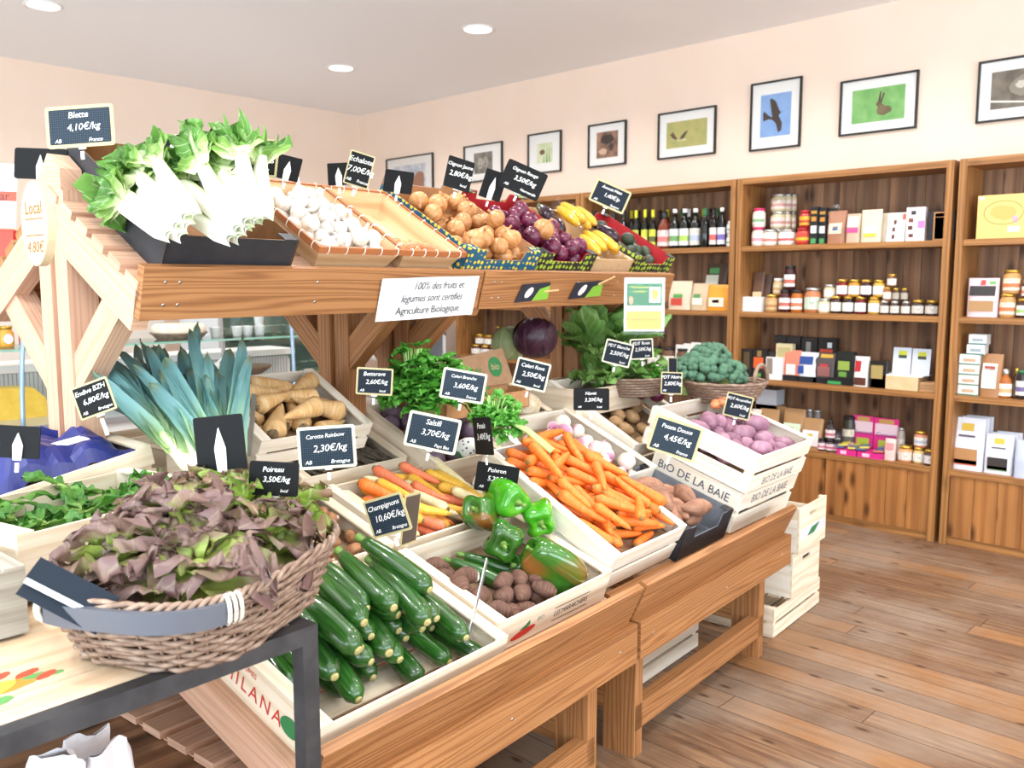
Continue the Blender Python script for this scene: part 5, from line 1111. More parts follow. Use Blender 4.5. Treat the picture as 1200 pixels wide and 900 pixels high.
for k, (x0, y0, x1, y1) in enumerate(((607,332,640,352),(670,330,702,348))):
    M, w, h = board_sign(x0, y0, x1, y1, 3)
    e = empty('small_tag', M, ('small black and green tag with a wooden stick, left one on the far upper board','small black and green tag with a wooden stick, right one on the far upper board')[k], 'tag')
    part('tag_card', None, lambda: MB().prism([(-w/2,-h/2),(w/2,-h/2),(w/2,h/2),(-w*.35,h/2)], .001, None, 0, .002), plain('tag_black','#1c2433',.5), e)
    part('green_corner', None, lambda: MB().prism([(0,-h/2),(w/2,-h/2),(w/2,h*.3),(w*.2,h*.15)], .0006, None, 0, .003), plain('tag_green','#7fb83a',.5), e)
    part('fruit_mark', None, lambda: MB().prism(blob(-w*.12,0,w*.14,h*.22,12,.6,0), .0006, None, 0, .003), CLIP, e)
    part('wooden_stick', None, lambda: MB().box(w*.35, w*.35+(.09,.12)[k], -.003+(-.0,.0)[k], .003, .004, .008, Rz((0,14)[k])), plain('stick_wood','#e2b482',.6), e)
M = fr(RT, UPZ, -Vector((FW.x,FW.y,0)), at_depth(755,357,3.42)); w, h = 47*3.42/FPX, 62*3.42/FPX
e = empty('paper_poster', M, 'green and yellow poster in a plastic sleeve at the far end of the upper board', 'poster')
part('sheet', None, lambda: MB().box(-w/2,w/2,-h/2,h/2,0,.001), PAPER, e)
part('green_panel', None, lambda: MB().box(-w*.44,w*.44,-h*.02,h*.40,.001,.0016), plain('poster_green','#0f6b3c',.6), e)
part('yellow_panel', None, lambda: MB().box(-w*.44,w*.44,-h*.47,-h*.12,.001,.0016), plain('poster_yellow','#d9b93c',.6), e)
part('map_picture', None, lambda: MB().box(w*.12,w*.40,h*.04,h*.33,.0016,.002), plain('poster_pale','#dfe8c8',.6), e)
part('map_picture', None, lambda: MB().prism(blob(w*.26,h*.19,w*.10,h*.10,10,0,.3,3), .0006, None, 0, .002), plain('poster_map','#c6cf3a',.6), e)
part('portrait', None, lambda: MB().prism(blob(-w*.33,h*.08,w*.06,h*.08,10,0,.1,3), .0006, None, 0, .0016), plain('poster_skin','#c9896a',.6), e)
yk = plain('poster_yellow_ink','#e8d83a',.6)
for i, (tx, s, x, y, mm) in enumerate((('Fruits et légumes',.055,-.12,.33,yk),('de la région',.055,-.12,.25,yk),('producteurs locaux',.035,-.02,.14,INK),('BIO et local',.075,-.06,-.19,INKG),('POMMES DE TERRE',.085,-.03,-.29,INK),('directement du producteur',.04,0,-.39,INKR))): text(tx, s*h, mm, e, T(x*w, y*h, .0022), spacing=.9)
part('sleeve', None, lambda: MB().box(-w*.52,w*.52,-h*.56,h*.52,.003,.0034), glass_thin('poster_sleeve', '#ffffff', .985, .1, .05), e)
# oval wooden price plaque on the left end posts
OVM = plain('pale_plywood', '#cdb694', .6, c2='#c7ae8a', scale=30); BURN = plain('burnt_lettering', '#8a5526', .7)
c = at_depth(40, 262, 2.05)
M = fr(-EW, UPZ, -EU, c) 
e = empty('oval_plaque', M, 'pale oval wooden plaque with burnt lettering fixed to the end posts', 'plaque')
bevel(part('board', None, lambda: MB().prism([(.068*math.cos(a), .098*math.sin(a)) for a in [k*math.pi/24 for k in range(48)]], .02, None, 0, -.02), OVM, e), .001)
text('Local', .042, BURN, e, T(0,.035,.0005)); text('4.80€', .036, BURN, e, T(0,-.055,.0005), shear=.2)
part('engraved_line', None, lambda: MB().box(-.045,.045,.010,.012,0,.0008).box(-.045,.045,-.028,-.026,0,.0008), BURN, e)
# poster and red box on the far slope at the left edge
c = at_depth(0, 242, 3.2); M = fr(RT, UPV, -FD, c) @ Rz(-2)
e = empty('paper_sign', M, 'white paper sign with a red lettered band on the far slope at the left edge', 'sign')
part('sheet', None, lambda: MB().box(-.10,.06,-.075,.155,0,.003), plain('bluish_paper','#eaf0f8',.7), e); part('red_band', None, lambda: MB().box(-.10,.06,.02,.055,.003,.0036), plain('band_red','#d2543f',.6), e); text('Mar', .045, INK, e, T(.0,.037,.004))
o = bevel(part('red_box', None, lambda: MB().box(-.12,.045,-.20,-.08,-.15,.0), plain('red_box_card','#d8402f',.5), None, M @ T(0,0,-.01)), .003); tag(o, 'bright red box on the far slope below the white sign', 'box')
# ------------------------------------------------------------------ far-side produce on the ridge
V_ = DM @ T(0,1.64,1.55) @ Rz(180) @ Rx(30)
o = tray(V_ @ T(.06,.05,0), .42, .40, .09, BLUEP, KRAFT, 'blue printed tray on the far slope behind the onions', .06, back=.06)
for k in range(8):
    p = V_ @ Vector((.12+.09*(k % 4), .34-.10*(k//4), .07)); o = part('cauliflower', 'caul%d'%(k%2), lambda: round_mb(.05, .8, k+201, .012, fr_=40), plain('cauliflower','#efe6d2',.8,c2='#e2d5b8',scale=60), None, T(*p)); o['category'] = 'cauliflower'; heap_item('cauliflowers on the far slope', o, 'cream cauliflower on the far slope', p)
# ------------------------------------------------------------------ crates stacked on the floor at the end
F1 = crate(DM @ T(1.13, .03, .0), .56, .40, .125, 'low pale crate on the floor, lowest of the stack at the rack end', 'slat', POP)
def tall_crate(M, W, L, Hh, lab, st=False):
    e = empty('floor_crate', M, lab, 'crate'); th = .009
    F = fr(Vector((1,0,0)),Vector((0,0,1)),Vector((0,-1,0)),Vector((0,0,0)))
    def front(y):
        mb = MB(); a, b2, c0, c1 = W*.36, W*.64, Hh*.72, Hh*.82
        for bx in ((0,W,0,c0),(0,W,c1,Hh),(0,a,c0,c1),(b2,W,c0,c1)): mb.box(bx[0],bx[1],y,y+th,bx[2],bx[3])
        return mb
    bevel(part('front_board', None, lambda: front(0), POP, e), .001); bevel(part('rear_board', None, lambda: front(L-th), POP, e), .001)
    for x in (0, W-th): bevel(part('end_board', None, lambda: MB().box(x, x+th, th, L-th, 0, Hh*.72), POPW, e), .001)
    for (x, y) in ((th,th),(W-th-.02,th),(th,L-th-.02),(W-th-.02,L-th-.02)): part('corner_post', None, lambda: MB().box(x,x+.02,y,y+.02,0,Hh), POP, e)
    part('bottom_boards', None, lambda: MB().box(th,W-th,th,L-th,.002,.008), POP, e)
    if st:
        part('sticker', None, lambda: MB().box(W*.05,W*.95,Hh*.28,Hh*.5,0,.0008,F), plain('lilac_sticker','#d9d6ea',.6), e); part('sticker_print', None, lambda: MB().prism([(W*.3,Hh*.3),(W*.55,Hh*.3),(W*.75,Hh*.48),(W*.45,Hh*.45)], .0008, F @ T(0,0,.0008)), INKG, e)
    return e
tall_crate(DM @ T(1.30, .02, .135), .34, .34, .205, 'deep pale crate with a handle slot, middle of the stack at the rack end')
tall_crate(DM @ T(1.31, .0, .343), .34, .34, .205, 'deep pale crate with a green-printed sticker, top of the stack at the rack end', True)
crate(DM @ T(.25, .25, .0), .60, .40, .13, 'pale crate on the floor under the far rack', 'slat', POPW)
# white paper bags below the table
BAGW = plain('white_paper_bag', '#e9e9ee', .8)
def paperbag(M, w, h, lab, sd):
    mb = MB(); 
    def fn(u, v):
        a = 2*math.pi*u; k = 1-.35*v; p = Vector((math.copysign(abs(math.cos(a))**.6, math.cos(a))*w*k, math.copysign(abs(math.sin(a))**.6, math.sin(a))*w*.6*(1-.85*v), h*v)); return p+Vector((1,1,.6))*mn.noise(p*22+Vector((sd,0,0)))*.03
    mb.grid(fn, 24, 14, sm=False); o = link('paper_bag', mb.mesh('bag'), BAGW, None, M); tag(o, lab, 'paper bag'); part('blue_print', None, lambda: MB().prism(blob(0,0,.02,.012,10,.4), .001, fr(Vector((1,0,0)),Vector((0,0,1)),Vector((0,-1,0)),Vector((0,-w*.52,h*.45)))), INKB, o)
for i, (px, py, d, lab) in enumerate(((65,905,1.72,'crumpled white paper bag under the table, leftmost'),(100,885,1.85,'white paper bag under the table, in the middle'),(128,893,1.8,'small upright white paper bag under the table, rightmost'))):
    c = at_depth(px, py, d); paperbag(T(c.x, c.y, c.z-.12) @ Rz(-20+20*i), .07, .16, lab, i*7)
c = at_depth(95, 890, 1.85); o = part('low_bench', None, lambda: MB().box(-.5,.30,-.02,.5,c.z-.155,c.z-.125).box(-.5,-.46,0,.04,0,c.z-.155).box(.24,.28,0,.04,0,c.z-.155).box(-.5,-.46,.4,.44,0,c.z-.155).box(.24,.28,.4,.44,0,c.z-.155), BACK, None, T(c.x, c.y-.12, 0)); tag(o, 'low brown bench under the steel table carrying paper bags', 'bench')
# ------------------------------------------------------------------ cheese counter behind the racks
CTR = plain('white_counter_panel', '#e9e7e3', .4); STL = plain('brushed_counter_steel', '#c9ced4', .3, .6); BLUES = plain('bluish_glass_edge', '#9db9d2', .25, .2)
CX0, CX1, CY = 1.25, 3.42, 4.75
e = empty('cheese_counter', T(CX0, CY, 0), 'glass-fronted cheese counter standing behind the racks', 'display counter'); Wc = CX1-CX0
part('body', None, lambda: MB().box(0,Wc,.06,.95,0,.80).box(0,Wc,.70,.95,.80,1.02), CTR, e)
part('deck', None, lambda: MB().box(.02,Wc-.02,.04,.72,.80,.83), STL, e)
part('top_shelf', None, lambda: MB().box(0,Wc,.20,.62,1.20,1.209), SHELFGL, e); part('shelf_edge', None, lambda: MB().box(0,Wc,.195,.20,1.199,1.210), plain('green_glass_edge','#8fc4b0',.2), e)
part('rear_worktop', None, lambda: MB().box(-.02,Wc+.02,.66,1.0,1.05,1.09), CTR, e)
gm = gridm('black_wire_mesh', '#c9c9c6', '#2a2a2c', .022); part('mesh_back', None, lambda: MB().box(.02,Wc-.02,.69,.70,.83,1.04), gm, e)
for x in (.18, Wc-.46):
    part('curved_end_edge', None, lambda: MB().tube([(x-.16*math.cos(a)+.16, -.08+.30*(1-math.cos(a*1.0)), .80+.62*math.sin(a)) for a in [k*math.pi/20 for k in range(11)]], .011, 6), BLUES, e)
for x in (.75, 1.5): part('shelf_post', None, lambda: MB().box(x,x+.02,.40,.42,.83,1.20), STL, e)
cb = empty('display_fridge', T(3.20, 6.05, 0), 'tall glass-fronted fridge with packets and pots, behind the counter', 'fridge')
part('cabinet', None, lambda: MB().box(0,.04,0,.6,0,1.75).box(1.0,1.04,0,.6,0,1.75).box(.04,1.0,.56,.6,0,1.75).box(0,1.04,0,.6,1.75,1.85).box(0,1.04,0,.6,0,.25), plain('cabinet_grey','#dde2e6',.4), cb)
FS = (.55, .83, 1.13, 1.40)
for z in FS: part('shelf', None, lambda: MB().box(.04,1.0,.06,.56,z-.015,z), WHT, cb)
fl_ = bpy.data.lights.new('added_fridge_fill', 'AREA'); fl_.shape = 'RECTANGLE'; fl_.size = .9; fl_.size_y = .05; fl_.energy = 9; flo = bpy.data.objects.new('added_fridge_fill', fl_); COL.objects.link(flo); flo.parent = cb; flo.location = (.52,.08,1.70)  # added lamp, itself unseen, that brightens the dark fridge interior
part('glass_door', None, lambda: MB().box(.02,1.02,-.01,-.004,.25,1.75), SHELFGL, cb)
part('door_frame', None, lambda: MB().box(.0,.03,-.02,0,.25,1.75).box(1.01,1.04,-.02,0,.25,1.75), STL, cb)
def tubm(r, h): return MB().lathe([(r*.85,0),(r,h*.9),(r*1.02,h)], 14)
for zi, z in enumerate(FS[1:]):
    for k in range(9):
        cc = random.choice(('#b9cf9a','#dfe6cf','#7c3f4c','#a65b62','#d9d3c2','#8fb089')) if zi != 0 else random.choice(('#8a4050','#b87078','#d8c8c0','#a9b9b0'))
        M = T(3.20+.09+.10*k, 6.05+.12, z+.0); o = part('tub', 'tub%d'%(k%3), lambda: (tubm(.038,.08) if k % 3 else MB().box(-.042,.042,-.03,.03,0,.07)), plain('tub_'+cc[1:], cc, .4), None, M); o['category'] = 'food tub'; heap_item('tubs in the fridge, shelf %d' % zi, o, 'small food tub in the fridge, %s shelf' % ('lower','middle','upper')[zi], M.translation); part('lid', 'tubl', lambda: MB().lathe([(.040,0),(.040,.008),(.001,.008)], 14), WHT, o, T(0,0,.08 if k % 3 else .07))
# goods in and on the counter
GOLD = plain('gold_lid', '#cda84a', .3, .8)
def at_y(px, py, Y): return on_ax(px, py, 1, Y)
for i, (px, cc) in enumerate(((8,'#e0a23c'),(32,'#c9562c'),(50,'#e8933c'))):
    c = at_y(px, 410, CY+.40); M = T(c.x, c.y, 1.210); o = part('jam_jar', 'cj', lambda: MB().lathe([(.034,0),(.038,.01),(.038,.075),(.028,.09),(.028,.095)], 16), plain('jam_'+cc[1:], cc, .25), None, M); tag(o, ('yellow-orange jam jar at the left end of the counter glass shelf','red-orange jam jar with a white oval label on the counter shelf','light orange jam jar nearest the post on the counter shelf')[i], 'jar')
    part('lid', 'cjl', lambda: MB().lathe([(.031,.095),(.031,.112),(.001,.113)], 16), GOLD, o); part('label', 'cjb', lambda: MB().prism(blob(0,0,.022,.026,14,jit=0), .001, fr(Vector((1,0,0)),Vector((0,0,1)),Vector((0,-1,0)),Vector((0,-.038,.045)))), PAPER, o)
c = at_y(123, 403, CY+.4); 
for k in range(4): o = bevel(part('biscuit_pack', None, lambda: MB().box(-.05,.05,-.035,.035,0,.017), plain('oat_coloured','#dcc6a2',.7,c2='#cdb48c',scale=50), None, T(c.x, c.y, 1.210+.018*k) @ Rz(-25+4*k)), .004); o['category'] = 'packet'; heap_item('stacked packets on the counter', o, 'flat oat-coloured packet on the counter', Vector((c.x+.001*k, c.y, 1.21+.018*k)))
c = at_y(210, 393, CY+.42); e = empty('round_cheese', T(c.x, c.y, 1.210), 'round white cheese in a shallow basket on the counter glass shelf', 'cheese'); part('basket', None, lambda: MB().lathe([(.13,0),(.165,.035),(.17,.04),(.16,.04),(.13,.01)], 28), WICK, e); part('cheese', None, lambda: MB().lathe([(.001,.03),(.145,.03),(.158,.045),(.158,.075),(.14,.09),(.001,.092)], 32, None), plain('cheese_rind','#efe6d3',.7,c2='#e2d4b8',scale=20), e)
for i, px in enumerate((252, 278, 290, 304)):
    for k in range(1 if i == 0 else (2 if i == 3 else 1)):
        c = at_y(px, 388, CY+.42); o = part('yogurt_pot', 'yog', lambda: MB().lathe([(.026,0),(.034,.06),(.036,.062),(.001,.064)], 16), WHT, None, T(c.x, c.y, 1.21+.065*k)); o['category'] = 'pot'; heap_item('white pots', o, 'small white pot on the counter glass shelf', Vector((c.x, c.y, 1.21+.065*k)))
c = at_y(15, 478, CY+.5); o = bevel(part('cheese_block', None, lambda: MB().prism([(-.15,0),(.12,0),(.12,.10),(.06,.16),(-.15,.17)], .16, fr(Vector((1,0,0)),Vector((0,0,1)),Vector((0,-1,0)),Vector((0,0,0)))), plain('yellow_cheese','#d9b94a',.6,c2='#cfa93a',scale=18), None, T(c.x, c.y, .83)), .008); tag(o, 'big yellow cheese block inside the counter at the left edge', 'cheese')
for i, px in enumerate((44, 60)): c = at_y(px, 480, CY+.5); o = part('cheese_piece', 'chp', lambda: MB().prism([(-.04,0),(.04,0),(.03,.06),(-.04,.07)], .10, fr(Vector((1,0,0)),Vector((0,0,1)),Vector((0,-1,0)),Vector((0,0,0)))), plain('cream_cheese','#e6d6a0',.6), None, T(c.x, c.y, .83)); tag(o, ('cream coloured cheese piece right of the yellow block','cream coloured cheese piece just left of the end post')[i], 'cheese')
c = at_y(292, 430, CY+.35); e = empty('olive_pan', T(c.x, c.y, .97), 'dark round basket pan with a white spoon in the counter', 'pan'); part('bowl', None, lambda: MB().lathe([(.08,0),(.135,.04),(.14,.055),(.128,.055),(.08,.02),(.001,.018)], 28), plain('dark_wicker_pan','#5a4232',.7,c2='#7a5c44',scale=90), e); part('stand', None, lambda: MB().lathe([(.06,-.14),(.06,0)], 16), STL, e)
c = at_y(243, 430, CY+.35); e = empty('white_bowl', T(c.x, c.y, .97), 'white bowl with a serving spoon beside the dark pan', 'bowl'); part('bowl', None, lambda: MB().lathe([(.04,0),(.07,.05),(.075,.085),(.068,.085),(.04,.015),(.001,.012)], 24), WHT, e); part('spoon', None, lambda: MB().tube([(.02,0,.05),(.13,0,.13)], .007, 6), WHT, e); part('stand', None, lambda: MB().lathe([(.04,-.14),(.04,0)], 16), STL, e)
c = at_y(178, 440, CY+.45); e = empty('glass_partition', T(c.x, c.y, .83), 'low steel card rail inside the counter', 'rail'); part('rail', None, lambda: MB().tube([(-.12,0,.0),(-.12,0,.13),(-.10,0,.15),(.12,0,.15),(.12,0,0)], .006, 6), STL, e)
# pale backsplash board behind the counter
o = bevel(part('rear_cupboard', None, lambda: MB().box(.3,3.1,6.7,7.3,0,1.36), plain('pale_greige_panel','#e3d8cc',.6), None), .004); tag(o, 'pale beige low cupboard behind the cheese counter', 'cupboard')
# white cosmetics shelving near the far corner
e = empty('white_shelf_rack', T(5.05, 6.02, 0), 'white metal shelving with small white, red and green bottles near the far corner', 'shelving')
part('frame', None, lambda: MB().box(.0,.02,0,.02,0,1.5).box(0,.02,.98,1.0,0,1.5).box(.35,.37,0,.02,0,1.5).box(.35,.37,.98,1.0,0,1.5), WHT, e)
WS = (.45,.70,.86,1.10,1.34)
for z in WS: part('shelf', None, lambda: MB().box(0,.37,0,1.0,z-.03,z), WHT, e)
part('back_panel', None, lambda: MB().box(.37,.38,0,1.0,.2,1.5), plain('dim_grey_panel','#8d9096',.6), e)
for zi, z in enumerate(WS[2:4]):
    for k in range(13):
        cc = random.choice(('#f2f2f0','#f2f2f0','#e8ece8','#d9e4da')); M = T(5.09, 6.07+.073*k, z); o = part('white_bottle', 'cos%d'%(k%2), lambda: MB().lathe([(.022,0),(.024,.01),(.024,.09),(.012,.105),(.012,.11)], 12), plain('cos_'+cc[1:], cc, .3), None, M)
        lc = random.choice(('#c8382e','#2f8f5c','#2a2d30','#2f8f5c','#d9d9d9')); part('cap', 'cosc', lambda: MB().lathe([(.013,.108),(.013,.135),(.001,.136)], 10), plain('cap_'+lc[1:], lc, .35), o)
        o['category'] = 'bottle'; heap_item('bottles on white shelving %d' % zi, o, 'white bottle on white shelving, %s shelf' % ('lower','upper')[zi], M.translation)

c = on_low(543, 527, .19); o = link('vegetable_packet', MB().lathe([(.001,-.06),(.03,-.05),(.038,-.01),(.036,.03),(.02,.055),(.001,.06)], 20, None, warp=warpfn(9,.006,25)).mesh('packet'), labm_simple('#e9ece4','#6a4a7a'), None, T(*c) @ Rx(50) @ Ry(30)); tag(o, 'white packet printed green and purple lying on the beetroots', 'packet'); part('green_band', None, lambda: MB().lathe([(.0395,-.02),(.0395,-.008)], 20, None, cap=False), INKG, o)
# ------------------------------------------------------------------ goods on the wall shelves
GX = SX+.045
def gy(px, py=400, X=None): return on_ax(px, py, 0, X or GX).y
LIDS = {'gold': GOLD, 'silver': plain('silver_lid','#c9cac8',.3,.8), 'pink': plain('pink_lid','#d2306a',.4), 'black': plain('black_lid','#1d1d1f',.35), 'white': WHT, 'red': plain('red_lid','#b3252a',.4), 'yellow': plain('yellow_capsule','#d8d62e',.4), 'green': plain('green_cap','#2c6a44',.4)}
def col(c, r=.3): return plain('goods_'+c[1:], c, r)
LBL = {}
def labm(c, c2): # printed paper label: band of second colour
    k = (c, c2)
    if k in LBL: return LBL[k]
    t = NT('label_'+c[1:]+c2[1:]); uv = t.n('ShaderNodeTexCoord').outputs['UV']; s = t.n('ShaderNodeSeparateXYZ'); t.l(uv, s.inputs[0])
    f = t.noise(t.mapping(uv, (30, 3, 1)), 1.0, 2); m1 = t.math('GREATER_THAN', f, .56); band = t.math('LESS_THAN', t.math('ABSOLUTE', t.math('SUBTRACT', s.outputs[1], .42)), .16)
    cc = t.mix(t.math('MULTIPLY', m1, .55), rgb(c), rgb('#6b665e')); cc = t.mix(t.math('MULTIPLY', band, .9 if c != c2 else 0), cc, rgb(c2)); t.l(cc, t.b.inputs['Base Color']); t.set(Roughness=.6); LBL[k] = t.m; return t.m
def jar(px0, px1, z, hpx, content, lid, lab='#f0ece2', lab2=None, shelf='', what='jar', dx=0, shape='jar', ppm=None):
    X = GX+dx; y0, y1 = gy(px0, 400, X), gy(px1, 400, X); r = abs(y0-y1)/2*.97; Y = (y0+y1)/2; r = min(r, .06)
    dist = (Vector((X, Y, z))-CP).dot(FD); h = hpx*dist/FPX*1.0; lidh = min(.018, h*.18)
    k = (round(r, 3), round(h, 3), shape); M = T(X+r+.005, Y, z)
    o = part('glass_jar', ('j',)+k, lambda: MB().lathe([(r*.9,0),(r,.006),(r,h*.74),(r*.8,h-lidh-.002),(r*.8,h-lidh)], 16), col(content), None, M)
    part('lid', ('jl',)+k, lambda: MB().lathe([(r*.88,h-lidh),(r*.88,h),(.001,h)], 16), LIDS[lid], o)
    if lab: part('label', ('jb',)+k, lambda: MB().grid(lambda u, v: Vector((-(r+.0012)*math.cos((u-.5)*2.6), (r+.0012)*math.sin((u-.5)*2.6), h*(.14+.5*v))), 10, 1), labm(lab, lab2 or lab), o)
    o['category'] = what if what != 'jar' else 'jar'; heap_item('jars on '+shelf, o, '%s %s on %s' % ({'gold':'gold-lidded','silver':'silver-lidded','pink':'pink-lidded','black':'black-lidded','white':'white-lidded','red':'red-lidded'}.get(lid, lid), 'glass jar' if what == 'jar' else what, shelf), M.translation+Vector((0,0,h/2)))
    return h
def zpx(z, hpx, px): X = GX; return hpx*(Vector((X, gy(px), z))-CP).dot(FD)/FPX
def boxy(px0, px1, z, hpx, c, label, cat='box', name='carton', dep=.06, dx=0, deco=None, tilt=0, c2=None, writing=None, wc=None):
    X = GX+dx; y0, y1 = gy(px0, 400, X), gy(px1, 400, X); W = abs(y0-y1); h = hpx*(Vector((X, y0, z))-CP).dot(FD)/FPX
    M = fr(Vector((0,-1,0)), Vector((-1,0,0)), UPZ, Vector((X+.0, y0, z))) ; M = fr(Vector((0,-1,0)), UPZ, Vector((-1,0,0)), Vector((X, y0, z))) @ Rx(tilt)
    o = bevel(part(name, None, lambda: MB().box(0,W*.985,0,h,-dep,0), col(c, .45), None, M), .0015); tag(o, label, cat)
    for (x0, x1, a, b, cc) in (deco or ()): part('printed_panel', None, lambda: MB().box(x0*W, x1*W, a*h, b*h, 0, .0012), col(cc, .5), o)
    if writing: text(writing, h*.16, wc or INK, o, T(W*.5, h*.55, .002))
    return o
def pouch(px0, px1, z, hpx, c, label, deco=None, cat='packet', name='food_pouch', dep=.05, dx=0, top=.5, m=None):
    X = GX+dx; y0, y1 = gy(px0, 400, X), gy(px1, 400, X); W = abs(y0-y1)*.97; h = hpx*(Vector((X, y0, z))-CP).dot(FD)/FPX
    M = fr(Vector((0,-1,0)), UPZ, Vector((-1,0,0)), Vector((X+dep*.5, y0, z)))
    def fn(u, v):
        a = 2*math.pi*u; kk = math.sin(math.pi*min(1,(.12+v*.88)))**.35 if v < .5 else 1; t = dep/2*(1-.9*max(0,(v-.45)/.55))+.001
        wx = W/2*(1-.10*(1-abs(v-.5)*2)*0); return Vector((W/2+math.copysign(abs(math.cos(a))**.45, math.cos(a))*wx, h*v, math.copysign(abs(math.sin(a))**.7, math.sin(a))*t+.004*mn.noise(Vector((u*6, v*8, px0)))))
    mb = MB().grid(fn, 28, 10); mb.add([(W*.02,0.001,-dep/2),(W*.98,.001,-dep/2),(W*.98,.001,dep/2),(W*.02,.001,dep/2)], [(0,1,2,3)], [(0,0)]*4)
    o = link(name, mb.mesh(name), m or col(c, .4), None, M); tag(o, label, cat)
    for (x0, x1, a, b, cc) in (deco or ()):
        part('printed_panel', None, lambda: MB().grid(lambda u, v: Vector((W*(x0+(x1-x0)*u), h*(a+(b-a)*v), dep/2*(1-.9*max(0,((a+(b-a)*v)-.45)/.55))+.004)), 2, 4), col(cc, .5), o)
    return o
def bottle(px0, px1, z, hpx, glass, cap, lab, lab2, label, grp=None, dx=0, heap=None):
    X = GX+dx; y0, y1 = gy(px0, 400, X), gy(px1, 400, X); r = abs(y0-y1)/2*.95; Y = (y0+y1)/2; h = hpx*(Vector((X, Y, z))-CP).dot(FD)/FPX; k = (round(r,3), round(h,2)); M = T(X+r, Y, z)
    o = part('bottle', ('b',)+k, lambda: MB().lathe([(r*.9,0),(r,.008),(r,h*.55),(r*.8,h*.66),(r*.42,h*.75),(r*.38,h*.9)], 16), plain('bottle_'+glass[1:], glass, .12), None, M)
    part('cap', ('bc',)+k, lambda: MB().lathe([(r*.40,h*.80 if cap != 'white' else h*.9),(r*.46,h*.82 if cap != 'white' else h*.91),(r*.44,h),(.001,h)], 12), LIDS[cap], o)
    if lab: part('label', ('bl',)+k, lambda: MB().grid(lambda u, v: Vector((-(r+.0012)*math.cos((u-.5)*2.8), (r+.0012)*math.sin((u-.5)*2.8), h*(.08+.42*v))), 10, 1), labm(lab, lab2), o)
    o['category'] = 'bottle'
    if heap: heap_item(heap, o, label, M.translation+Vector((0,0,h/2)))
    else: tag(o, label, 'bottle')
A1 = lambda x: 860+x/4.615
Z1, Z2, Z3, Z4 = SHZ[3], SHZ[2], SHZ[1], SHZ[0]
# --- middle unit, top shelf
s = 'middle top shelf'
h = jar(A1(65),A1(128),Z1,22,'#e8ded2','pink','#f3efe8','#d98fa0',s); jar(A1(66),A1(129),Z1+h,22,'#e8ded2','pink','#f3efe8','#7fae7a',s)
h = jar(A1(124),A1(197),Z1,19,'#efe6d8','silver','#f4f0ea','#d06a50',s); jar(A1(202),A1(290),Z1,19,'#efe6d8','silver','#f4f0ea','#c8303c',s)
for k, (a, b, dx) in enumerate(((158,240,.07),(236,276,.12),(272,304,.16))):
    z = Z1; hh = 0
    for j in range(3):
        c = jar(A1(a),A1(b),z,20,'#cdbf9a','silver','#ecd9cf','#c58a80',s,dx=dx); z += c+.001
for (z0, ) in ((0,),):
    h = jar(A1(297),A1(382),Z1,20,'#c22f22','red','#d9432c','#f0c030',s); jar(A1(315),A1(384),Z1+h,20,'#b52a20','red','#e8b62c','#c22f22',s)
for i, (a, b) in enumerate(((386,429),(431,474),(476,522))): boxy(A1(a),A1(b),Z1,43-i,'#17181b','tall black and gold coffee box, %s of three on the top middle shelf' % ('left','middle','right')[i],'box','coffee_box',.05,.02*i,[(.15,.85,.82,.9,'#b98a3a'),(.15,.85,.30,.5,'#dfe4e6'),(.2,.8,.02,.16,'#4c9a5a'),(.2,.8,.62,.74,'#c98a3a')])
o = pouch(A1(475),A1(575),Z1,38,'#a8765a','clear bag of brown sweets tied at the top, top middle shelf',[(.15,.85,.30,.62,'#e8d4b8'),(.35,.65,.40,.52,'#3f5f9a')],'bag','tied_bag',.07)
part('gathered_top', None, lambda: MB().lathe([(.006,0),(.012,.02),(.03,.05),(.026,.075)], 10, fr(Vector((1,0,0)),Vector((0,0,1)),Vector((0,1,0)),Vector((.05,.175,0))) @ Rx(0), warp=warpfn(3,.006,30), cap=False), FILM, o)
pouch(A1(578),A1(654),Z1,34,'#cbb097','tan packet with a pink label on the top middle shelf',[(.1,.9,.35,.52,'#d74f8d'),(.1,.9,.55,.9,'#e9e0d6')])
pouch(A1(655),A1(768),Z1,38,'#dccdb4','large clear packet of pale nuts with a yellow-green label',[(.2,.8,.18,.28,'#c9cf3f'),(.2,.8,.28,.5,'#f2efe6')]); pouch(A1(765),A1(800),Z1,34,'#d8cbb4','narrow pale packet behind the nut packet',None,dx=.04)
boxy(A1(795),A1(893),Z1,34,'#efe9e4','white chocolate box leaning back with brown sweets printed on it','box','chocolate_box',.02,0,[(.3,.45,.1,.25,'#5a2f22'),(.3,.45,.35,.5,'#5a2f22'),(.35,.5,.6,.75,'#5a2f22'),(.8,.98,.75,.95,'#d8604f')],-8)
boxy(A1(900),A1(1000),Z1,39,'#f2ecee','upright white chocolate box with a pink square','box','chocolate_box',.04,0,[(.15,.4,.12,.22,'#6a3428'),(.1,.35,.34,.46,'#5a2f22'),(.12,.38,.56,.68,'#7a4636'),(.25,.5,.78,.9,'#3c3336'),(.62,.98,.38,.6,'#dc86c2')])
boxy(A1(1018),A1(1160),Z1,34,'#191b22','black gift box with an orange-edged picture at the right of the top middle shelf','box','gift_box',.05,0,[(.2,.86,.02,.96,'#c8905a'),(.25,.80,.05,.78,'#33262a'),(.25,.80,.80,.92,'#e9dcae'),(.35,.5,.35,.5,'#cf6a3c'),(.5,.65,.28,.42,'#5d9a4a')])
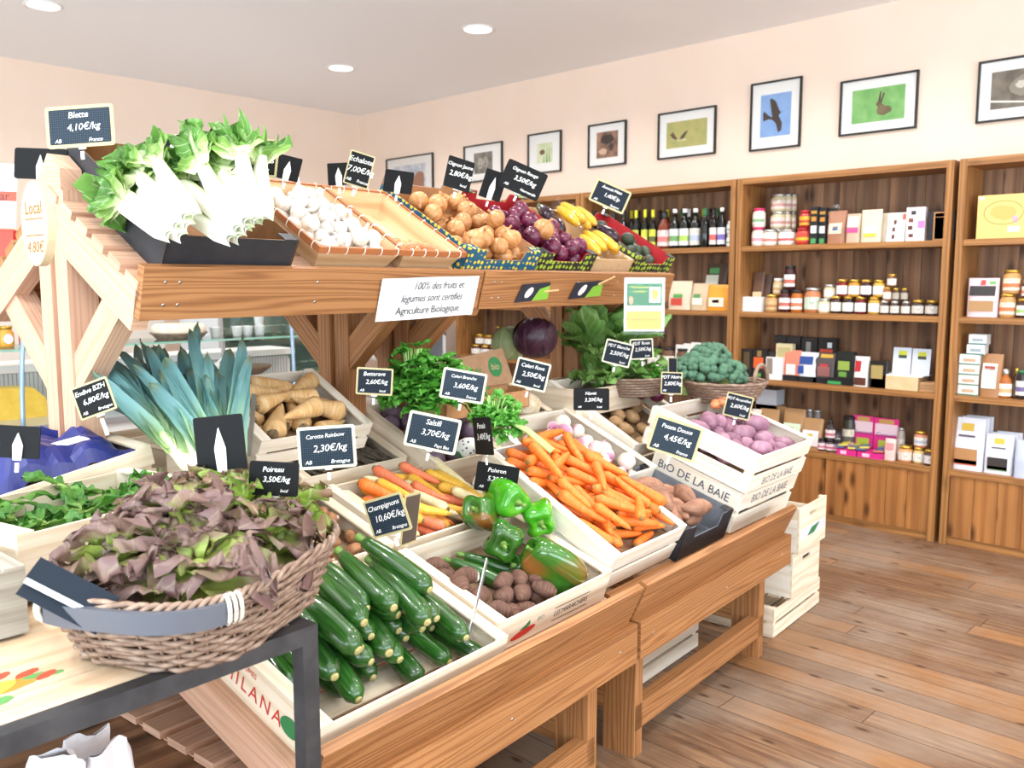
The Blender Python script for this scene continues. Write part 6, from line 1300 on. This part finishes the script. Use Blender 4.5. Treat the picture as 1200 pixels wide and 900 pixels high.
# --- middle unit, second shelf
s = 'middle jam shelf'
boxy(A1(42),A1(143),Z2,17,'#f0efec','open white carton at the left of the jam shelf','box','carton',.08)
pouch(A1(88),A1(150),Z2,45,'#6a4c3c','clear bag of dark sticks behind the white carton',[(.1,.9,.2,.5,'#d9c29a')],dx=.09); pouch(A1(140),A1(190),Z2,43,'#5a4034','second clear bag of dark sticks on the jam shelf',None,dx=.11)
h = jar(A1(150),A1(214),Z2,20,'#c99a62','gold','#d9b684','#b07a48',s); jar(A1(190),A1(242),Z2+h+.0,19,'#d8b480','white','#e6d4b4','#c79a66',s,dx=.05); jar(A1(190),A1(242),Z2,20,'#b5652c','gold','#e6d4b4','#c79a66',s,dx=.07)
h = jar(A1(222),A1(285),Z2,26,'#4a1618','black','#f2f0ee','#c0503a',s); jar(A1(287),A1(350),Z2,26,'#b8661e','black','#f2f0ee','#d8703a',s); jar(A1(245),A1(307),Z2+h,28,'#3a1216','black','#f2f0ee','#c0503a',s,dx=.01)
jar(A1(355),A1(440),Z2,29,'#c07a50','silver','#cfe0cc','#cfe0cc',s)
h = jar(A1(437),A1(500),Z2,17,'#d9c7a0','silver','#f2efe4',None,s); jar(A1(463),A1(526),Z2+h,16.5,'#d6c49c','silver','#f2efe4',None,s,dx=.02); jar(A1(463),A1(520),Z2,17,'#c8b48a','silver','#f2efe4',None,s,dx=.07)
for a, b, c in ((505,562,'#3a1a16'),(566,628,'#2c1218'),(632,696,'#6a1016'),(705,770,'#c49a3a')): h = jar(A1(a),A1(b),Z2,20.5,c,'gold','#f4f2ee',None,s)
for a, b, c in ((530,592,'#7a1418'),(594,657,'#c78a22'),(659,722,'#331418'),(727,790,'#d2a43c')): jar(A1(a),A1(b),Z2+h,20,c,'gold','#f4f2ee',None,s)
for a, b in ((772,822),(826,878),(886,936)): h = jar(A1(a),A1(b),Z2,16.5,'#3f2c22','silver','#dcd6ce',None,s)
jar(A1(785),A1(832),Z2+h,16,'#9a5a30','gold','#e2ddd6',None,s); h2 = jar(A1(846),A1(880),Z2,15,'#4a3020','gold','#c9c2b6',None,s,dx=.06); jar(A1(836),A1(876),Z2+h,15,'#4a3020','gold','#b5ab9c',None,s); jar(A1(882),A1(922),Z2+h,15,'#3c2a20','gold','#b5ab9c',None,s)
jar(A1(803),A1(855),Z2+h*2,15,'#7a4a2c','gold','#e6e2da',None,s)
for a, b in ((940,1008),(1013,1085),(1090,1148)): h = jar(A1(a),A1(b),Z2,18,'#2e1a18','gold','#d6d0c8',None,s)
jar(A1(1110),A1(1153),Z2+h,18,'#6a3a2a','gold','#e2ddd4',None,s)
# --- middle unit, chocolate shelf
def B3(a, b, h, c, lab, deco, dx=0, **k): boxy(A1(a),A1(b),Z3,h,c,lab,'chocolate box','chocolate_box',.05,dx,deco,**k)
B3(40,103,33,'#1b1512','black chocolate box with gold lettering at the left of the chocolate shelf',[(.25,.75,.3,.9,'#5a4828'),(.3,.6,.05,.14,'#5fa04a')]); B3(106,182,34,'#1b1512','black chocolate box with an orange label',[(.05,.75,.35,.72,'#e0602c'),(.3,.6,.75,.95,'#8a7040'),(.3,.6,.05,.18,'#5fa04a')]); B3(184,225,32,'#2a221e','dark chocolate box turned sideways between orange label and white tray',None,.02)
boxy(A1(178),A1(268),Z3,26,'#efecea','white open display tray on the chocolate shelf','display tray','display_tray',.06,-.005,[(.05,.4,.25,.95,'#8f8478')]); B3(230,318,42,'#cfc59a','pale olive chocolate bar above the white tray',[(.1,.9,.55,.9,'#b5a878'),(.1,.9,.2,.4,'#f0ead8')],.03)
for i, (a, b, h, c, dd, lab) in enumerate(((270,365,32,'#dc8068',[(.2,.75,.12,.5,'#f2e6e0')],'salmon pink pouch in a black tray'),(352,460,31,'#dfe4ec',[(.05,.75,.55,.85,'#24468f'),(.35,.85,.1,.4,'#f4f4f4'),(.0,.3,.2,.5,'#2a4fa0')],'blue and white pouch in a black tray'),(436,552,32,'#4a4244',[(.3,.9,.82,.95,'#caa23c'),(.2,.8,.15,.5,'#8f5c58'),(.3,.7,.5,.6,'#b0343a')],'grey-red pouch with gold edge in a black tray'))):
    pouch(A1(a),A1(b),Z3+.02,h,c,lab+' on the chocolate shelf',dd,dx=.01); boxy(A1(a),A1(b-6),Z3,6.5,'#15161a','low black display tray under the '+lab.split(' in ')[0],'display tray','display_tray',.06,-.003)
boxy(A1(560),A1(655),Z3,39,'#1a1f1c','black chocolate box with green label at the middle of the chocolate shelf','chocolate box','chocolate_box',.05,.0,[(.1,.75,.45,.72,'#8fa84a'),(.15,.6,.25,.4,'#6a9a44'),(.1,.5,.06,.14,'#4fae5a')]); boxy(A1(512),A1(640),Z3,8,'#14161a','low black tray under the green-labelled chocolate box','display tray','display_tray',.05,-.01,[(.03,.6,.1,.5,'#3fa05a')])
boxy(A1(220),A1(282),Z3,50,'#191718','black chocolate box with a red panel, left in the back row','chocolate box','chocolate_box',.05,.10,[(.1,.9,.45,.8,'#b8352c')]); boxy(A1(284),A1(360),Z3,50,'#1c1a1b','black chocolate box with small green mark in the back row','chocolate box','chocolate_box',.05,.10,[(.3,.6,.55,.65,'#4f8f4a')])
boxy(A1(366),A1(452),Z3,50,'#1c1a1b','black chocolate box with pale print in the back row','chocolate box','chocolate_box',.05,.10,[(.3,.6,.55,.9,'#8d8a86')]); boxy(A1(458),A1(556),Z3,51,'#161415','black chocolate box with an orange-red panel, right in the back row','chocolate box','chocolate_box',.05,.10,[(.1,.8,.4,.75,'#c84a34'),(.5,.75,.78,.9,'#cfd6dc')])
pouch(A1(652),A1(735),Z3,35,'#e9e4e0','white bag with a red ribbon print and dark sweets below',[(.1,.5,.5,.85,'#b3202a'),(.1,.9,.05,.3,'#5a3226')]); boxy(A1(740),A1(832),Z3,31,'#1c1a16','black chocolate box with gold crest','chocolate box','chocolate_box',.05,.0,[(.1,.8,.35,.85,'#a8945a')])
e = empty('wooden_leaflet_box', T(GX, gy(A1(1008)), Z3), 'pale wooden box with papers at the right of the chocolate shelf', 'box'); W_ = gy(A1(752))-gy(A1(1008)); hh = zpx(Z3, 16, A1(900))
part('box_body', None, lambda: MB().box(0,.18,0,W_,0,hh), plain('plain_light_wood','#dcc49a',.6,c2='#d2b88a',scale=20), e); part('papers', None, lambda: MB().box(.005,.17,-.02,W_-.02,hh,hh+.006), PAPER, e)
LEAF_B = col('#cdd9ea', .5)
for i, (a, b) in enumerate(((862,962),(966,1068))):
    boxy(A1(a),A1(b),Z3+hh+.007,31,'#d3dcea','pale blue leaflet with a yellow and black square, %s of two' % ('left','right')[i],'leaflet','leaflet',.003,.06,[(.3,.75,.72,.88,'#c9cf3a'),(.3,.75,.60,.72,'#3b4438')],-6)
for k in range(3): boxy(A1(1016),A1(1125),Z3+.018*k,4,'#b98f66','flat kraft packet beside the wooden box, %s of the pile' % ('bottom','middle','top')[k],'packet','kraft_packet',.10,.01)
# --- middle unit, lowest shelf
for k in range(2): boxy(A1(130),A1(242),Z4+.19+.085*k,14,'#c6cbd6','white wrapped parcel, %s one at the left of the lowest middle shelf' % ('lower','upper')[k],'parcel','wrapped_parcel',.12,.10)
boxy(A1(125),A1(245),Z4,42,'#8a6b4e','brown carton carrying the white parcels on the lowest middle shelf','box','carton',.14,.10)
pouch(A1(98),A1(152),Z4,38,'#ddd5c8','pale flour packet at the left of the lowest middle shelf',None,dep=.07); 
for a, b, h, c2, lab, dx in ((195,280,42,'#a9845e','plain back kraft bag behind the two labelled ones',.08),(142,250,40,'#e6e8d0','kraft flour bag with a yellow flower label',0),(272,395,44,'#cfe0c4','kraft flour bag with a pale green label',0.01),(378,495,36,'#e6dde0','kraft flour bag with a pale pink label',0)):
    pouch(A1(a),A1(b),Z4,h,'#a98156',lab+' on the lowest middle shelf',[] if dx == .08 else [(.1,.88,.12,.62,c2),(.35,.6,.4,.52,'#e0b93c')],dep=.08,dx=dx)
s = 'middle lowest shelf'
h = jar(A1(465),A1(510),Z4,15,'#3a2430','black','#eed9de','#c05a7a',s,dx=-.01); jar(A1(510),A1(557),Z4,15,'#3a2430','black','#eed9de','#c05a7a',s,dx=-.01); jar(A1(556),A1(600),Z4,15,'#3a2430','black','#eed9de','#c05a7a',s); bottle(A1(505),A1(560),Z4+h,22,'#3b3336','black','#eedcdc','#b5506a','small dark bottle standing on the little pink-labelled jars')
for a, b in ((395,435),(435,478)): jar(A1(a),A1(b),Z4,42,'#8b8480','silver',None,None,s,dx=.14)
jar(A1(592),A1(664),Z4,41,'#3f3a30','black','#e9e2d0','#3b3a38',s,dx=.09); jar(A1(540),A1(590),Z4,24,'#4a3a44','black','#e6e0e2',None,s,dx=.05)
for i, (a, b, c_) in enumerate(((580,690,'#b9a83a'),(695,830,'#cf5a5a'))):
    o = boxy(A1(a),A1(b),Z4,6.5,'#d42a86','low magenta display tray of sweets, %s one' % ('left','right')[i],'display tray','display_tray',.16,-.03,[(.2,.5,.2,.8,'#f0c8dc')])
    boxy(A1(a+85),A1(b+88),Z4,43,'#e6358f','upright magenta card reading Dessert behind the %s sweets tray' % ('left','right')[i],'display card','display_card',.01,.14,[(.05,.95,.55,.85,'#f2d8e4'),(.2,.8,.15,.4,'#b8d24a'),(.2,.8,.86,.97,'#c9a45a')],writing='Dessert',wc=col('#4a4a8a'))
    for k in range(6): 
        c = Vector((GX-.02+.035*(k//2)+.02, gy(A1(a+20+(b-a-40)*(k % 2)/1.0)), Z4+.045+.008*(k//2))); q = part('sweet_sachet', 'sach', lambda: MB().box(-.022,.022,-.03,.03,-.006,.006), col(random.choice(('#c9b83a','#5d6a8a','#b9503c',c_))), None, T(*c) @ Rz(20*k) @ Ry(12)); q['category'] = 'sachet'; heap_item('sachets in the %s magenta tray' % ('left','right')[i], q, 'colourful sachet in %s magenta tray' % ('left','right')[i], c)
pouch(A1(838),A1(900),Z4,25,'#e6c8c0','small tied bag of pink salt near the gold-lidded jars',[(.1,.9,.5,.8,'#d98a8a')]); jar(A1(900),A1(945),Z4,36,'#b8aea4','silver','#e6e0d8',None,s,dx=.1)
h = jar(A1(905),A1(985),Z4,19,'#e0a070','gold','#eadfd4',None,s,dx=-.01); h = jar(A1(990),A1(1055),Z4,19,'#d8b878','gold','#f0ece2',None,s); jar(A1(990),A1(1066),Z4+h,19,'#c98468','gold','#f0ece2','#a9b8d0',s,dx=.01); jar(A1(1052),A1(1112),Z4,19,'#4a2c2c','gold','#e2dce0',None,s,dx=-.02)
# --- right unit
B = lambda x: 1060+x/8.57
boxy(B(655),B(1160),Z1,50,'#e2c578','large pale wooden gift box with an oval print on the top right shelf','box','gift_box',.08,0,[(.03,.12,.90,.97,'#f2efe8'),(.62,.85,.15,.27,'#f4f2ee'),(.70,.80,.35,.5,'#dca0b8')])
GB = bpy.data.objects['gift_box.001'] if 'gift_box.001' in bpy.data.objects else None
if GB:
    part('oval_print', None, lambda: MB().tube([(.135+.10*math.cos(a), .145+.065*math.sin(a), .0014) for a in [k*math.pi/20 for k in range(41)]], .002, 4, cap=False), col('#9aa45a'), GB); part('oval_print', None, lambda: MB().prism(blob(.135,.145,.07,.04,20,0,.1,4), .0008, None, 0, .0002), col('#dfb060'), GB)
boxy(B(1175),1212,Z1,32,'#e9e6e2','white box cut by the right edge on the top right shelf','box','carton',.06,0)
C5 = lambda x: 1090+x/8.18
pouch(C5(322),C5(625),Z2,45,'#e6cdd2','pink and dark bag with a window of brown grains on the right unit',[(.08,.92,.55,.80,'#2e2a2c'),(.1,.9,.15,.42,'#b08a5e'),(.42,.58,.82,.95,'#cf4440'),(.7,.9,.84,.92,'#6fae5c')],dep=.07)
s = 'right unit jam shelf'
h = jar(C5(622),C5(782),Z2,28,'#c9975c','gold','#eae0c8','#e0682c',s); jar(C5(640),C5(812),Z2+h,28,'#c9975c','gold','#eae0c8','#e0682c',s); h = jar(C5(786),C5(935),Z2,23,'#3a1c18','gold','#f0f0ea','#8fbf5a',s); jar(C5(830),C5(950),Z2+h,22,'#4a241c','gold','#f0ece2','#e0703a',s)
C6 = lambda x: 1090+x/4.5
z = Z3
for k in range(4): 
    boxy(C6(160),C6(268),z,11.8,'#e6e6e0','tea box in the stack on the third right shelf, %s from the bottom' % ORD[k],'tea box','tea_box',.08,0,[(0,1,0,.12,'#3f7a62'),(.2,.8,.3,.6,'#c9a88a')]); z += zpx(Z3, 12, 1137)
for k in range(2): boxy(C6(195+12*k),C6(290+12*k),z,11.8,'#dfe4e0','tea box at the top of the stack, %s' % ('slightly to the right','topmost of all'),'tea box','tea_box',.08,0,[(0,1,0,.12,'#3f7a7a'),(.2,.8,.3,.6,'#9aa8b0')]) if False else boxy(C6(195+8*k),C6(290+8*k),z,11.8,'#dfe4e0',('tea box shifted right on the four-high stack','topmost tea box of the stack on the right unit')[k],'tea box','tea_box',.08,0,[(0,1,0,.12,'#3f7a7a'),(.2,.8,.3,.6,'#9aa8b0')]); z += zpx(Z3, 12, 1137)
pouch(C6(270),C6(388),Z3,50,'#a5764c','kraft pouch with a red and green label on the third right shelf',[(.12,.8,.2,.78,'#dfe6da'),(.2,.7,.62,.72,'#c93a34')],dep=.08)
bottle(C6(362),C6(442),Z3,34,'#a8602a','silver','#f2ece0','#e2a870','amber syrup bottle on the third right shelf'); bottle(C6(440),C6(490),Z3,36,'#3a2a20','gold','#4a3a30','#4a3a30','dark bottle at the right edge of the third shelf',dx=.02); jar(C6(455),C6(530),Z3,34,'#2c2220','green','#e8e8e2','#5a4a8a','right unit third shelf')
for j, (a, b, hh, labs) in enumerate(((133,318,60,('big white muesli bag with an orange round print, front','big white muesli bag, second in its row','big white muesli bag, at the back of its row')),(318,478,46,('smaller white muesli bag with a dark bowl print, front','smaller white muesli bag, second in its row','smaller white muesli bag, back of its row')))):
    for k in range(3):
        pouch(C6(a+28*k),C6(b+20*k),Z4,hh-1.0*k,'#e3e6f0',labs[k]+' of the lowest right shelf',[(.32,.68,.76,.9,'#d9b640'),(.25,.75,.64,.68,'#5a5560'),(.15,.85,.12,.42,'#b9895a' if j == 0 else '#3a3432'),(.15,.85,.10,.20,'#dc6a44' if j == 0 else '#5a8a4a')] if k == 0 else [(.32,.68,.76,.9,'#d9b640')],'muesli bag','muesli_bag',.08,.02+.08*k)
pouch(C6(480),C6(560),Z4,44,'#b9c2d8','bluish bag cut by the right edge on the lowest shelf',None,dep=.08)
# --- bottle unit
D1 = lambda x: 720+x/6
for k, (a, b, cap, gl, l1, l2) in enumerate(((104,146,'yellow','#12150f','#c9d24a','#e6e07a'),(164,208,'yellow','#12150f','#d6dc4a','#e6e07a'),(218,264,'yellow','#12150f','#d6dc4a','#3b4a2a'),(268,352,'black','#7a3418','#e8d8d4','#e2706a'),(355,420,'white','#101512','#e6e9ec','#5a9a4a'),(424,490,'white','#101512','#eceff2','#a9cc3c'),(495,565,'white','#101512','#ece6d8','#a9b8d8'),(568,630,'green','#141a16',None,None),(638,686,'black','#1d1a1a','#e9e0dd','#cf4a4a'),(690,746,'white','#101314','#e9e9f2','#6a5ab8'))):
    hp = 46 if k != 3 else 44
    if l1: bottle(D1(a),D1(b),Z1,hp,gl,cap,l1,l2,'%s-capped bottle, front of bottle shelf' % cap,heap='bottles in the front row')
    else: bottle(D1(a),D1(b),Z1,hp,gl,cap,None,None,'%s-capped bottle, front of bottle shelf' % cap,heap='bottles in the front row')
for k in range(14): bottle(D1(20+50*k),D1(20+50*k+44),Z1,46,'#14161a',('black','yellow','black','green','white')[k % 5],None,None,'dark bottle, back of bottle shelf',dx=.13,heap='bottles in the back row')
for k in range(6): bottle(D1(-330+68*k),D1(-330+68*k+52),Z1,46,'#14161a','black','#e6e0d0','#b9a070','dark bottle, left of bottle shelf',heap='bottles behind the avocados')
s = 'bottle shelf'; h = jar(D1(750),D1(822),Z1,15,'#dcdcd4','white','#f0f0ee','#8fa890',s); jar(D1(750),D1(822),Z1+h,15,'#dcdcd4','white','#f0f0ee','#8fa890',s)
E1 = D1
pouch(E1(362),E1(522),Z2,33,'#dccab0','clear bag of pasta with a red-green label on the bottle unit',[(.2,.7,.15,.4,'#c9483a'),(.3,.7,.42,.55,'#4f9a4a')],dep=.09); pouch(E1(524),E1(646),Z2,31,'#cdb596','clear bag of grains with a green label',[(.15,.75,.2,.45,'#e9ecd8'),(.2,.6,.45,.6,'#4f8a4a')],dep=.09,dx=.01)
pouch(E1(633),E1(800),Z2,30,'#e39a22','bright orange bag on the bottle unit',[(.15,.8,.15,.5,'#f0e4cc'),(.3,.6,.3,.42,'#cf5a3a')],dep=.09); pouch(E1(625),E1(780),Z2+.0,54,'#4a3424','brown bag with white and green label standing behind the orange bag',[(.02,.6,.55,.75,'#d9dccb'),(.15,.6,.78,.9,'#4f9a5a')],dep=.08,dx=.10)
pouch(E1(800),E1(822),Z2,34,'#d98a66','narrow orange and white packet beside the unit upright',None,dep=.06)
s = 'shelf behind broccoli'
for k in range(4): jar(738+17*k,738+17*k+15,Z3,27,'#6a4a30','black','#e6e2da',None,s)
for k in range(7): pouch(790+9*k,790+9*k+12,Z3,31+(k % 3)*2,'#dcd9d4','white paper packet, %s from left behind the broccoli' % ORD[k],[(.2,.8,.3,.5,'#8fbf5a')] if k == 6 else None,dep=.05,dx=.03)
for k in range(4): jar(676+14*k,676+14*k+12,Z3,24,'#6a4a30','gold','#e6e2da',None,s,dx=.03)
# --- farthest unit
s = 'farthest unit shelf'
for k in range(4):
    h = jar(549+10.5*k,549+10.5*k+9.8,Z3,12,'#5a2c20','gold','#f2f0ea',None,s); jar(554+10*k,554+10*k+9.2,Z3+h,12,'#8a5a24','gold','#f2f0ea',None,s,dx=.02)
for k in range(5): jar(578+6.4*k,578+6.4*k+6,Z3,34,'#4a1e18','gold','#5a2c20',None,s,dx=.12)
for k in range(10): jar(555+11*k,555+11*k+9.8,Z2,14,'#5a2c20','gold','#f2f0ea',None,s)
name_heaps()
